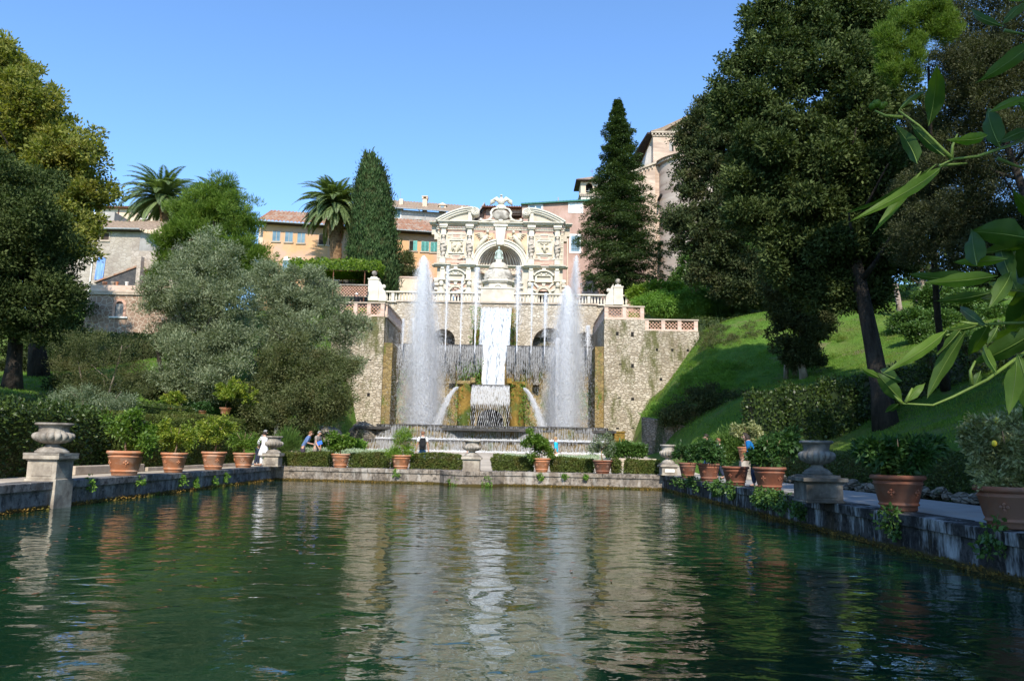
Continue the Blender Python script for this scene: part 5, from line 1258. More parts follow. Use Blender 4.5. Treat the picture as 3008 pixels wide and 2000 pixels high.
mb = MB(); mb.box(c-.02, c+.02, c-.02, c+.02, zt_+1.3, zt_+2.6); mb.box(c-.3, c+.3, c-.02, c+.02, zt_+2.15, zt_+2.2); mb.build('cross', M['rust'], r)
mb = MB(); q = W(1731, 560, Y0); mb.box(q.x-a.x-.45, q.x-a.x+.45, .2, .24, q.z-zb_-.04, q.z-zb_+.03); mb.box(q.x-a.x-.05, q.x-a.x, .2, .24, q.z-zb_-.5, q.z-zb_+.3); mb.build('belfry_rail', M['gutter'], r)

# ---- church with round apse. nave front Y=90
Y0 = 90.0; a = W(1919, 485, Y0); zb_ = 15.5; xl = a.x
r = empty('church', (xl, Y0, zb_), 'old brick church with steep gable, corbelled cornice and round apse', 'church')
def q_(px, py, Y=Y0): v = W(px, py, Y); return (v.x-xl, v.z-zb_)
x1 = q_(2120, 400)[0]; c0 = q_(1915, 395); 
mb = MB(); mb.box(0, x1, 0, 14, 0, c0[1]); mb.build('nave_wall', M['brickwall'], r)
ap = q_(1944, 377); rdg = q_(2020, 341); rx2 = 2*rdg[0]-0
mb = MB(); mb.prism([(0, c0[1]+.35), (x1, c0[1]+.35), (x1, rdg[1]-.6-(x1-rdg[0])*.45), (rdg[0], rdg[1]-.3), (ap[0], ap[1]-.1)], .7, 14); mb.build('gable', M['beige'], r)
mb = MB(); mb.prism([(-.35, c0[1]+.32), (ap[0], ap[1]+.0), (rdg[0], rdg[1]), (rdg[0], rdg[1]-.30), (ap[0]+1.0, ap[1]+.1), (ap[0]+.2, c0[1]+.36), (0, c0[1]+.30)], -.3, 14)
mb.prism([(rdg[0], rdg[1]), (x1, rdg[1]-(x1-rdg[0])*.45), (x1, rdg[1]-.3-(x1-rdg[0])*.45), (rdg[0], rdg[1]-.3)], -.3, 14); mb.build('gable_roof', M['oldtile'], r)
mb = MB(); mb.box(-.28, x1, -.28, 0, c0[1]+.10, c0[1]+.34); mb.box(-.12, x1, -.12, 0, c0[1]-.28, c0[1]-.14); k = -.2
while k < x1: mb.box(k, k+.16, -.24, 0, c0[1]-.14, c0[1]+.10); k += .42
mb.build('cornice', M['kerb'], r)
# shaded flank: side wall and its oversailing eave, stepping back
e1 = q_(1911, 388); e2 = q_(1898, 505)
mb = MB(); n = mb.pts([(0, 0, c0[1]+.3), (-.7, 0, c0[1]+.25), (-2.2, 14, c0[1]-.3), (0, 14, c0[1]+.3), (0, 0, c0[1]+.1), (-.7, 0, c0[1]+.05), (-2.2, 14, c0[1]-.5), (0, 14, c0[1]+.1)])
for f in ((0, 1, 2, 3), (7, 6, 5, 4), (1, 0, 4, 5), (2, 1, 5, 6), (3, 2, 6, 7)): mb.face([n+i for i in f])
mb.build('side_eave', M['wood'], r)
mb = MB(); w1 = q_(1895, 497); mb.prism([(0, 0), (0, c0[1]-.5), (-.55, c0[1]-1.6), (w1[0]-.1, w1[1]), (w1[0]-.1, 0)], .9, 13.5); mb.build('side_wall', M['greyrender'], r)
wq = q_(1972, 433); mb = MB(); mb.prism([(wq[0]+.26*math.cos(math.pi*i/10), wq[1]+.45+.26*math.sin(math.pi*i/10)) for i in range(11)]+[(wq[0]-.26, wq[1]-.5), (wq[0]+.26, wq[1]-.5)], -.03, 0); mb.build('arched_window', M['greyrender'], r)
mb = MB(); mb.box(wq[0]+.08, wq[0]+.26, -.035, -.031, wq[1]-.5, wq[1]+.5); mb.build('shaded_reveal', M['dark'], r)  # flat dark strip paints the shade in the window recess
# lower wall to the left, running behind the conifer
l1 = q_(1921, 487); l0 = q_(1860, 515); mb = MB(); mb.prism([(-6.0, 0), (l1[0]+.05, 0), (l1[0]+.05, l1[1]), (-.9, l1[1]-.45), (-6.0, l1[1]-2.6)], -.5, .8); mb.build('low_wall', M['brickwall'], r)
mb = MB(); mb.prism([(-6.0, l1[1]-2.6), (-.9, l1[1]-.45), (l1[0]+.15, l1[1]+.02), (l1[0]+.15, l1[1]+.26), (-.9, l1[1]-.2), (-6.0, l1[1]-2.35)], -.8, 1.0)
for k in range(14): x = -.3-k*.4; mb.box(x, x+.15, -.72, -.5, l1[1]-.32+x*.42-.12, l1[1]-.3+x*.42+.1)
mb.build('low_cornice', M['kerb'], r)
# apse
ax0 = q_(1934, 600)[0]; ar_ = 4.6; acx = ax0+ar_; azt = q_(1927, 478)[1]
mb = MB(); mb.smooth = True; mb.lathe([(ar_+.12, 0), (ar_, azt-3), (ar_, azt-.55)], (acx, 1.0, 0), 48, a0=math.pi, a1=2*math.pi); mb.build('apse_wall', M['church_stone'], r)
mb = MB(); mb.lathe([(ar_+.06, azt-.55), (ar_+.1, azt-.42), (ar_+.22, azt-.4), (ar_+.22, azt-.12), (ar_+.42, azt-.1), (ar_+.5, azt), (ar_-1.6, azt+1.0)], (acx, 1.0, 0), 48, a0=math.pi, a1=2*math.pi); mb.build('apse_eave', M['oldtile'], r)
mb = MB()
for i in range(60):
    t = math.pi+math.pi*(i+.5)/60; c = Vector((acx+(ar_+.26)*math.cos(t), 1.0+(ar_+.26)*math.sin(t), azt-.26)); d = Vector((math.cos(t), math.sin(t), 0)); mb.obox(c, d*.06, Vector((-d.y, d.x, 0))*.07, (0, 0, .11))
mb.build('apse_corbels', M['kerb'], r)
mb = MB()
for (px, py) in ((1950, 560), (1957, 620), (1952, 740), (1972, 812), (1953, 700)):
    v = q_(px, py, Y0-3.4); mb.box(v[0]-.13, v[0]+.13, 1.0-ar_+.6 if px > 1965 else -1.9, 0, v[1]-.13, v[1]+.13)
mb.each('putlog_hole', M['dark'], r)

# ---- stone houses up on the left. Y=74..80
Y0 = 76.0; a = W(232, 700, Y0); zb_ = 13.5; xl = a.x-1
r = empty('stone_house', (xl, Y0, zb_), 'old patched stone house with tiled roof, a blue cloth hung on its wall', 'building')
def q_(px, py, Y=Y0): v = W(px, py, Y); return (v.x-xl, v.z-zb_)
x1 = q_(413, 680)[0]; ze = q_(360, 676)[1]
mb = MB(); mb.box(-3.4, x1, 0, 8, 0, ze-.1); mb.build('wall', M['oldhouse'], r)
mb = MB(); 
def rfh(u, v): x = -.6+(x1+1.4+.6)*u; return (x-v*.2, -.6+4.4*v, ze-.02+2.1*v+.06*math.cos(2*math.pi*x/.42)+.06*math.sin(x*1.3))
mb.grid(rfh, int((x1+2)/.42*4), 12); mb.build('roof', M['oldtile'], r)
mb = MB(); mb.tube([(-.4, -.68, ze-.04), (x1+.2, -.68, ze-.04)], .08, 8); mb.build('gutter', M['gutter'], r)
mb = MB(); mb.box(-.5, x1+.2, -.6, 0, ze-.18, ze-.1); mb.build('eave', M['wood'], r)
mb = MB(); n = mb.pts([(x1+.01, 0, ze-.15), (x1+3.2, 3.0, ze-.2), (x1+3.2, 3.0, ze-2.8), (x1+.01, 0, ze-2.6), (x1+.01, .6, ze-.15), (x1+3.2, 3.6, ze-.2), (x1+3.2, 3.6, ze-2.8), (x1+.01, .6, ze-2.6)])
for f in ((3, 2, 1, 0), (4, 5, 6, 7), (1, 2, 6, 5), (0, 4, 7, 3)): mb.face([n+i for i in f])
mb.build('dark_lean_to', M['greyrender'], r)
b_ = q_(283, 620); t_ = q_(272, 833); mb = MB(); mb.tube([(q_(281, 695)[0], -.12, ze-.5), (q_(278, 690)[0], -.12, 1.0)], .07, 6); mb.build('white_downpipe', M['whiteframe'], r)
w = q_(310, 695); window(r, w[0], w[1], .75, .7, 0, M['kerb'], M['wood'], .08, 0, True)
c1 = q_(300, 757); c2 = q_(287, 823); cw = .80
mb = MB(); mb.grid(lambda u, v: (c1[0]-cw/2+cw*u-.08*v, -.10-.07*math.sin(u*11+v*2)*(.3+v), c1[1]-(c1[1]-c2[1])*v+(.35*u*v*math.sin(u*6+1))), 20, 14); mb.build('blue_cloth', M['bluecloth'], r, smooth=True)
mb = MB(); mb.tube([(c1[0]-cw/2-.1, -.12, c1[1]), (c1[0]+cw/2+.1, -.12, c1[1])], .02, 4); mb.build('cloth_rail', M['gutter'], r)
# upper beige house
Y1 = 92.0; a = W(318, 600, Y1); zb2 = 20
r = empty('beige_house', (a.x-1.6, Y1, zb2), 'pale beige upper house with flat tiled roof, half behind the left palm', 'building')
zt_ = W(400, 612, Y1).z-zb2; wd_ = 13.5
mb = MB(); mb.box(0, wd_, 0, 8, 0, zt_); mb.build('wall', M['beige'], r); roofstrip('roof', -.4, wd_+.4, -.6, zt_+.02, 5, zt_+1.2, M['oldtile'], r)
mb = MB(); mb.box(-.3, wd_+.3, -.55, 0, zt_-.1, zt_); mb.build('eave', M['rust'], r)
v = W(424, 630, Y1); window(r, v.x-a.x+1.6, v.z-zb2, .78, 1.0, 0, M['whiteframe'], M['wood'], .12, 1, True)
v = W(382, 630, Y1); mb = MB(); mb.tube([(v.x-a.x+1.6, -.1, zt_), (v.x-a.x+1.6, -.1, 2)], .05, 6); mb.box(v.x-a.x+.1, v.x-a.x+.25, -.05, 0, zt_-2.2, zt_-.2); mb.build('downpipe', M['rust'], r)
mb = MB(); v = W(318, 640, Y1-6); mb.box(v.x-a.x-.2, v.x-a.x+2.3, -6, -3, v.z-zb2-1.6, v.z-zb2+.7); mb.build('roof_cabin', M['greyrender'], r)
mb = MB(); mb.box(v.x-a.x-.1, v.x-a.x+.4, -6.03, -6.002, v.z-zb2-1.2, v.z-zb2+.6); mb.build('cabin_door', M['whiteframe'], r)

# ---- small building of polygonal masonry with an arched window. Y=62
Y0 = 62.0; a = W(258, 850, Y0); b = W(455, 860, Y0); zb_ = W(250, 985, Y0).z-1.0; xl = a.x
r = empty('masonry_lodge', (xl, Y0, zb_), 'low brown lodge of polygonal masonry with one arched window', 'building')
def q_(px, py, Y=Y0): v = W(px, py, Y); return (v.x-xl, v.z-zb_)
wd_ = 9.0; zt_ = q_(350, 866)[1]; mb = MB(); n = mb.pts([(-.35, 0, 0), (wd_, 0, 0), (wd_, 6, 0), (-.35, 6, 0), (.25, .0, zt_), (wd_, .0, zt_), (wd_, 6, zt_), (.25, 6, zt_)])
for f in ((4, 5, 6, 7), (0, 1, 5, 4), (1, 2, 6, 5), (2, 3, 7, 6), (3, 0, 4, 7)): mb.face([n+i for i in f])
mb.build('wall', M['polygonal'], r)
z2_ = q_(350, 838)[1]; mb = MB(); mb.box(.12, wd_, -.14, 6, zt_, zt_+.14); mb.box(.18, wd_, -.06, 6, zt_+.2, zt_+.32); mb.build('cornice', M['kerb'], r)
mb = MB(); mb.box(.14, wd_, -.02, 6, zt_+.14, zt_+.20); mb.box(.22, wd_, .0, 6, zt_+.32, z2_); mb.build('parapet', M['postbrick'], r)
wq = q_(351, 908); hw, hh = .34, 1.3
mb = MB(); P = [(wq[0]+(hw)*math.cos(math.pi*i/12), wq[1]+.3+hw*math.sin(math.pi*i/12)) for i in range(13)]+[(wq[0]-hw, wq[1]-.62), (wq[0]+hw, wq[1]-.62)]
mb.prism(P, -.02, 0); mb.build('window_shutter', M['wood'], r)
mb = MB(); mb.box(wq[0]-hw+.04, wq[0]+hw-.03, -.035, -.022, wq[1]-.6, wq[1]+.42)
for k in range(6): mb.box(wq[0]-hw+.06+k*.1, wq[0]-hw+.075+k*.1, -.045, -.036, wq[1]-.58, wq[1]+.4)
mb.build('plank_shutter', M['greyrender'], r)
mb = MB()
for i in range(12):
    t0, t1 = math.pi*i/12, math.pi*(i+1)/12; cz_ = wq[1]+.3
    mb.prism([(wq[0]+hw*math.cos(t0), cz_+hw*math.sin(t0)), (wq[0]+(hw+.2)*math.cos(t0), cz_+(hw+.2)*math.sin(t0)), (wq[0]+(hw+.2)*math.cos(t1), cz_+(hw+.2)*math.sin(t1)), (wq[0]+hw*math.cos(t1), cz_+hw*math.sin(t1))], -.06, 0)
for s in (-1, 1): mb.box(wq[0]+s*(hw+.1)-.1, wq[0]+s*(hw+.1)+.1, -.06, 0, wq[1]-.62, wq[1]+.3)
mb.build('brick_surround', M['lattice'], r); mb = MB(); mb.box(wq[0]-.75, wq[0]+.75, -.14, 0, wq[1]-.74, wq[1]-.622); mb.build('sill', M['whiteframe'], r)
# shed gable and dark arch standing on the terrace behind
Y1 = 66.0; p0 = W(283, 832, Y1); p1 = W(398, 786, Y1); p2 = W(398, 838, Y1)
r = empty('shed', (p0.x, Y1, p2.z-2), 'grey shed end wall with one sloping tiled edge above the lodge', 'shed')
mb = MB(); mb.prism([(0, 0), (p2.x-p0.x, 0), (p2.x-p0.x, p1.z-p2.z+2), (0, p0.z-p2.z+2)], 0, 2); mb.build('wall', M['wetrim'], r)
mb = MB(); mb.prism([(-.15, p0.z-p2.z+2), (p2.x-p0.x, p1.z-p2.z+2.02), (p2.x-p0.x, p1.z-p2.z+2.18), (-.2, p0.z-p2.z+2.14)], -.12, 2.1); mb.build('tile_edge', M['tile'], r)
mb = MB(); mb.box(p2.x-p0.x, p2.x-p0.x+.35, -.1, 2, 0, p1.z-p2.z+3.0); mb.build('pier', M['oldhouse'], r)
q = W(437, 835, Y1); r = empty('garden_arch', (q.x, Y1+.5, p2.z-2), 'pale wall with a dark round arch half hidden by the pine', 'wall')
mb = MB(); archwall(mb, -2.0, 3.0, 0, 5.2, 0, .6, [(0, 2.2, 1.5, 0)]); mb.build('masonry', M['oldhouse'], r); mb = MB(); mb.box(-1.7, 1.7, .9, 1.0, 0, 4); mb.build('recess', M['dark'], r)
# lattice fence and pergola wall on the upper left terrace
a = W(985, 832, 68); b = W(1076, 870, 68)
r = empty('lattice_fence', (a.x, 68.3, b.z), 'tall brick lattice fence left of the ball-topped pier', 'fence'); w_ = b.x-a.x; h_ = a.z-b.z
mb = MB(); lattice(mb, 0, w_, .05, h_-.1, .1, step=.27, w=.024); mb.build('lattice', M['lattice'], r); mb = MB(); mb.box(-.05, w_+.05, -.02, .22, h_-.1, h_); mb.box(0, w_, 0, .2, 0, .05); mb.build('rail', M['urnstone'], r)
r = empty('garden_wall', (-11.2, 75.5, 14.4), 'plain cream garden wall with brick coping beside the cypress', 'wall')
q1 = W(1163, 812, 75.5); q2 = W(1240, 818, 75.5); mb = MB(); mb.box(q1.x+11.2-.5, 2.6, 0, .4, 0, q1.z-14.4-.14); mb.build('wall', M['beige'], r); mb = MB(); mb.box(q1.x+11.2-.6, 2.65, -.08, .48, q1.z-14.4-.14, q1.z-14.4); mb.build('coping', M['postbrick'], r)
# lower curved stone wall at the foot of the right bank, kerbs
r = empty('bank_wall', (9.0, 45, 1.0), 'low curved rubble wall holding the foot of the grassy bank', 'wall')
mb = MB(); A_, B_ = W(1885, 1300, 50), W(2100, 1310, 41); At, Bt = W(1895, 1225, 50), W(2100, 1285, 41)
def bw(u, v):
    p = A_.lerp(B_, u); t = At.lerp(Bt, u); x = p.x+math.sin(u*math.pi)*.7; return (x-9.0, p.y-45, -1+(t.z+.0)*v+(1-v)*0)
mb.grid(bw, 24, 8); mb.grid(lambda u, v: (bw(u, 1)[0]+.5*v, bw(u, 1)[1]+.3*v, bw(u, 1)[2]), 24, 1); mb.build('masonry', M['rubble_dark'], r, smooth=True)
for (px0, px1, py, Yk, lab) in ((1795, 1930, 1345, 40, 'pale kerb stone on the path right of the basins'), (838, 890, 1322, 42, 'kerb stones on the path behind the left hedge'), (935, 975, 1322, 44, 'short kerb stone behind the round lemon bush')):
    a, b = W(px0, py, Yk), W(px1, py, Yk); r = empty('kerb', (a.x, Yk, .6), lab, 'kerb'); mb = MB(); mb.box(0, b.x-a.x, 0, .35, 0, max(.25, a.z-.6)); mb.build('stone', M['kerb'], r, bevel=.03)
a = G(400, 1392, .62); b = G(490, 1388, .62); r = empty('kerb', (-12.9, 22.5, .6), 'long low kerb stone at the foot of the left hedges', 'kerb'); mb = MB(); mb.box(0, .32, 0, 4.2, 0, .26); mb.build('stone', M['kerb'], r, bevel=.03); mb = MB(); mb.box(0, .3, 4.5, 13, 0, .14); mb.build('edging', M['kerb'], r, bevel=.02)
# brick stump and concrete post on the left path
g = W(671, 1357, 36.2); r = empty('brick_pillar', (g.x, 36.2, .6), 'broken little brick pillar at the end of the left hedge', 'pillar'); mb = MB(); mb.box(-.13, .15, -.2, .2, 0, .85); mb.box(-.04, .12, -.16, .16, .85, 1.15); mb.build('brickwork', M['lattice'], r, bevel=.03)
g = W(810, 1290, 42); r = empty('concrete_post', (g.x, 42, .7), 'plain grey post in the shrubs behind the couple', 'post'); mb = MB(); mb.box(-.09, .09, -.09, .09, 0, 2.2); mb.box(-.11, .11, -.11, .11, 2.2, 2.26); mb.build('shaft', M['greyrender'], r)

# ================================================================== TREES AND SHRUBS
def EB(px, py, rx, Y, ry=None, dep=None):
    q = W(px, py, Y); k = Y/FPX; ry = ry or rx
    return (q.x, q.y, q.z, rx*k, (dep or min(rx, ry)*1.0)*k if dep is None or dep > 5 else dep, ry*k)
def tree(name, label, cat, base, top, blobs, mat, leaf, nclump, per, rc, r0=.3, bark='bark', nb=8, spread=2.5, group=None, seed=1, asp=.5, inner=.15, extra=None, start=.35, shell=(.72, 1.04), flat=.8, radial=.9, updir=.25, bend=.4, sub=15):
    base = Vector(base); top = Vector(top)
    r = empty(name, base, label, cat, group)
    mb = MB(); mb.smooth = True; limbs(mb, (0, 0, -.3), top-base, r0, r0*.25, nb, spread, bend, seed, start)
    if extra:
        for P, R in extra: mb.tube([Vector(p)-base for p in P], R, 7)
    mb.build('trunk', M[bark], r)
    crown('crown', blobs, nclump, per, rc, leaf, M[mat], r, sub=sub, loc=base, asp=asp, inner=inner, shell=shell, flat=flat, radial=radial, updir=updir); return r
def gp_(px, py, Y): v = W(px, py, Y); return (v.x, v.y, H(v.x, v.y))

# -- left side
b = gp_(35, 1142, 39)
tree('holm_oak', 'dark evergreen oak with bare trunk on the shaded left lawn', 'tree', b, W(60, 600, 39), [EB(x, y, r_, 38+d) for x, y, r_, d in
     ((70, 540, 105, 0), (-10, 600, 130, 1), (120, 640, 105, -1), (40, 740, 150, 0), (160, 760, 85, 1), (90, 860, 120, 0), (-40, 860, 110, 1), (180, 850, 60, 0), (120, 960, 80, 1), (30, 940, 60, 0), (-120, 740, 160, 0))],
     'holm', .17, 2600, 34, .42, .42, nb=10, spread=2.6)
b = gp_(120, 1080, 47)
tree('plane_tree', 'tall yellowing plane tree behind the dark oak on the left', 'tree', b, W(80, 300, 46), [EB(x, y, r_, 46+d) for x, y, r_, d in
     ((25, 200, 85, 0), (-60, 240, 120, 1), (85, 290, 85, -1), (20, 350, 120, 0), (150, 390, 90, 0), (215, 430, 75, -1), (100, 470, 120, 0), (265, 500, 62, 0), (200, 560, 105, 0), (285, 570, 42, 0), (120, 620, 100, 1), (215, 660, 75, -1), (250, 720, 42, -1), (160, 740, 70, 1), (-40, 450, 130, 1))],
     'plane', .24, 3000, 34, .5, .5, nb=12, spread=3.5, seed=4)
tree('background_tree', 'dark ivy-clad tree filling the gap left of the masonry lodge', 'tree', gp_(170, 1010, 64), W(190, 860, 64), [EB(x, y, r_, 63+d) for x, y, r_, d in ((200, 890, 55, 0), (150, 960, 60, 0), (225, 960, 36, 0), (60, 930, 90, 2), (110, 1010, 50, -1), (0, 1030, 70, 0), (245, 905, 22, -2), (60, 1040, 60, -6), (180, 1040, 55, -6), (250, 1010, 50, -4))], 'holm', .24, 1300, 26, .5, .3, seed=6)
b = gp_(650, 960, 58)
tree('stone_pine', 'bright green rounded pine in front of the ochre wing', 'tree', b, W(640, 640, 58), [EB(x, y, r_, 58+d) for x, y, r_, d in
     ((650, 585, 62, 0), (590, 610, 62, 0), (700, 625, 52, -1), (540, 650, 60, 0), (640, 680, 95, 0), (725, 680, 45, 0), (505, 720, 55, 0), (590, 760, 90, 0), (700, 760, 85, 0), (760, 760, 48, 0), (500, 800, 60, 1), (470, 720, 28, 0), (785, 830, 55, 0), (655, 840, 80, 0))],
     'pine', .30, 2300, 46, .42, .35, nb=9, spread=2.4, seed=3, asp=.14, radial=1.4, updir=.9, inner=.25)
olA = [EB(x, y, r_, 44+d) for x, y, r_, d in ((600, 720, 50, 0), (555, 770, 60, 0), (640, 790, 66, 0), (500, 830, 62, 0), (585, 860, 90, 0), (690, 860, 70, 0), (480, 930, 68, 0), (580, 960, 95, 0), (680, 960, 85, 0), (560, 1050, 75, -1), (650, 1060, 90, -1), (470, 850, 45, 0), (675, 755, 40, 0))]
b = gp_(508, 1085, 45); k = Vector(b)
tree('olive_tree', 'large silvery olive tree with forked trunk, left of the fountain', 'tree', b, W(600, 880, 44), olA, 'olive', .17, 2900, 34, .40, .22, nb=8, spread=2.4, seed=5, asp=.26, inner=.2, updir=.5, radial=1.1,
     extra=[([k, k+Vector((-.5, 0, 1.2)), W(455, 990, 44)], [.22, .16, .08])])
olB = [EB(x, y, r_, 48+d) for x, y, r_, d in ((760, 810, 45, 0), (815, 830, 55, 0), (870, 850, 62, 0), (930, 870, 55, 0), (780, 910, 85, 0), (900, 950, 95, 0), (990, 920, 55, 0), (1020, 965, 48, 0), (960, 1030, 75, 0), (1010, 1050, 50, 0), (840, 1040, 90, 0), (925, 800, 26, 0), (1060, 955, 25, 0))]
tree('olive_tree', 'silvery olive tree nearest the left stone pier', 'tree', gp_(880, 1230, 47), W(880, 930, 48), olB, 'olive', .17, 2600, 34, .40, .22, nb=8, spread=2.4, seed=8, asp=.26, inner=.2, updir=.5, radial=1.1)
tree('olive_tree', 'small grey-green olive bush above the upper flower pots', 'tree', gp_(545, 1190, 43), W(545, 1120, 43), [EB(x, y, r_, 43) for x, y, r_ in ((500, 1120, 48), (570, 1120, 50), (540, 1080, 55), (610, 1150, 36))], 'olive', .15, 700, 26, .34, .1, nb=5, spread=.9, seed=9, asp=.3, inner=.2, updir=.5)
tree('brown_shrub', 'rust-tinged dense shrub below the right-hand olive', 'shrub', gp_(890, 1290, 42), W(890, 1180, 42), [EB(x, y, r_, 42+d) for x, y, r_, d in ((830, 1080, 70, 1), (900, 1060, 75, 1), (860, 1170, 80, 0), (950, 1150, 75, 0), (780, 1190, 60, 0), (1000, 1180, 45, 0), (940, 1215, 48, 0), (1010, 1090, 45, 1), (740, 1150, 50, 1), (770, 1240, 45, 0), (870, 1250, 40, 0), (830, 1290, 30, -1))], 'olive2', .13, 2300, 28, .36, .12, nb=6, spread=1.0, seed=10, asp=.4)
tree('dry_shrub_tree', 'spindly half-dry shrub with bare twigs behind the laurel hedge', 'shrub', gp_(305, 1205, 31), W(320, 1010, 31), [EB(x, y, r_, 31+d) for x, y, r_, d in ((220, 1030, 55, 0), (300, 1020, 62, 0), (380, 1050, 60, 0), (240, 1110, 75, 0), (330, 1110, 75, 0), (410, 1110, 48, 0), (290, 1170, 60, 0), (200, 1060, 50, 0))], 'olive2', .085, 1300, 20, .26, .07, 'palebark', nb=14, spread=1.3, seed=11, asp=.25, inner=.4, updir=.3, start=.1,
     extra=[([gp_(260, 1200, 31), W(240, 1120, 31), W(225, 1040, 31)], [.05, .04, .02])])
tree('grey_shrub', 'low grey-leaved shrub behind the laurel hedge', 'shrub', gp_(240, 1215, 29), W(240, 1180, 29), [EB(x, y, r_, 29) for x, y, r_ in ((190, 1175, 40), (250, 1175, 45), (310, 1190, 35), (360, 1185, 35))], 'greyleaf', .08, 480, 20, .2, .04, nb=6, spread=.5, seed=12, asp=.3, inner=.3)
# columns of foliage: cypress and spruce
def cypress(name, label, Y, prof, tips, mat, leaf, n, base, cat='cypress', depth=.85):
    """prof: list of (py, px_left, px_right) silhouettes"""
    b = W(*base, Y); r = empty(name, b, label, cat); mb = MB(); mb.tube([(0, 0, -.5), (0, 0, 3), (0, 0, 9)], [.32, .25, .12], 8); mb.build('trunk', M['bark'], r)
    pr = np.array([[W((l+rr)/2, y, Y).x, W((l+rr)/2, y, Y).z, (rr-l)/2*Y/FPX] for y, l, rr in prof]); pr = pr[np.argsort(pr[:, 1])]
    nc = n; z = rng.uniform(pr[0, 1], pr[-1, 1], nc*3); w = np.interp(z, pr[:, 1], pr[:, 2]); keep = rng.random(nc*3) < w/pr[:, 2].max()+.08; z, w = z[keep][:nc], w[keep][:nc]; nc = len(z)
    cx = np.interp(z, pr[:, 1], pr[:, 0]); a = rng.uniform(0, 2*np.pi, nc); rad = w*(rng.uniform(.80, 1.02, nc)-.35*(rng.random(nc) < .18)+.13*(rng.random(nc) < .10))*(1+.08*np.sin(a*5+z*1.3)+.07*np.sin(a*8-z*2.3)+.05*np.sin(z*4.1+a*3))
    P = np.stack([cx+rad*np.cos(a), Y+rad*np.sin(a)*depth, z], 1); d = np.stack([np.cos(a), np.sin(a), np.full(nc, .1)], 1)
    per = 26; ci = np.repeat(np.arange(nc), per); m = len(ci); off = rng.normal(size=(m, 3))*np.array([.2, .2, .34])*rng.uniform(.5, 1.5, nc)[ci][:, None]; C = P[ci]+off
    D = d[ci]*.35+rng.normal(size=(m, 3))*.3; D[:, 2] += 1.0; N = d[ci]+rng.normal(size=(m, 3))*.4
    Lf = leaf*rng.uniform(.6, 1.3, m); V = leafquads(C, D, N, Lf, Lf*.34); v = np.clip(.5+rng.normal(0, .17, nc)[ci]+rng.normal(0, .15, m), 0, 1)
    T = []
    for (px, py, ln) in tips:
        q = W(px, py, Y); mm = 260; t = rng.random(mm); C2 = np.stack([q.x+rng.normal(0, .03+.22*t, mm), Y+rng.normal(0, .03+.2*t, mm), q.z-t*ln], 1); D2 = rng.normal(size=(mm, 3))*.25; D2[:, 2] += 1; L2 = leaf*rng.uniform(.6, 1.2, mm); T.append(leafquads(C2, D2, rng.normal(size=(mm, 3)), L2, L2*.34)); v = np.concatenate([v, rng.uniform(.3, .7, mm)])
    V = np.concatenate([V]+T)-np.array(b); fastmesh('crown', V, len(V)//4, 4, M[mat], r, v)
    return r
cypress('cypress', 'tall twin-tipped cypress between the palm and the facade', 75, [(470, 1078, 1084), (490, 1070, 1110), (520, 1058, 1128), (560, 1050, 1138), (600, 1047, 1146), (660, 1043, 1150), (720, 1032, 1160), (780, 1028, 1163), (820, 1050, 1163), (855, 1085, 1160)], [(1073, 448, 1.6), (1093, 452, 1.6)], 'cypress', .34, 3600, (1115, 870))
# spruce-like conifer: whorls of drooping branches
Yc = 72.0; prof = [(292, 3), (320, 10), (350, 22), (385, 40), (430, 44), (470, 50), (510, 62), (560, 74), (610, 92), (660, 105), (700, 108), (760, 110), (810, 104), (845, 75), (870, 30)]
bq = W(1830, 880, Yc); r = empty('spruce', bq, 'tall dark conifer of layered branches right of the balustrade', 'conifer'); mb = MB(); tq = W(1815, 300, Yc)
mb.tube([(0, 0, -1), ((tq.x-bq.x)*.5, 0, (tq.z-bq.z)*.5), (tq.x-bq.x, 0, tq.z-bq.z-.6)], [.42, .25, .04], 8); mb.build('trunk', M['bark'], r)
Cs, Ds, Ns, Ls, Vs_ = [], [], [], [], []
zs_ = np.array([W(1815, p[0], Yc).z for p in prof]); ws_ = np.array([p[1]*1.13*Yc/FPX for p in prof]); o_ = np.argsort(zs_)
nb_ = 560
for i in range(nb_):
    t = i/nb_; z0 = zs_.min()+.4+(zs_.max()-zs_.min()-.5)*(t**.92); w = np.interp(z0, zs_[o_], ws_[o_]); a = i*2.399+rng.normal(0, .5); xc = bq.x+(tq.x-bq.x)*((z0-bq.z)/(tq.z-bq.z))
    ln = w*rng.choice([rng.uniform(.45, .8), rng.uniform(.8, 1.22)])+.12; m = int(60+ln*100); u = rng.random(m)**.6; droop = -.22*ln*u**1.5+.10*ln*(u > .8)
    sp = (.06+.20*ln*np.sin(np.clip(u, 0, 1)*2.6)); sx = rng.normal(0, 1, m)*sp*.8; ca, sa = math.cos(a), math.sin(a)
    P = np.stack([xc+ca*ln*u-sa*sx, Yc+(sa*ln*u+ca*sx)*.9, z0+droop+rng.normal(0, .09, m)-.12*np.abs(sx)], 1)
    D = np.stack([ca+rng.normal(0, .5, m)-sa*np.sign(sx)*.5, sa+rng.normal(0, .5, m)+ca*np.sign(sx)*.5, rng.normal(-.1, .35, m)], 1)
    Cs.append(P); Ds.append(D); Ns.append(rng.normal(size=(m, 3))*.4+np.array([0, 0, 1])); Ls.append(rng.uniform(.12, .26, m)); Vs_.append(np.clip(rng.normal(.5+rng.normal(0, .1), .14, m), 0, 1))
C = np.concatenate(Cs); Lf = np.concatenate(Ls); V = leafquads(C, np.concatenate(Ds), np.concatenate(Ns), Lf, Lf*.45)-np.array(bq); fastmesh('crown', V, len(C), 4, M['spruce'], r, np.concatenate(Vs_))
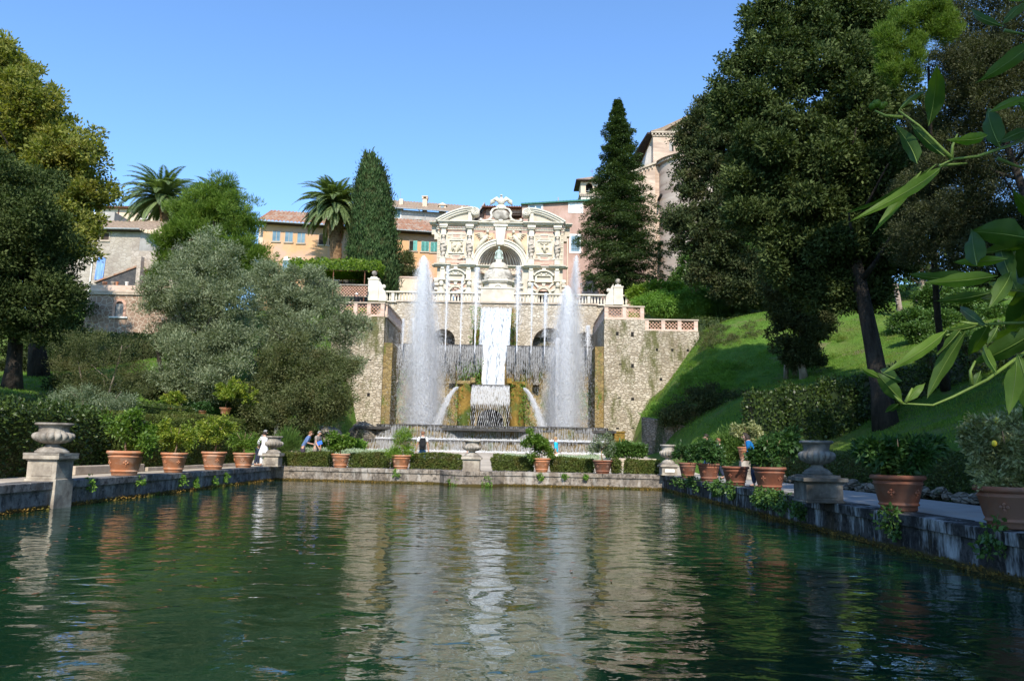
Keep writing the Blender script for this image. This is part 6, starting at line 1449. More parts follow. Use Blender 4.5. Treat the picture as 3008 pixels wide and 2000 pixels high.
# palms
def palm(label, px, py, Y, R, nf, foot, dead=True, group='palms above the garden', tw=.32, seed=2):
    c = W(px, py, Y); b = W(foot[0], foot[1], Y); r = empty('palm_tree', b, label, 'palm', group); rr = random.Random(seed); dz_ = c.z-b.z
    mb = MB(); mb.smooth = True; k = 26
    mb.tube([((c.x-b.x)*i/k, 0, dz_*i/k) for i in range(k+1)], [tw*(1.15 if i % 2 else 1)*(1+.25*(i/k)**3) for i in range(k+1)], 12); mb.build('trunk', M['palmbark'], r)
    for (nm, mt, cnt, e0, e1, ln) in (('fronds', 'palmleaf', nf, -25, 85, 1.0), ('dead_fronds', 'palmdead', nf//3 if dead else 0, -85, -45, .75)):
        if not cnt: continue
        Cs, Ds, Ns, Ls, vv = [], [], [], [], []; mb = MB()
        for i in range(cnt):
            a = i*2.399+rr.uniform(-.3, .3); el = R_(e0+(e1-e0)*((i+.5)/cnt)); Lr = R*ln*rr.uniform(.85, 1.1); P = []; p = np.array([c.x-b.x, 0, dz_]); d_el = el
            for s in range(11):
                P.append(p.copy()); p = p+np.array([math.cos(a)*math.cos(d_el), math.sin(a)*math.cos(d_el), math.sin(d_el)])*Lr/10; d_el -= R_(8.5 if el > 0 else 6)*(1+.3*s/10)
                if d_el < R_(-88): d_el = R_(-88)
            mb.tube([tuple(q) for q in P], [.035-.003*s for s in range(11)], 4, caps=False); P = np.array(P); m = 150
            t = np.linspace(.08, .995, m); ii = np.minimum((t*10).astype(int), 9); fr = (t*10-ii)[:, None]; Q = P[ii]*(1-fr)+P[np.minimum(ii+1, 10)]*fr; T = unit(P[np.minimum(ii+1, 10)]-P[ii]+1e-9)
            side = np.where(np.arange(m) % 2 == 0, 1, -1)[:, None]; S = unit(np.cross(T, np.array([[0, 0, 1.0]]))+1e-6)*side
            D = S*.9+T*.75+np.array([0, 0, -.15 if el > 0 else -.5]); Cs.append(Q); Ds.append(D); Ns.append(np.cross(D, T)+rng.normal(size=(m, 3))*.2); Ls.append(R*.15*np.sin(np.clip(t*2.6+.5, 0, 3.05))+.06); vv.append(np.clip(rng.normal(rr.uniform(.3, .7), .12, m), 0, 1))
        mb.build('rachis', M['palmleaf' if nm == 'fronds' else 'palmdead'], r) if nm == 'fronds' else None
        Lf = np.concatenate(Ls); V = leafquads(np.concatenate(Cs), np.concatenate(Ds), np.concatenate(Ns), Lf, Lf*.07+.025); fastmesh(nm, V, len(Lf), 4, M[mt], r, np.concatenate(vv))
    if dead:
        mb = MB()
        for i in range(40): a = rr.random()*6.28; mb.tube([(c.x-b.x, 0, dz_-.1), (c.x-b.x+.5*math.cos(a), .5*math.sin(a), dz_-.3), (c.x-b.x+.75*math.cos(a), .75*math.sin(a), dz_-.8)], [.02, .03, .05], 4)
        mb.build('date_stalks', M['deadleaf'], r)
    return r
palm('palm tree with drooping brown skirt of dead fronds beside the cypress', 984, 610, 78, 4.5, 120, (988, 800), True, tw=.55, seed=2)
palm('palm tree rising behind the stone house on the left', 478, 585, 82, 5.0, 84, (490, 700), False, tw=.4, seed=5)
palm('palm whose fronds just show over the bright pine', 640, 592, 84, 3.9, 70, (645, 720), False, tw=.4, seed=9)
# vine pergola
a = W(858, 785, 71); b = W(1112, 800, 70.5)
r = empty('pergola', ((a.x+b.x)/2, 71, 14.8), 'vine-covered pergola on rusty iron posts left of the balustrade', 'pergola'); cx = (a.x+b.x)/2; zt_ = W(980, 800, 71).z
mb = MB()
for x in (a.x+.5, (a.x+b.x)/2, W(1077, 800, 71).x):
    for y in (70.2, 74): mb.tube([(x-cx, y-71, -.2), (x-cx, y-71, zt_-14.8)], .05, 6)
mb.tube([(a.x-cx, -.8, zt_-14.8), (b.x-cx, -.8, zt_-14.8)], .04, 6); mb.tube([(a.x-cx, 3, zt_-14.8), (b.x-cx, 3, zt_-14.8)], .04, 6); mb.build('iron_frame', M['rust'], r)
boxleaves('vine', [(a.x, b.x, 70.0, 74.3, zt_, zt_+.95)], 95, .22, M['vine'], r, jit=.22, asp=.8, loc=(cx, 71, 14.8))
mb = MB(); mb.box(a.x-cx, b.x-cx-1.5, 4.5, 4.7, 0, zt_-14.8+.2); mb.build('dark_backing_wall', M['wetrim'], r)
tree('shrub', 'small brownish shrub above the cream garden wall', 'shrub', (W(1192, 815, 78).x, 78, 15), W(1192, 780, 78), [EB(x, y, r_, 78) for x, y, r_ in ((1190, 780, 32), (1175, 800, 24), (1210, 800, 20), (1200, 755, 14))], 'olive2', .24, 380, 22, .35, .06, nb=6, spread=.9, seed=14, asp=.3)

# -- right side
tree('holm_oak', 'mid-sized dark oak with short trunk above the ivy bank', 'tree', W(2086, 900, 66), W(2090, 560, 61), [EB(x, y, r_, 60+d) for x, y, r_, d in
     ((2045, 365, 52, 0), (2105, 330, 55, 0), (2020, 440, 50, 0), (2090, 440, 75, 0), (2160, 400, 60, 0), (2010, 540, 42, 0), (2090, 560, 90, 0), (2170, 530, 80, 0), (1990, 640, 38, 0), (2060, 670, 75, 0), (2150, 680, 85, 0), (2000, 715, 30, 0), (2100, 750, 60, 0), (2180, 770, 55, 0), (2060, 300, 22, 0), (2140, 830, 50, 0), (2215, 830, 60, 0), (2060, 810, 36, 0))],
     'holm2', .24, 2700, 36, .48, .40, nb=10, spread=2.6, seed=21)
b = gp_(2605, 1272, 31.5); k = Vector(b)
tree('holm_oak', 'huge dark evergreen oak with tall leaning trunk on the right lawn', 'tree', b, W(2480, 420, 33), [EB(x, y, r_, 33+d) for x, y, r_, d in
     ((2250, 60, 60, 0), (2330, 60, 90, 0), (2450, 20, 130, 1), (2215, 150, 50, 0), (2290, 190, 95, 0), (2420, 190, 120, 0), (2190, 290, 80, 0), (2130, 330, 60, 0), (2300, 340, 120, 0), (2450, 360, 140, 0), (2560, 250, 110, 1), (2240, 480, 115, 0), (2390, 520, 135, 0), (2550, 480, 130, 0), (2330, 640, 115, 0), (2220, 620, 80, 0), (2480, 660, 125, 0), (2600, 620, 100, 0), (2380, 770, 100, 0), (2500, 780, 100, 0), (2290, 770, 60, 0), (2440, 860, 70, 0), (2580, 760, 90, 0), (2560, 870, 45, 0), (2110, 240, 28, 0), (2145, 185, 24, 0), (2640, 380, 110, 1), (2660, 520, 100, 1), (2560, 90, 110, 1), (2520, 570, 120, 0), (2420, 700, 110, 0))],
     'holm', .17, 11500, 34, .36, .44, nb=16, spread=3.0, seed=22, start=.42, bend=.5)
tree('cypress_clump', 'low cypress clump with bare pale trunks on the grassy bank', 'cypress', gp_(2358, 1135, 45), W(2350, 950, 45), [EB(x, y, r_, 45+d, ry_) for x, y, r_, ry_, d in
     ((2280, 850, 40, 70, 0), (2300, 940, 42, 90, 0), (2330, 880, 55, 90, 0), (2355, 980, 52, 80, 0), (2385, 900, 45, 80, 0), (2350, 1040, 42, 45, 0), (2385, 1030, 30, 50, 0), (2420, 930, 35, 60, 0), (2255, 820, 20, 40, 0))],
     'holm2', .15, 1700, 34, .32, .14, 'palebark', nb=4, spread=.8, seed=23, extra=[([gp_(2308, 1100, 46), W(2312, 1000, 46)], [.16, .12]), ([gp_(2335, 1118, 46), W(2335, 1000, 46)], [.16, .12]), ([gp_(2362, 1135, 45), W(2350, 1040, 45)], [.26, .16])])
tree('pine_tree', 'bright green pine tips showing between the oak and the feathery tree', 'tree', (18.2, 33, H(18.2, 33)), W(2700, 190, 25.5), [EB(x, y, r_, 24.5, ry_) for x, y, r_, ry_ in ((2620, 130, 42, 75), (2660, 190, 45, 60), (2600, 200, 35, 45), (2720, 40, 55, 65), (2770, 80, 40, 45), (2650, 60, 30, 50), (2690, 120, 30, 40))], 'pine', .13, 1500, 40, .17, .16, nb=5, spread=.8, seed=24, asp=.12, radial=1.4, updir=1.0)
tree('feathery_tree', 'dull feathery evergreen tree filling the top right corner', 'tree', (16.5, 22, H(16.5, 22)), W(2900, 350, 27), [EB(x, y, r_, 27+d) for x, y, r_, d in
     ((2820, 60, 110, 0), (2950, 60, 130, 0), (2800, 220, 110, 0), (2920, 230, 140, 0), (3050, 200, 140, 0), (2760, 380, 100, 1), (2880, 400, 130, 0), (3020, 420, 140, 0), (2740, 540, 100, 1), (2860, 560, 120, 0), (2990, 600, 130, 0), (2720, 690, 90, 1), (2830, 720, 100, 0), (2960, 740, 120, 0), (3060, 780, 110, 0))],
     'olive3', .10, 9500, 36, .32, .3, nb=10, spread=2.2, seed=25, asp=.30, updir=.2, inner=.3)
tree('background_tree', 'dark undergrowth tree on the upper right hillside', 'tree', gp_(2700, 900, 54), W(2700, 760, 54), [EB(x, y, r_, 54+d) for x, y, r_, d in ((2640, 740, 90, 0), (2760, 760, 90, 0), (2850, 700, 110, 0), (2960, 780, 100, 0), (2560, 700, 80, 2), (2700, 650, 90, 2), (3050, 820, 90, 0), (2230, 640, 80, 4), (2300, 560, 100, 4), (2450, 700, 120, 4))], 'holm', .25, 2000, 28, .55, .28, 'palebark', nb=7, spread=2, seed=26)
q = gp_(2645, 910, 50); r = empty('tree_stump', q, 'pale ivy-free bare tree trunk on the right hillside', 'tree trunk'); mb = MB(); mb.smooth = True; mb.tube([(0, 0, -.3), (-.1, 0, 1.0), (-.25, 0, 2.2)], [.24, .18, .16], 8); mb.build('trunk', M['palebark'], r)
crown('shoots', [(0, 0, 2.2, .5, .5, .4)], 30, 12, .2, .16, M['ivy'], r)
# ivy banks and draped shrubs
def bank(name, label, cat, blobs, mat, leaf, n, per, rc, **k):
    c = blobs[0][:3]; o = empty(name, c, label, cat); crown('foliage', blobs, n, per, rc, leaf, M[mat], o, loc=c, **k); return o
bank('ivy_bank', 'tall ivy-covered wall in shade below the church apse', 'ivy', [EB(x, y, r_, 78, ry_, 2.0) for x, y, r_, ry_ in ((2040, 780, 45, 60), (2110, 790, 50, 70), (2180, 780, 50, 80), (2240, 770, 50, 90), (2150, 740, 60, 60), (2020, 830, 50, 40))], 'ivy', .28, 1500, 26, .5, shell=(.85, 1.02))
bank('yellow_shrub', 'rounded yellow-green shrub right of the ball-topped pier', 'shrub', [EB(x, y, r_, 66, ry_) for x, y, r_, ry_ in ((1935, 855, 55, 22), (1880, 865, 35, 22), (1985, 860, 35, 25))], 'vine', .2, 700, 26, .35)
bank('weeping_shrub', 'bright weeping shrub draped over the terrace edge', 'shrub', [EB(x, y, r_, 63.5, ry_) for x, y, r_, ry_ in ((1960, 895, 62, 34), (2040, 885, 50, 42), (1900, 890, 40, 20))], 'weeds', .26, 1100, 30, .4, droop=1.2, asp=.2)
bank('weeping_shrub', 'long bank of weeping green foliage behind the clipped hedge', 'shrub', [EB(x, y, r_, 63.5, ry_) for x, y, r_, ry_ in ((2110, 885, 55, 42), (2180, 885, 60, 44), (2250, 890, 50, 42))], 'ivy', .26, 1200, 30, .4, droop=1.2, asp=.2)
def hedge(label, boxes, mat, dens, leaf, loc, cat='hedge', name='clipped_hedge', group=None, **k):
    o = empty(name, loc, label, cat, group); boxleaves('leaves', boxes, dens, leaf, M[mat], o, loc=loc, **k); return o
a = W(2035, 962, 61); b = W(2245, 960, 61); hedge('dark clipped hedge along the top of the grassy bank', [(a.x+i*(b.x+1-a.x)/6, a.x+(i+1)*(b.x+1-a.x)/6, 60.6, 61.6, a.z-.6, max(a.z+.75, H(a.x+(i+.5)*(b.x+1-a.x)/6, 60)+.8)) for i in range(6)], 'hedge', 180, .12, (a.x, 61, a.z))
# tall laurel hedge across the right lawn
bx = []
for i in range(9):
    px0, px1 = 2195+i*105, 2195+(i+1)*105; Yh = 33+i*.15; q0 = W(px0, 1150-i*14, Yh); q1 = W(px1, 1150, Yh); zb_ = H((q0.x+q1.x)/2, Yh); bx.append((q0.x, q1.x+.05, Yh-.5, Yh+.6, zb_-.2, max(q0.z, zb_+1.3)))
hedge('tall dark laurel hedge running up the right lawn behind the oak', bx, 'hedge_dark', 260, .14, (bx[0][0], 33, 2), jit=.24)
hedge('low dark clipped hedge along the right path', [(9.75, 10.75, 4, 29, .45, 1.62)], 'hedge', 700, .075, (10, 16, .5), jit=.08)
tree('round_bush', 'shaded bush at the end of the grassy bank above the curved wall', 'shrub', gp_(2040, 1235, 46), W(2040, 1190, 46), [EB(x, y, r_, 45+d) for x, y, r_, d in ((2000, 1215, 42, 1), (2060, 1190, 55, 0), (2130, 1180, 55, 0), (2190, 1200, 50, -1), (2080, 1240, 40, 0), (2150, 1260, 50, -2), (1960, 1225, 25, 2))], 'holm2', .13, 1100, 26, .33, .08, nb=5, spread=.7, seed=31)
bank('fern_clump', 'leafy clump of ferns behind the pot on its little pillar', 'plant', [EB(x, y, r_, 34, ry_) for x, y, r_, ry_ in ((2165, 1300, 50, 40), (2120, 1330, 45, 28), (2230, 1320, 40, 35))], 'reed', .2, 420, 22, .25, asp=.18, updir=.8)
# weeds and lighter growth along the grassy bank edge
def hit(px, py, y0=20, y1=75):
    d = ray(px, py); ys = np.arange(y0, y1, .25); P = np.array([[CP.x+d.x*y/d.y, y, CP.z+d.z*y/d.y] for y in ys]); h = hgt(P[:, 0], P[:, 1]); k = np.argmax(P[:, 2] < h)
    return P[k] if P[k, 2] < h[k] else None
def scatter(name, label, cat, n, region, mat, leaf, size, per, clumps, **k):
    bl = []; rr = random.Random(n)
    while len(bl) < n:
        px, py = rr.uniform(region[0], region[1]), rr.uniform(region[2], region[3])
        if not region[4](px, py): continue
        p = hit(px, py)
        if p is None: n -= 1; continue
        s_ = size*rr.uniform(.5, 1.3); bl.append((p[0], p[1], p[2]+s_*.2, s_, s_, s_*.55))
    o = empty(name, bl[0][:3], label, cat); o['kind'] = 'stuff'; crown('foliage', bl, clumps, per, .2, leaf, M[mat], o, loc=bl[0][:3], **k)
scatter('weed_bank', 'bright weedy growth where the grassy bank meets the pier', 'undergrowth', 70, (1885, 2150, 1080, 1260, lambda x, y: 1262-(x-1885)*.80 < y+30 and y < 1265-(x-1885)*.45), 'weeds', .13, .6, 20, 2600, updir=.8, asp=.25, flat=.6)
scatter('tussocks', 'scattered darker tussocks over the right bank', 'undergrowth', 60, (2000, 2560, 960, 1160, lambda x, y: True), 'lawn_grass', .16, .35, 16, 900, updir=1.2, asp=.12, flat=.5)
scatter('dry_growth', 'dry brownish growth at the top of the right bank', 'undergrowth', 34, (2040, 2230, 955, 1030, lambda x, y: y < 1040-(x-2040)*.25), 'olive2', .12, .45, 16, 700, updir=.7, asp=.25, flat=.4)
for i, (px, py, Y_, s_) in enumerate(((2225, 965, 58, 22), (2165, 1015, 56, 20), (2240, 1070, 50, 18), (2300, 1010, 54, 12))):
    bank('agave_clump', ['large grey-green leafy clump high on the bank', 'dark leafy clump halfway up the bank', 'thin dry clump low on the shaded bank', 'small leafy clump on the bank beside the cypresses'][i], 'plant', [EB(px, py, s_, Y_, s_*.6)], 'greyleaf', .3, 60, 14, .25, updir=.8, asp=.25)
bank('ivy_bank', 'pale sunlit ivy spreading over the hillside at far right', 'ivy', [EB(x, y, r_, Y_, ry_, 1.0) for x, y, r_, ry_, Y_ in ((2760, 870, 70, 30, 50), (2850, 890, 70, 34, 48), (2930, 940, 70, 40, 45), (2760, 940, 60, 24, 46), (2680, 935, 50, 20, 47))], 'ivy', .17, 1300, 26, .35)

bank('dark_undergrowth', 'shaded undergrowth beyond the left lawn', 'shrub', [EB(x, y, r_, Y_, ry_) for x, y, r_, ry_, Y_ in ((40, 1075, 80, 26, 52), (150, 1085, 70, 24, 52), (250, 1075, 60, 36, 52), (350, 1065, 60, 38, 52), (430, 1060, 50, 40, 53), (210, 1130, 50, 26, 42), (400, 1125, 45, 30, 46), (450, 1150, 34, 24, 45), (330, 1140, 45, 22, 44))], 'holm2', .17, 2200, 26, .4, sub=6)
bank('dark_undergrowth', 'dull undergrowth right of the big leaning trunk', 'shrub', [EB(x, y, r_, Y_, ry_) for x, y, r_, ry_, Y_ in ((2700, 985, 60, 34, 44), (2800, 1000, 80, 40, 42), (2900, 1010, 80, 44, 40), (2990, 1010, 80, 50, 38), (2640, 960, 36, 22, 47), (2740, 1050, 60, 26, 38), (2860, 1070, 80, 26, 37))], 'ivy', .13, 1700, 26, .32, sub=6)
bank('dark_undergrowth', 'dark bushes at the foot of the ivy bank', 'shrub', [EB(x, y, r_, Y_, ry_) for x, y, r_, ry_, Y_ in ((2260, 945, 45, 24, 59), (2290, 905, 40, 34, 62), (2350, 880, 60, 40, 64), (2440, 880, 70, 46, 64), (2540, 880, 70, 44, 62), (2620, 880, 50, 36, 60))], 'holm', .2, 1100, 26, .4, sub=6)
# -- left hedges
hedge('big dark glossy laurel hedge behind the nearest urn on the left', [(-14.4, -12.95, 7, 24.8, .4, 2.42)], 'hedge_dark', 420, .11, (-13.5, 16, .5), jit=.20)
hedge('light green box hedge behind the four left lemon pots', [(-14.2, -12.7, 24.9, 31, .4, 2.50), (-14.2, -12.75, 31, 36.8, .4, 2.74)], 'hedge_low', 900, .07, (-13.4, 30, .5), jit=.07)
a = W(270, 1025, 57); b = W(620, 1020, 57); hedge('long clipped hedge below the brown lodge', [(a.x, b.x+2, 56.5, 57.8, a.z-.8, a.z+1.15)], 'hedge_low', 160, .13, (a.x, 57, a.z))
a = W(-60, 1196, 33); b = W(215, 1196, 33); hedge('low dark hedge edging the shaded left lawn', [(a.x, b.x, 32.5, 33.5, a.z-.8, a.z+.55)], 'hedge', 220, .085, (a.x, 33, a.z))
a = W(330, 1216, 36); b = W(425, 1216, 36); hedge('short clipped hedge beside the upper path', [(b.x-1.2, b.x, 33, 42, 1.2, a.z+.55)], 'hedge', 220, .085, (a.x, 36, a.z))
a = W(400, 1190, 48); b = W(550, 1190, 48); hedge('shaded clipped hedge at the far end of the upper path', [(a.x, b.x, 48, 49, a.z-.5, a.z+.6)], 'hedge', 180, .1, (a.x, 48, a.z))
# -- low hedges along the end wall
far_h = [(832, 972), (1031, 1150), (1209, 1352), (1449, 1566), (1617, 1742), (1799, 1818), (1840, 1936)]
fl_ = ['between the corner urn and the round lemon bush', 'between the two left pots of the end wall', 'left of the middle urn, bare stems showing', 'rounded, right of the middle urn', 'between the two right pots of the end wall', 'tiny piece beside the rightmost end-wall pot', 'short and twiggy, beside the right corner urn']
for i, (p0, p1) in enumerate(far_h):
    Yh = 36.45+(33.55-36.45)*((W((p0+p1)/2, 1380, 35).x-PL)/(PR-PL))+1.15; a = W(p0, 1375, Yh); b = W(p1, 1375, Yh); zt_ = W((p0+p1)/2, 1330+(p0-832)*.022, Yh).z
    hedge('low hedge '+fl_[i], [(a.x, b.x, Yh-.35, Yh+.35, .62, zt_)], 'hedge_low', 1500, .075, (a.x, Yh, .6), jit=.10, group='low hedges along the end wall')
# silvery ground cover
for p0, p1, py, Yk, lab in ((1000, 1150, 1330, 42, 'pale silvery ground cover left of the backpacker'), (1625, 1760, 1348, 41, 'pale silvery ground cover behind the right-hand pots'), (1480, 1560, 1345, 42, 'thin strip of silvery ground cover by the path'), (880, 1000, 1325, 43, 'silvery ground cover behind the round lemon bush')):
    a = W(p0, py, Yk); b = W(p1, py, Yk); o = empty('ground_cover', (a.x, Yk, .9), lab, 'ground cover'); boxleaves('leaves', [(a.x, b.x, Yk-1.2, Yk+2.5, .8, a.z+.14)], 260, .10, M['lavender'], o, asp=.3, jit=.08, loc=(a.x, Yk, .9)); o['kind'] = 'stuff'
bank('leafy_plants', 'low dark leafy plants beside the right end of the basins', 'plant', [EB(x, y, r_, 46, ry_) for x, y, r_, ry_ in ((1830, 1320, 32, 16), (1870, 1322, 25, 14), (1800, 1325, 20, 12))], 'ivy', .2, 260, 20, .25, asp=.5)
bank('leafy_plants', 'green leafy plants at the left end of the basins', 'plant', [EB(x, y, r_, 46, ry_) for x, y, r_, ry_ in ((1045, 1308, 26, 10), (1010, 1302, 22, 12))], 'weeds', .16, 200, 20, .22, asp=.5)
bank('reed_clump', 'tuft of long reed leaves behind the left corner urn', 'plant', [EB(x, y, r_, 40, ry_) for x, y, r_, ry_ in ((850, 1300, 26, 22), (835, 1310, 18, 20), (868, 1312, 16, 14))], 'reed', .5, 150, 9, .12, asp=.06, updir=1.6)
tree('dark_shrubs', 'dark leafy shrubs in shade behind the strolling couple', 'shrub', gp_(770, 1300, 44), W(770, 1240, 44), [EB(x, y, r_, 44+d) for x, y, r_, d in ((720, 1240, 50, 1), (700, 1190, 60, 2), (780, 1270, 40, 0), (830, 1270, 30, 0), (650, 1230, 40, 2), (745, 1290, 35, 0), (880, 1290, 30, 3), (925, 1290, 30, 4))], 'holm', .13, 1000, 24, .3, .08, nb=4, spread=.7, seed=33)
# rocky dark hollow left of the basins
r = empty('grotto_rocks', (W(960, 1290, 52).x, 52, 1), 'dark wet rocks with a thin runnel left of the basins', 'rocks')
mb = MB(); mb.smooth = True
for x, y, z, s_ in ((0, 0, .6, 1.3), (1.2, .5, .3, 1.0), (-1.4, .6, .5, 1.2), (2.2, 1.2, 1.2, 1.1), (-2.6, 1.5, .9, 1.4)): mb.ball((x, y, z), s_, 14, 9, jit=.08)
mb.build('rock', M['rubble_dark'], r)

# -- big trees beside and behind the camera whose shade lies over the right bank and the left lawn
def offtree(x, y, h, rad, lab, k):
    b = (x, y, max(.4, H(x, y))); bl = [(x+dx*rad*.55, y+dy*rad*.55, b[2]+h*f, rad*s_, rad*s_, rad*s_*1.05) for dx, dy, f, s_ in ((0, 0, .82, .72), (.9, .2, .62, .68), (-.8, .5, .66, .62), (.1, -.9, .6, .66), (-.2, .8, .5, .6), (.5, .7, .75, .55), (-.7, -.5, .48, .55), (.6, -.4, .42, .5))]
    return tree('holm_oak', lab, 'tree', b, (x, y, b[2]+h*.75), bl, 'holm', .42, 900, 26, .85, .45, nb=9, spread=3, seed=k)
OT = [(11.5, -2, 18, 5.2, 'oak on the right bank beside the viewer'), (13.5, 7.5, 18, 4.6, 'oak over the nearest right-hand pots'), (19, 3, 19, 5.5, 'oak higher up the right bank'), (23, 14, 17, 5, 'oak at the top of the right lawn'), (7.5, -12, 19, 5.5, 'oak behind the viewer on the right'), (-24, 11, 17, 5.5, 'oak at the left end of the lawn'), (-31, 21, 16, 5, 'oak far out on the left lawn'), (31, 25, 15, 5, 'oak beyond the right lawn'), (-25.5, 20, 17, 5.4, 'oak shading the left lawn'), (18.5, 13.5, 18, 5.4, 'oak leaning over the near right lawn'), (4.2, -4.5, 9.5, 2.3, 'small tree right behind the viewer')]  # the last, small tree is added out of view to shade the citrus branch
for i, t in enumerate(OT): offtree(*t, 40+i)

# ================================================================== POTTED LEMONS
def potmesh(parent, w, h, mat, deco=True, ang=0):
    a = w/2; mb = MB(); mb.smooth = True; b = a*.66
    mb.lathe([(b*.94, 0), (b, h*.03), (b*1.0, h*.14), (b*1.10, h*.16), (b*1.12, h*.19), (b*1.06, h*.215), (b*1.06, h*.25), (b*1.1, h*.27), (a*.88, h*.74), (a*.91, h*.755), (a*.91, h*.78), (a*.88, h*.79), (a*.88, h*.84)], seg=36)
    mb.build('pot_body', mat, parent)
    mb = MB(); mb.smooth = True; mb.lathe([(a*.88, h*.84), (a*.93, h*.87), (a*1.0, h*.90), (a*1.0, h*.965), (a*.96, h), (a*.84, h*.985), (a*.82, h*.93), (a*.78, h*.86)], seg=36); mb.build('pot_rim', mat, parent)
    mb = MB(); mb.smooth = True; mb.lathe([(a*.80, h*.885), (a*.5, h*.91), (a*.001, h*.93)], seg=24, flute=lambda t, k: 1); mb.build('soil', M['soil'], parent)
    if deco:
        for ang_ in (-math.pi/2+ang, -math.pi/2+ang-1.25):
            mb = MB(); rr = (b*1.1+a*.88)/2+.005; c = Vector((rr*math.cos(ang_), rr*math.sin(ang_), h*.52)); t = Vector((-math.sin(ang_), math.cos(ang_), 0)); up = Vector((math.cos(ang_)*.25, math.sin(ang_)*.25, .97))
            for k in range(4):
                d = (t*math.cos(k*math.pi/2)+up*math.sin(k*math.pi/2))*w*.045; mb.ball(c+d, w*.028, 8, 5, sc=(1, 1, 1))
            mb.ball(c, w*.02, 8, 5); mb.obox(c-up*w*.085, t*w*.02, up*w*.012, Vector((math.cos(ang_), math.sin(ang_), 0))*w*.01)
            mb.build('medallion', mat, parent)
def potplant(px, py, rimw, rimy, fol, mat, leaf, label, pot='terracotta', wall=True, z=WT, Yd=None, n=180, per=22, asp=.42, rc=None, trunk=True, fruit=0, deco=True, ang=.5, group='potted citrus round the pool', inner=.3, seed=1, updir=.0):
    if Yd is None: g = G(px, py, z); Yd = g.y; x = g.x
    else: g = W(px, py, Yd); x = g.x; z = g.z
    # centre of the foot lies a little beyond the visible front edge
    k = Yd/FPX; w = rimw*k*1.03; Yc_ = Yd+w*.33; x = x*(Yc_/Yd)
    if group == 'potted citrus round the pool' and z == WT:
        fr = w*.33; d_ = ray(px, py-20)
        if x < -9: x = PLf(Yc_)-.04-fr; Yc_ = x/d_.x*d_.y; x = PLf(Yc_)-.04-fr; Yc_ = x/d_.x*d_.y
        elif x > PR-.8: x = PR+.06+fr; Yc_ = x/d_.x*d_.y
        else: Yc_ = 36.45+(33.55-36.45)*((x-PL)/(PR-PL))+fr+.03; x = W(px, py-20, Yc_).x
        k = Yc_/FPX; w = rimw*k
    h = (py-rimy)*k*1.0
    r = empty('potted_plant', (x, Yc_, z), label, 'potted plant', group)
    potmesh(r, w, h, M[pot], deco, ang)
    if fol:
        bl = []
        for (fx, fy, rx, ry) in fol:
            q = W(fx, fy, Yc_); bl.append((q.x-x, (rng.random()-.5)*rx*k*.4, q.z-z, rx*k, rx*k*.9, ry*k))
        cz_ = np.mean([b_[2]-b_[5]*.3 for b_ in bl]); cxx = np.mean([b_[0] for b_ in bl])
        mb = MB(); mb.smooth = True; lean = random.uniform(-.1, .1)*w
        mb.tube([(0, 0, h*.88), (lean, 0, h*.88+(cz_-h*.88)*.5), (cxx*.5, 0, cz_)], [w*.035, w*.028, w*.02], 7)
        for j in range(6):
            a_ = j*1.05+seed; mb.tube([(cxx*.5*.9, 0, cz_*.96), (cxx*.6+math.cos(a_)*w*.25, math.sin(a_)*w*.2, cz_+w*.2), (cxx*.8+math.cos(a_)*w*.4, math.sin(a_)*w*.3, cz_+w*.42)], [w*.018, w*.012, w*.006], 5)
        mb.build('trunk', M['citrusbark'], r)
        crown('foliage', bl, n, per, rc or w*.16, leaf, M[mat], r, asp=asp, inner=inner, shell=(.55, 1.08), radial=.8, updir=updir, flat=.9, sub=6)
        if fruit:
            P, d = blob_points(bl, fruit, .1, (.8, 1.0), 0)
            for p in P: mb = MB(); mb.smooth = True; mb.ball(tuple(p), .035, 8, 6, sc=(1, 1, 1.25)); mb.build('lemon', M['lemonfruit'], r)
    return r
M['lemonfruit'] = m_flat('lemon_fruit', (.75, .55, .04), .4, var=.1)
potplant(366, 1401, 104, 1330, [(385, 1262, 58, 54), (350, 1240, 30, 30), (430, 1290, 24, 40)], 'lemon', .105, 'tall lemon tree in a wide clay pot, nearest on the left wall', n=210, per=20)
potplant(510, 1390, 76, 1333, [(505, 1285, 46, 40), (545, 1270, 28, 30), (485, 1265, 26, 30), (560, 1300, 18, 22)], 'lemon_yellow', .10, 'yellowish lemon bush in a clay pot, second on the left wall', n=170, per=20, ang=.8)
potplant(627, 1382, 72, 1330, [(628, 1272, 42, 40), (660, 1250, 30, 30), (600, 1265, 22, 28)], 'lemon_yellow', .10, 'light green lemon bush in a clay pot, third on the left wall', n=180, per=20, ang=.7)
potplant(716, 1374, 64, 1331, [(712, 1295, 38, 34), (690, 1285, 20, 24), (735, 1290, 20, 24)], 'lemon', .11, 'dark green lemon bush in the smallest clay pot on the left wall', n=150, per=20, asp=.3, ang=.2)
potplant(1000, 1374, 56, 1334, [(997, 1290, 34, 26), (980, 1300, 18, 16), (1020, 1295, 18, 18)], 'lemon', .12, 'round lemon bush in a clay pot, first on the end wall', n=150, per=20, asp=.55)
potplant(1178, 1379, 59, 1339, [(1178, 1300, 36, 34), (1185, 1268, 28, 22), (1165, 1325, 26, 16), (1205, 1315, 18, 20)], 'bamboo', .10, 'bright fine-leaved bush in a clay pot, second on the end wall', n=240, per=26, asp=.22)
potplant(1591, 1390, 53, 1350, [(1580, 1305, 32, 34), (1600, 1320, 24, 28), (1565, 1285, 18, 20), (1575, 1340, 20, 12)], 'lemon', .11, 'dense dark bush with one pale bloom in a clay pot on the end wall', n=210, per=22, asp=.5)
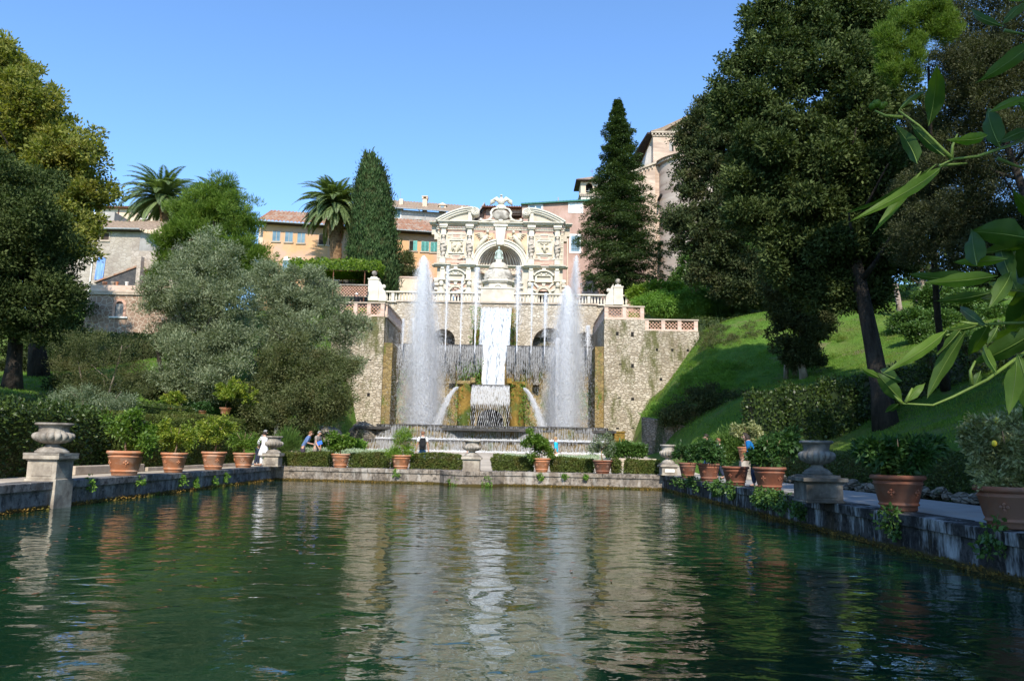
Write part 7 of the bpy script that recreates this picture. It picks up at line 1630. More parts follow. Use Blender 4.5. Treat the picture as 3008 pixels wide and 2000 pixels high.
potplant(1770, 1393, 58, 1355, [(1765, 1300, 34, 34), (1745, 1315, 22, 24), (1785, 1320, 20, 20)], 'greyleaf', .10, 'sparse grey-green bush in a clay pot darkened for shade, last on the end wall', 'terracotta_shade', n=110, per=18, asp=.35)
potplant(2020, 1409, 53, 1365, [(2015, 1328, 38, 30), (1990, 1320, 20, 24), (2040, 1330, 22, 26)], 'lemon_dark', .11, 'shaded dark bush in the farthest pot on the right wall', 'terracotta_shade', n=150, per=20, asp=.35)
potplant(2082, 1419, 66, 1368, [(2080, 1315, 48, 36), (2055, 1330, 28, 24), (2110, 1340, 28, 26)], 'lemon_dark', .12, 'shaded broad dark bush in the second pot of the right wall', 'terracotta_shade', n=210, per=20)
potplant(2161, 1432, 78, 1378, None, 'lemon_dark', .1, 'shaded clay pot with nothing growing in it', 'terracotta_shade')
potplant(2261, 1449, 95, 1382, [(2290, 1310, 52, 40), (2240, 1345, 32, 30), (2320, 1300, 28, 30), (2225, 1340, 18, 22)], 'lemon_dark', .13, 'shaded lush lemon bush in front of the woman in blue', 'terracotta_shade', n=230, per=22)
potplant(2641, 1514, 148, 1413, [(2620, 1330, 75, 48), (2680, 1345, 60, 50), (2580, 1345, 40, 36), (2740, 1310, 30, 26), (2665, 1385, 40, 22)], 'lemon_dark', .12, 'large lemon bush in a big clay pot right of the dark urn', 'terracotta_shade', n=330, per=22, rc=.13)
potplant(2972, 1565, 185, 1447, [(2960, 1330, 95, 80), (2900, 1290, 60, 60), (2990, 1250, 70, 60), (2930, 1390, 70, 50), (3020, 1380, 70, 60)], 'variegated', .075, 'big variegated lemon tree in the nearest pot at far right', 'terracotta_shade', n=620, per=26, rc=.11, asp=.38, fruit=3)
# pot on its little pillar
g = gp_(2196, 1400, 30); q = W(2192, 1352, 30); r = empty('stone_pillar', (q.x, 30.2, .6), 'short rough pillar carrying a pot behind the right path', 'pillar'); mb = MB(); mb.box(-.18, .18, -.18, .18, 0, q.z-.62); mb.box(-.34, .3, -.3, .3, 0, .28, .06); mb.build('shaft', M['urnstone'], r, bevel=.03)
potplant(2191, 1352, 46, 1313, [(2200, 1275, 34, 30), (2175, 1262, 22, 22), (2215, 1255, 20, 20)], 'variegated', .12, 'variegated bush in a clay pot raised on a little pillar', 'terracotta', Yd=30, n=150, per=18, asp=.4)
# upper garden pots on the left
potplant(510, 1211, 36, 1196, [(515, 1178, 34, 24)], 'lemon_yellow', .13, 'lemon bush in a pot on the upper garden level, left one', Yd=41, n=110, per=18, group='pots on the upper garden level', deco=False)
potplant(661, 1216, 34, 1197, [(690, 1140, 52, 42), (650, 1160, 32, 30), (730, 1170, 30, 30)], 'lemon_yellow', .13, 'large yellow-green lemon bush in a pot on the upper level', Yd=41, n=240, per=20, group='pots on the upper garden level', deco=False)
potplant(594, 1216, 26, 1206, [(596, 1190, 28, 14)], 'lemon_dark', .12, 'low pot half hidden between the two upper-level lemon bushes', Yd=40.5, n=60, per=14, group='pots on the upper garden level', deco=False)
for px, w_, lab in ((307, 15, 'orange pot on the lodge parapet, leftmost'), (331, 13, 'pale pot on the lodge parapet'), (343, 9, 'small orange pot on the lodge parapet'), (372, 11, 'white bowl on the lodge parapet'), (427, 15, 'cream pot on the lodge parapet by the pine')):
    potplant(px, 839, w_, 827, None, 'lemon', .1, lab, 'whiteframe' if 'white' in lab else ('kerb' if 'pale' in lab or 'cream' in lab else 'terracotta'), Yd=62.6, group='pots on the lodge parapet', deco=False)

# plants rooted in the pool walls
WP = [(162*0+265, 1420, 'l', .16, 'big trailing tuft by the first lemon pot'), (407, 1414, 'l', .13, 'tuft under the coping right of the first pot'), (533, 1410, 'l', .15, 'hanging tuft near the second pot'), (575, 1418, 'l', .13, 'small tuft between second and third pot'), (630, 1412, 'l', .12, 'narrow tuft under the third pot'), (662, 1400, 'l', .15, 'leafy tuft right of the third pot'),
      (1165, 1392, 'f', .17, 'leafy tuft under the bright fine-leaved bush'), (1330, 1413, 'f', .22, 'tuft of broad leaves at the waterline left of the middle urn'), (1430, 1417, 'f', .2, 'tuft at the waterline right of the middle urn'), (1588, 1402, 'f', .16, 'tuft in the end wall below the pale-bloom bush'), (1660, 1400, 'f', .12, 'creeping growth on the right half of the end wall'), (1720, 1402, 'f', .1, 'little tuft near the last end-wall pot')]
for (px, py, s_, rad, lab) in WP:
    if s_ == 'l': 
        d = ray(px, py); t_ = (PLf(22)+.05)/d.x; p = CP+d*t_; t_ = (PLf(p.y)+.05)/d.x; p = CP+d*t_
    else:
        tt = (W(px, py, 35).x-PL)/(PR-PL); y_ = fw(min(1, max(0, tt)))[1]-.08; p = W(px, py, y_)
    o = empty('wall_plant', p, 'green '+lab, 'plant', 'plants growing out of the pool walls'); crown('leaves', [(0, 0, 0, rad, rad*.8, rad*1.1)], 16, 16, rad*.5, .07, M['weeds'], o, droop=.7, inner=.3)
for k, (y0, y1, dn) in enumerate(((17.3, 19.3, 90), (19.6, 21.2, 80), (22.6, 25.5, 60), (27, 31, 60), (12.9, 13.2, 20), (10.3, 10.6, 14))):
    o = empty('wall_plant', (PR-.02, (y0+y1)/2, .45), 'dark creeper hanging over the right pool wall, '+['beside the dark urn', 'below the big lush bush', 'below the empty pot', 'near the far corner', 'small tuft left of the big pot', 'small tuft by the nearest pot'][k], 'plant', 'creepers on the right pool wall')
    bl = [(random.uniform(-.12, .05), random.uniform(-(y1-y0)/2, (y1-y0)/2), random.uniform(-.12, .16), .13, .2, .16) for _ in range(max(2, int((y1-y0)*4)))]; crown('leaves', bl, int(dn*1.3), 14, .1, .075, M['ivy'], o, droop=.6, inner=.3, asp=.7)
# moss along the waterline
for (nm, P0, P1) in (('left', (PLf(8)+.02, 8), (PLf(36.3)+.02, 36.3)), ('end', (PL, 36.4), (PR, 33.5)), ('right', (PR-.02, 6), (PR-.02, 33.4))):
    n = 1500; t = rng.random(n); C = np.stack([P0[0]+(P1[0]-P0[0])*t, P0[1]+(P1[1]-P0[1])*t, rng.random(n)**2*.09], 1); keep = np.abs(C[:, 0]+2.0) > (1.5 if nm == 'end' else -1)
    C = C[keep]; n = len(C); D = rng.normal(size=(n, 3)); D += {'left': (1, 0, .3), 'end': (-.1, -1, .3), 'right': (-1, 0, .3)}[nm]; Lf = rng.uniform(.03, .08, n)
    o = fastmesh('algae', leafquads(C, D, rng.normal(size=(n, 3)), Lf, Lf*.5), n, 4, M['moss'], None, None); props(o, 'brown algae fringe at the waterline of the %s wall' % nm, 'algae', kind='stuff')
# rubble edging under the right-hand low hedge
r = empty('rubble_edging', (9.5, 16, .6), 'low edging of broken stones at the foot of the right hedge', 'edging'); mb = MB(); rr = random.Random(4)
for i in range(150): mb.ball((rr.uniform(-.12, .18), -11+i*.155, rr.uniform(.02, .2)), rr.uniform(.08, .16), 7, 5, sc=(1, 1.2, .8), jit=.18)
mb.build('stones', M['rubble_dark'], r)
g = W(2752, 1487, 12.2); r = empty('spotlight', (9.1, 14.9, .604), 'small blue ground spotlight by the right-hand stone edging', 'lamp'); mb = MB(); mb.smooth = True; mb.lathe([(.07, 0), (.08, .03), (.08, .2), (.095, .21), (.095, .25), (.001, .26)], seg=16); mb.build('housing', m_flat('blue_metal', (.05, .12, .28), .4), r)
# fallen leaves floating on the pool
mb = MB(); rr = random.Random(8)
for i in range(260):
    x, y = (rr.uniform(-9, 4), rr.uniform(8, 24)) if rr.random() < .75 else (rr.gauss(-4.5, 1.2), rr.gauss(13, 2)); a = rr.random()*6.28; s_ = rr.uniform(.02, .045); z = .012
    n = mb.pts([(x+s_*1.5*math.cos(a), y+s_*1.5*math.sin(a), z), (x-s_*.6*math.sin(a), y+s_*.6*math.cos(a), z+.006), (x-s_*1.5*math.cos(a), y-s_*1.5*math.sin(a), z), (x+s_*.6*math.sin(a), y-s_*.6*math.cos(a), z+.004)]); mb.face((n, n+1, n+2, n+3))
mb.build('floating_leaves', M['deadleaf'], label='scattered dead leaves floating on the green pool', cat='leaves', kind='stuff')

# ================================================================== CITRUS BRANCHES REACHING IN FROM THE RIGHT
def sleaf(mb, base, tip, width, bow=.25, tw=.0, nseg=9, side=None):
    """one real leaf: pointed, folded along its midrib, bowed"""
    A, B = Vector(base), Vector(tip); L_ = (B-A).length; T = (B-A).normalized(); v = (A-CP).normalized() if side is None else Vector(side)
    S = T.cross(v).normalized(); Nn = S.cross(T).normalized(); S = (S*math.cos(tw)+Nn*math.sin(tw)); Nn = S.cross(T)
    mids = []; n0 = len(mb.v); prof = [0, .42, .78, .97, 1.0, .93, .78, .55, .28, 0.0]
    for i in range(nseg+1):
        t = i/nseg; c = A+T*L_*t+Nn*(-bow*L_*4*t*(1-t)*.35); w = width*.5*prof[i]
        wav = .10*width*math.sin(i*1.9+n0)
        mids.append(c-Nn*.0006)
        mb.v += [tuple(c-S*w+Nn*(w*.35+wav)), tuple(c-S*w*.5+Nn*w*.15), tuple(c), tuple(c+S*w*.5+Nn*w*.15), tuple(c+S*w+Nn*(w*.35-wav))]
    for i in range(nseg):
        for j in range(4): a = n0+i*5+j; mb.face((a, a+1, a+6, a+5))
    mb.cur = 1; mb.tube(mids, [.0013*(1-i/(nseg+2)) for i in range(nseg+1)], 4, caps=False); mb.cur = 0
def m_bigleaf(name, c1, c2, tr):
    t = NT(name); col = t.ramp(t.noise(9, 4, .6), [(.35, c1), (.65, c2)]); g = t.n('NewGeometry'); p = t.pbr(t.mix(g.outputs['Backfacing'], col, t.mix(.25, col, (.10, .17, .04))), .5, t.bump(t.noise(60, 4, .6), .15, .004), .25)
    trn = t.n('BsdfTranslucent'); t.l(t.mix(1, col, (2.2, 2.2, .5), 'MULTIPLY'), trn.inputs[0]); ms = t.n('MixShader'); ms.inputs[0].default_value = tr
    t.l(p.outputs[0], ms.inputs[1]); t.l(trn.outputs[0], ms.inputs[2]); t.l(ms.outputs[0], t.out.inputs[0]); return t.m
M['citA'] = m_bigleaf('citrus_leaf', (.026, .062, .008), (.055, .105, .014), .38); M['citB'] = m_bigleaf('sunlit_citrus_leaf', (.08, .15, .018), (.13, .21, .03), .45); M['citstem'] = m_flat('green_stem', (.13, .19, .035), .5)  # second, paler leaf copy has sunlight put into its colour
BY = 1.75
def bp(px, py, dy=0): return W(px, py, BY+dy)
def branch(label, stems, lv, curl=None):
    o = empty('citrus_branch', bp(3060, stems[0][0][1]), label, 'branch'); org = o.location.copy(); mb = MB(); mb.smooth = True
    for st in stems: P = [bp(*p)-org for p in st]; n = len(P); mb.tube(P, [.0046-.0026*i/(n-1) for i in range(n)], 7)
    mb.each('stem', M['citstem'], o)
    for mt, k in (('citA', 0), ('citB', 1)):
        mb = MB(); mb.smooth = True
        for (b0, b1, t0, t1, w, bow, tw, m, dy) in lv:
            if m != k: continue
            A = bp(b0, b1)-org; B = bp(t0, t1, dy)-org; sleafO(mb, A, B, .78*w*BY/FPX, bow, tw, org)
        if mb.v: mb.build('leaves', [M[mt], M['citstem']], o)
    if curl:
        mb = MB(); mb.smooth = True
        for (x, y, r_) in curl: p = bp(x, y)-org; mb.ball(p, r_*BY/FPX, 9, 6, jit=.15)
        mb.each('curled_shoot', M['citB'], o)
def sleafO(mb, A, B, w, bow, tw, org): sleaf(mb, A, B, w, bow, tw, side=((A+org)-CP).normalized())
branch('citrus branch with long green leaves across the upper right', [[(3060, 385, .1), (2960, 430, .05), (2870, 460, 0), (2800, 468, 0), (2760, 487, -.02)], [(2800, 468, 0), (2770, 440, 0), (2700, 370, 0), (2640, 325, 0)], [(2795, 466, 0), (2798, 430, 0), (2812, 395, 0)], [(2650, 345, 0), (2600, 340, 0), (2570, 325, 0)], [(2760, 487, 0), (2840, 480, 0)], [(2930, 465, .1), (2990, 490, .1), (3060, 500, .1)], [(2950, 90, .1), (2990, 98, .1), (3060, 112, .1)]],
    [(2765, 490, 2488, 655, 46, .35, .2, 1, -.1), (2750, 482, 2470, 628, 34, .3, .9, 0, .12), (2705, 505, 2562, 688, 38, .1, .1, 1, -.05), (2775, 460, 2672, 360, 44, .2, .3, 0, .05), (2695, 482, 2625, 362, 62, -.3, .4, 0, .05), (2640, 325, 2720, 270, 26, .2, .7, 0, .1), (2728, 370, 2752, 188, 70, -.3, .25, 0, -.1),
     (2940, 435, 2905, 318, 78, .3, .35, 0, .08), (2900, 398, 2782, 412, 50, .3, .4, 1, -.05), (2905, 330, 3040, 285, 40, .2, .5, 1, .1), (2930, 420, 3030, 390, 50, .2, .4, 0, .2), (3040, 120, 2865, 245, 66, .25, .3, 0, 0), (2950, 78, 2855, 25, 34, .4, .4, 0, .1), (2945, 72, 3030, 0, 42, .3, .6, 0, 0), (3040, 330, 2990, 300, 34, .2, .1, 0, 0), (3060, 640, 2975, 560, 70, .3, .3, 0, -.1), (2865, -20, 3020, 8, 30, .1, 1.0, 1, 0)],
    curl=[(2575, 305, 13), (2590, 312, 11), (2562, 312, 11), (2600, 306, 8), (2740, 250, 10), (2752, 268, 9), (2745, 292, 9), (2760, 235, 8)])
branch('citrus branch with a dense spray of dark leaves at mid right', [[(3060, 1000, .1), (2975, 1060, .05), (2900, 1115, 0), (2800, 1165, 0), (2740, 1190, 0), (2650, 1185, 0)], [(2650, 1185, 0), (2635, 1170, 0), (2620, 1150, 0)], [(2855, 1130, 0), (2850, 1090, 0), (2865, 1060, 0)], [(3060, 945, .15), (2940, 950, .1), (2880, 955, .1), (2780, 985, 0)], [(2880, 955, 0), (2820, 945, 0)], [(2660, 1182, 0), (2680, 1140, 0)]],
    [(2650, 1178, 2570, 1090, 56, .2, .1, 0, 0), (2585, 1110, 2528, 1080, 26, .1, .3, 1, 0), (2650, 1120, 2588, 1085, 50, .4, .3, 0, .1), (2665, 1180, 2718, 1125, 34, .4, .3, 1, 0), (2640, 1185, 2600, 1210, 26, .2, .4, 0, .05), (2780, 970, 2595, 1095, 48, .3, .3, 1, -.05), (2835, 975, 2722, 1172, 58, -.2, .3, 0, .05), (2905, 950, 2845, 1045, 60, .2, .2, 0, .1), (2830, 955, 2752, 1042, 38, .1, .9, 0, 0), (2930, 960, 2900, 1012, 30, .2, .5, 0, 0), (2870, 955, 2780, 970, 30, .2, .6, 0, 0),
     (3060, 960, 2855, 1068, 90, .3, .4, 0, .1), (2985, 1065, 2962, 1220, 62, .2, .2, 1, -.1), (2990, 1040, 3035, 1235, 80, .2, .3, 1, 0), (2925, 820, 2665, 805, 62, .2, .5, 0, .1), (2930, 810, 2715, 830, 60, .2, .3, 1, 0), (3020, 700, 2850, 680, 120, -.2, .3, 0, .1), (2870, 780, 2855, 675, 80, .1, .3, 0, .1), (3060, 620, 3000, 850, 110, .2, .2, 0, .15), (2985, 850, 2935, 690, 70, .2, .3, 0, .2), (2970, 800, 2905, 905, 62, .2, .3, 0, -.05), (3050, 800, 2960, 990, 110, .2, .3, 0, .3), (2910, 860, 2745, 885, 44, .2, .4, 0, .1), (2960, 880, 2870, 870, 40, .1, .5, 0, .2), (3080, 880, 2990, 740, 120, .2, .2, 0, .25), (3080, 760, 2930, 760, 140, .2, .5, 0, .3), (2880, 1090, 2860, 1140, 30, .1, .4, 0, 0), (3040, 700, 2880, 740, 60, .2, .6, 0, .2), (2960, 760, 2800, 770, 44, .25, .3, 1, .1), (3060, 860, 2900, 830, 60, .2, .4, 1, .25), (2900, 960, 2820, 900, 40, .2, .2, 0, .2), (3000, 960, 2890, 1000, 54, .25, .8, 0, .15), (3040, 1050, 2940, 1130, 50, .2, .3, 0, .2), (2930, 1100, 2890, 1010, 36, .3, .3, 1, .1), (3060, 1090, 3010, 1260, 70, .1, .4, 0, .1)])

# ================================================================== PEOPLE
M['skin'] = m_flat('skin', (.52, .30, .21), .6, var=.06); M['hairD'] = m_flat('dark_hair', (.03, .022, .018), .7); M['hairG'] = m_flat('grey_hair', (.30, .29, .28), .8); M['hairR'] = m_flat('reddish_hair', (.22, .10, .05), .7); M['hairB'] = m_flat('sandy_hair', (.36, .22, .10), .7)
def cloth(name, c): return m_noise(name, tuple(x*.8 for x in c), tuple(min(1, x*1.12) for x in c), 6, .9, .4, bscale=8, bd=.02)
CL = {k: cloth('cloth_'+k, c) for k, c in dict(grey=(.16, .16, .17), white=(.80, .80, .80), navy=(.03, .04, .07), blue=(.12, .19, .36), plum=(.06, .045, .06), taupe=(.30, .26, .23), khaki=(.22, .19, .15), jeans=(.22, .34, .48), black=(.02, .02, .022), teal=(.03, .50, .72), cream=(.70, .66, .58), royal=(.01, .16, .42), maroon=(.14, .03, .03), pale=(.66, .68, .66), stripe=(.55, .55, .55)).items()}
def chain(pts, rad, branches=()):
    """skinned skeleton: pts = joints, edges = list of pairs"""
def skinmesh(name, joints, edges, rads, mat, parent, sub=2, root=0):
    me = bpy.data.meshes.new(name); me.from_pydata([tuple(j) for j in joints], edges, []); o = bpy.data.objects.new(name, me); COL.objects.link(o)
    sk = o.modifiers.new('skin', 'SKIN'); sk.use_smooth_shade = True
    for i, r_ in enumerate(rads):
        sv = me.skin_vertices[0].data[i]; rr = r_ if hasattr(r_, '__len__') else (r_, r_); sv.radius = rr; sv.use_root = (i == root)
    o.modifiers.new('sub', 'SUBSURF').levels = sub; o.modifiers['sub'].render_levels = sub
    dg = bpy.context.evaluated_depsgraph_get(); m2 = bpy.data.meshes.new_from_object(o.evaluated_get(dg)); o.modifiers.clear(); o.data = m2; bpy.data.meshes.remove(me); m2.name = name
    m2.materials.clear(); m2.materials.append(mat); m2.polygons.foreach_set('use_smooth', [True]*len(m2.polygons)); o.parent = parent; return o
def person(loc, h, face, label, shirt, legs, hair, sleeve=.5, hands=((.22, .05, .50), (-.22, .05, .50)), head=(0, .02, 0), lean=0, stride=.0, skirt=None, shortleg=False, hairlong=False, female=False, cap=None, bald=False):
    """face: heading (0 looks to +Y). hands: positions in body fractions of height (x side, y forward, z up)"""
    r = empty('person', loc, label, 'person', None, face); s = h
    hip = Vector((0, 0, .52*s)); ch = Vector((0, lean*.16*s+.0, .70*s)); nk = Vector((0, lean*.27*s, .815*s)); sw = .105*s*(.92 if female else 1); hw = .052*s
    HD = nk+Vector((head[0]*s, head[1]*s, .055*s+head[2]*s)); top = HD+Vector((head[0]*s*.6, head[1]*s*.8, .068*s))
    J = [hip, (hip+ch)/2, ch, nk-Vector((0, 0, .015*s)), nk+Vector((0, .004*s, .02*s)), HD, top]; Rr = [(.066*s, .046*s), (.062*s, .044*s), (.085*s, .055*s), (.05*s, .04*s), (.03*s, .03*s), (.043*s, .052*s), (.036*s, .042*s)]
    E = [(i, i+1) for i in range(6)]; armR, legR = [], []
    for sd_, hd in ((1, hands[0]), (-1, hands[1])):
        sh = nk+Vector((sd_*sw, 0, -.02*s)); hp = Vector((hd[0]*s, hd[1]*s+lean*.1*s, hd[2]*s)); mid = (sh+hp)/2; d = (hp-sh).length; L2 = .165*s
        bend = math.sqrt(max(0, L2*L2-(d/2)**2)); el = mid+Vector((sd_*.45, -.75, -.5)).normalized()*bend
        n = len(J); J += [sh, el, hp]; Rr += [(.036*s, .036*s), (.026*s, .026*s), (.017*s, .021*s)]; E += [(3, n), (n, n+1), (n+1, n+2)]; armR.append((sh, el, hp))
        dr = (hp-el).normalized(); sdv = Vector((0, 1, 0)) if abs(dr.y) < .7 else Vector((sd_, 0, 0)); palm_ = hp+dr*.03*s; m_ = len(J); J += [palm_]; Rr += [(.013*s, .021*s)]; E += [(n+2, m_)]
        for f in range(4):   # fingers, unequal and slightly curled
            o_ = sdv*(f-1.5)*.0105*s; fl = (.030, .036, .034, .026)[f]*s; a = palm_+o_+dr*.012*s; J += [a, a+dr*fl*.6, a+dr*fl*.9+Vector((-sd_*.3, .1, -.2))*fl*.5]; k_ = len(J)-3; Rr += [.0052*s]*2+[.0042*s]; E += [(m_, k_), (k_, k_+1), (k_+1, k_+2)]
        a = hp+sdv*.018*s+dr*.012*s; J += [a, a+(sdv*.7+dr).normalized()*.028*s]; k_ = len(J)-2; Rr += [.006*s, .0048*s]; E += [(n+2, k_), (k_, k_+1)]
    for sd_ in (1, -1):
        st = sd_*stride*.5; kn = Vector((sd_*hw*1.05, .03*s+st*.10*s+abs(stride)*.02*s, .285*s)); an = Vector((sd_*hw*1.1, -.01*s+st*.24*s, .045*s)); hp = hip+Vector((sd_*hw, 0, -.03*s)); n = len(J)
        J += [hp, kn, an, an+Vector((0, .085*s, -.03*s))]; Rr += [(.044*s, .044*s), (.034*s, .034*s), (.022*s, .024*s), (.02*s, .014*s)]; E += [(0, n), (n, n+1), (n+1, n+2), (n+2, n+3)]; legR.append((hp, kn, an))
    skinmesh('body', J, E, Rr, M['skin'], r, 1)
    # face: nose, brow, ears, mouth
    fd = Vector((0, 1, 0)) ; hc = (HD+top)/2
    mb = MB(); mb.smooth = True; mb.ball(hc+Vector((0, .052*s, -.012*s)), .009*s, 6, 5, sc=(.8, 1.2, 1.4)); mb.ball(hc+Vector((.045*s, 0, -.005*s)), .011*s, 6, 5, sc=(.4, .8, 1.2)); mb.ball(hc+Vector((-.045*s, 0, -.005*s)), .011*s, 6, 5, sc=(.4, .8, 1.2)); mb.build('face', M['skin'], r)
    mb = MB()
    for e_ in (-1, 1): mb.ball(hc+Vector((e_*.017*s, .046*s, .004*s)), .0055*s, 6, 4)
    mb.ball(hc+Vector((0, .05*s, -.032*s)), .009*s, 6, 4, sc=(1.3, .5, .35)); mb.build('eyes_and_mouth', M['maroon_']if 'maroon_' in M else M['wood'], r)
    if not bald or hair:
        mb = MB(); mb.smooth = True; R0 = .062*s
        mb.grid(lambda u, v: tuple(hc+Vector((0, -.008*s, .008*s))+Vector((R0*.84*math.sin(v*(1.75 if not bald else 1.9))*math.cos(u*6.283), R0*math.sin(v*1.75)*math.sin(u*6.283)*(1 if math.sin(u*6.283) < 0 else .80), R0*1.05*math.cos(v*(1.75 if math.sin(u*6.283) < .3 else 1.05))))), 18, 8, True)
        if hairlong: mb.tube([hc+Vector((0, -.03*s, .02*s)), hc+Vector((0, -.05*s, -.04*s)), hc+Vector((0, -.045*s, -.10*s))], [.05*s, .05*s, .028*s], 8)
        mb.build('hair', hair, r)
    if cap: mb = MB(); mb.smooth = True; mb.lathe([(.085*s, 0), (.062*s, .012*s), (.06*s, .04*s), (.035*s, .062*s), (.001, .068*s)], hc+Vector((0, 0, .022*s)), 14); mb.build('cap', cap, r)
    # shirt
    g = .012*s; J2 = [hip+Vector((0, 0, -.01*s)), (hip+ch)/2, ch, nk-Vector((0, 0, .022*s))]; R2 = [(.085*s, .064*s), (.082*s, .060*s), (.098*s, .066*s), (.058*s, .05*s)]; E2 = [(0, 1), (1, 2), (2, 3)]
    for (sh, el, hp) in armR:
        n = len(J2); end = sh.lerp(el, min(1, sleeve*2)) if sleeve <= .5 else el.lerp(hp, (sleeve-.5)*1.9); J2.append(sh); R2.append((.046*s, .046*s)); E2.append((3, n))
        if sleeve > .5: J2.append(el); R2.append((.036*s, .036*s)); E2.append((n, n+1)); J2.append(end); R2.append((.03*s, .03*s)); E2.append((n+1, n+2))
        else: J2.append(end); R2.append((.042*s, .042*s)); E2.append((n, n+1))
    skinmesh('shirt', J2, E2, R2, shirt, r, 1, 1)
    J3 = [hip+Vector((0, 0, .03*s)), hip+Vector((0, 0, -.015*s))]; R3 = [(.094*s, .076*s), (.096*s, .078*s)]; E3 = [(0, 1)]
    for (hp, kn, an) in legR:
        n = len(J3); J3 += [hp-Vector((0, 0, .02*s)), kn]; R3 += [(.070*s, .070*s), (.054*s, .054*s)]; E3 += [(1, n), (n, n+1)]
        if not shortleg: J3.append(an+Vector((0, 0, .01*s))); R3.append((.038*s, .040*s)); E3.append((n+1, n+2))
    skinmesh('trousers' if not skirt else 'leggings', J3, E3, R3, legs, r, 1, 0)
    if skirt: mb = MB(); mb.smooth = True; mb.lathe([(.075*s, .60*s), (.10*s, .52*s), (.135*s, .40*s), (.16*s, .30*s), (.15*s, .295*s)], seg=20, flute=lambda a, k: 1+.06*math.sin(a*6)*(k > 1), sy=.85); mb.build('coat_skirt', skirt, r)
    mb = MB(); mb.smooth = True
    for (hp, kn, an) in legR: mb.ball(an+Vector((0, .035*s, -.028*s)), .03*s, 10, 6, sc=(.8, 2.0, .55))
    mb.build('shoes', M['wood'], r); return r
def put(px, feet_y=None, Y=None, z=None):
    v = W(px, feet_y or 1350, Y); return (v.x, v.y, z if z is not None else v.z)
gz = lambda y: .596+max(0, (y-38)/13)*.86
pc = put(752, 1358, 36.9, .6)
person((pc[0], 37.0, .6), 1.76, -.9, 'bald man in grey shirt and dark trousers bending towards the woman in white', CL['grey'], CL['navy'], M['hairG'], .45, ((.10, .16, .56), (-.17, .05, .5)), (0, .035, -.012), .55, .2, bald=True)
pw = put(770, 1358, 36.6, .6)
person((pw[0], 36.75, .6), 1.66, .3, 'woman in a white coat with short dark hair standing by the left corner urn', CL['white'], CL['white'], M['hairD'], .95, ((.13, .12, .60), (-.13, .14, .60)), (-.01, .02, -.005), .15, .1, skirt=CL['white'], female=True)
p3 = put(887, 1350, 38.5); person((p3[0], 38.5, .62), 1.76, -1.45, 'man in blue shirt and dark plum trousers reading something in his hands', CL['blue'], CL['plum'], M['hairR'], .55, ((.10, .20, .60), (-.09, .20, .60)), (0, .035, -.015), .6, .15)
p4 = put(925, 1350, 38.2); person((p4[0], 38.2, .62), 1.76, -1.9, 'grey-haired man in taupe polo shirt holding a blue folded paper', CL['taupe'], CL['khaki'], M['hairG'], .3, ((.12, .16, .50), (-.18, .02, .47)), (0, .035, -.01), .25, .1)
q = put(938, 1301, 38.0); r = empty('folded_paper', q, 'bright blue folded map held by the man in the taupe polo', 'map'); mb = MB(); mb.obox((0, 0, 0), (.13, 0, .05), (0, .012, 0), (-.03, 0, .085)); mb.obox((.02, -.02, .01), (.08, 0, .03), (0, .006, 0), (-.015, 0, .04)); mb.build('sheet', m_flat('blue_paper', (.05, .20, .75), .6), r)
p5 = put(1240, 1350, 37.6); bx_ = (p5[0], 37.6, .62); person(bx_, 1.80, .15, 'man in white T-shirt and pale jeans seen from behind, wearing a black backpack', CL['white'], CL['jeans'], M['hairR'], .35, ((.16, .04, .47), (-.17, .03, .47)), (0, .01, 0), 0, .15)
r = empty('backpack', (bx_[0]+.02, 37.6-.17, .62+1.16), 'black backpack on the back of the man in the white T-shirt', 'backpack', rz=.15); mb = MB(); mb.smooth = True
mb.grid(lambda u, v: (.155*(1-.25*v**3)*(abs(math.cos(u*6.283))**.6)*(1 if math.cos(u*6.283) > 0 else -1), -.02+.10*(abs(math.sin(u*6.283))**.6)*(1 if math.sin(u*6.283) > 0 else -1), -.26+.54*v), 24, 10, True); n_ = len(mb.v); mb.face([n_-24+i for i in range(24)]); mb.face([i for i in reversed(range(24))]); mb.build('bag', CL['black'], r)
mb = MB(); mb.smooth = True; mb.ball((0, -.13, -.08), .1, 10, 6, sc=(1.1, .35, 1.1))
mb.build('pocket', CL['black'], r); mb = MB()
for s_ in (-1, 1): mb.tube([(s_*.09, -.0, .26), (s_*.11, .05, .33), (s_*.12, .17, .34), (s_*.13, .26, .22), (s_*.15, .2, -.1), (s_*.12, .05, -.2)], .018, 5)
mb.build('strap', CL['black'], r)
p6 = put(1382, 1350, 38.4); person((p6[0], 38.4, .62), 1.32, 3.3, 'child in a pale shirt standing behind the middle urn', CL['pale'], CL['cream'], M['hairR'], .3, ((.15, .05, .45), (-.15, .05, .45)), (0, .01, 0), 0, 0, shortleg=True)
p7 = put(1634, 1350, 37.9); person((p7[0], 37.9, .62), 1.66, 1.35, 'woman with sandy hair in turquoise T-shirt and cream trousers walking left', CL['teal'], CL['cream'], M['hairB'], .5, ((.08, .16, .56), (-.14, .03, .48)), (0, .02, 0), .05, .9, female=True)
r = empty('handbag', (p7[0]+.33, 37.8, 1.02), 'dark red shoulder bag at the side of the woman in turquoise', 'bag'); mb = MB(); mb.smooth = True; mb.ball((0, 0, 0), .17, 12, 8, sc=(.55, .4, 1.25)); mb.build('bag', CL['maroon'], r); mb = MB(); mb.tube([(-.02, 0, .2), (-.15, 0, .5), (-.2, 0, .68)], .008, 4); mb.build('strap', CL['maroon'], r)
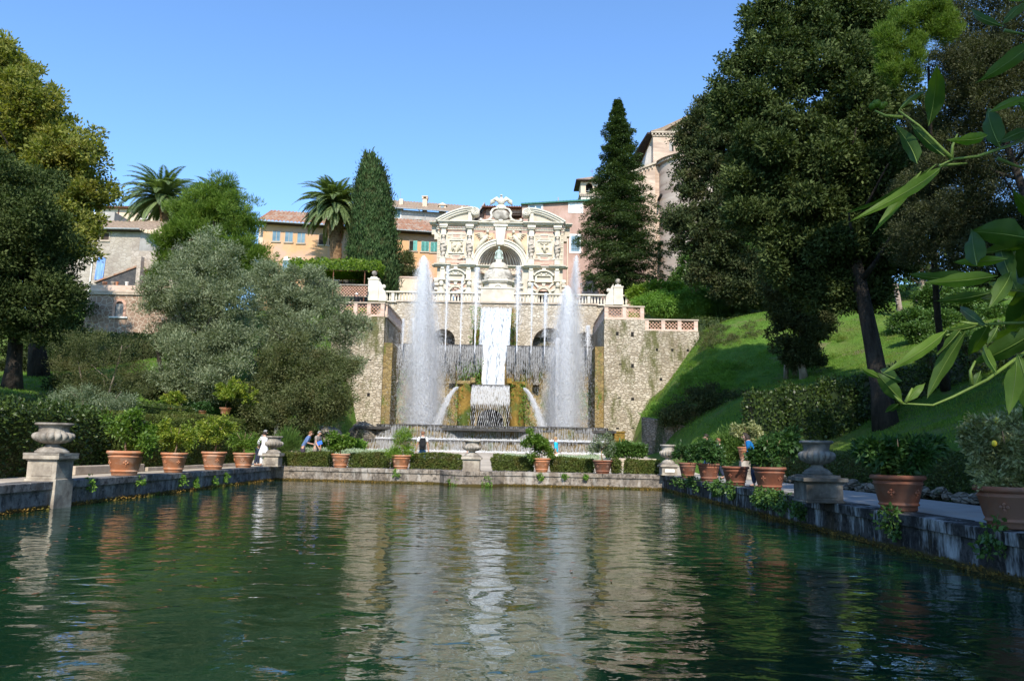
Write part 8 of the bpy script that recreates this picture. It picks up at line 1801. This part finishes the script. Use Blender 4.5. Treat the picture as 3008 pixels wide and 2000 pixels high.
# in the shade on the right
p8 = put(2082, 1360, 29.5); person((8.0*29.5/29.5*(p8[0]/p8[0]) if False else p8[0], 29.5, .61), 1.72, 1.4, 'dark-haired man half hidden by the pots, walking in the shade', CL['black'], CL['jeans'], M['hairD'], .5, ((.12, .1, .50), (-.15, .05, .47)), (0, .02, 0), .1, .7)
p9 = put(2115, 1360, 30.2); person((p9[0], 30.2, .61), 1.58, 1.5, 'red-haired woman in a white and black top behind the broad dark bush', CL['white'], CL['navy'], M['hairR'], .3, ((.12, .1, .50), (-.15, .05, .47)), (0, .02, 0), .05, .5, female=True)
p10 = put(2238, 1400, 22.5); person((p10[0], 23.0, .61), 1.62, 1.3, 'woman with dark hair in a bright blue top leaning beside the potted bush', CL['royal'], CL['navy'], M['hairD'], .95, ((.16, .12, .52), (-.12, .16, .50)), (0, .04, -.01), .5, .4, hairlong=True, female=True)
# up on the terrace
def up(px, py_head, Y, h, face, lab, **k):
    v = W(px, py_head, Y); return person((v.x, Y, v.z-h), h, face, lab, **k)
up(1332, 846, 71.2, 1.62, 3.0, 'woman with a red bag at the balustrade left of the doorway', shirt=CL['cream'], legs=CL['jeans'], hair=M['hairR'], female=True)
up(1346, 843, 71.4, 1.76, 2.6, 'man in a lilac-grey shirt leaning on the balustrade', shirt=CL['pale'], legs=CL['navy'], hair=M['hairD'])
up(1124, 863, 71.0, 1.2, 3.1, 'sunlit child seen between the left balusters', shirt=cloth('cloth_salmon', (.6, .30, .22)), legs=CL['khaki'], hair=M['hairD'])
up(1048, 860, 62.0, 1.7, 0.2, 'person in dark clothes and white cap behind the left lattice parapet', shirt=CL['black'], legs=CL['navy'], hair=M['hairG'], cap=CL['white'])
# terrace slabs those visitors stand on
mb = MB(); mb.box(-14.4, -10.6, 60.5, 69.9, 12.7, 12.85) if False else None

# ================================================================== GRASS
def grass(name, label, x0, x1, y0, y1, n, leaf, mat, cond):
    n = int(n*1.3); x = rng.uniform(x0, x1, n); y = rng.uniform(y0, y1, n); k = cond(x, y)&(np.sin(x*1.1+y*.7)+np.sin(y*1.7-x*.4)+rng.normal(0, .9, n) > -.6); x, y = x[k], y[k]; z = hgt(x, y); n = len(x)
    D = rng.normal(size=(n, 3))*.45; D[:, 2] = 1; L_ = leaf*rng.uniform(.5, 1.4, n)
    C = np.stack([x, y, z-.02], 1); o = fastmesh(name, leafquads(C, D, rng.normal(size=(n, 3)), L_, L_*.22), n, 4, M[mat], None, np.clip(rng.normal(.5, .2, n), 0, 1)); props(o, label, 'grass', kind='stuff')
grass('grass', 'short grass on the sloping bank right of the pool', 9.5, 30, 22, 64, 170000, .11, 'lawn_grass', lambda x, y: (x > 10.8) | (y > 38))
grass('grass', 'shaded grass of the left lawn', -34, -15, 24, 56, 70000, .12, 'lawn_grass', lambda x, y: x < -14.8)
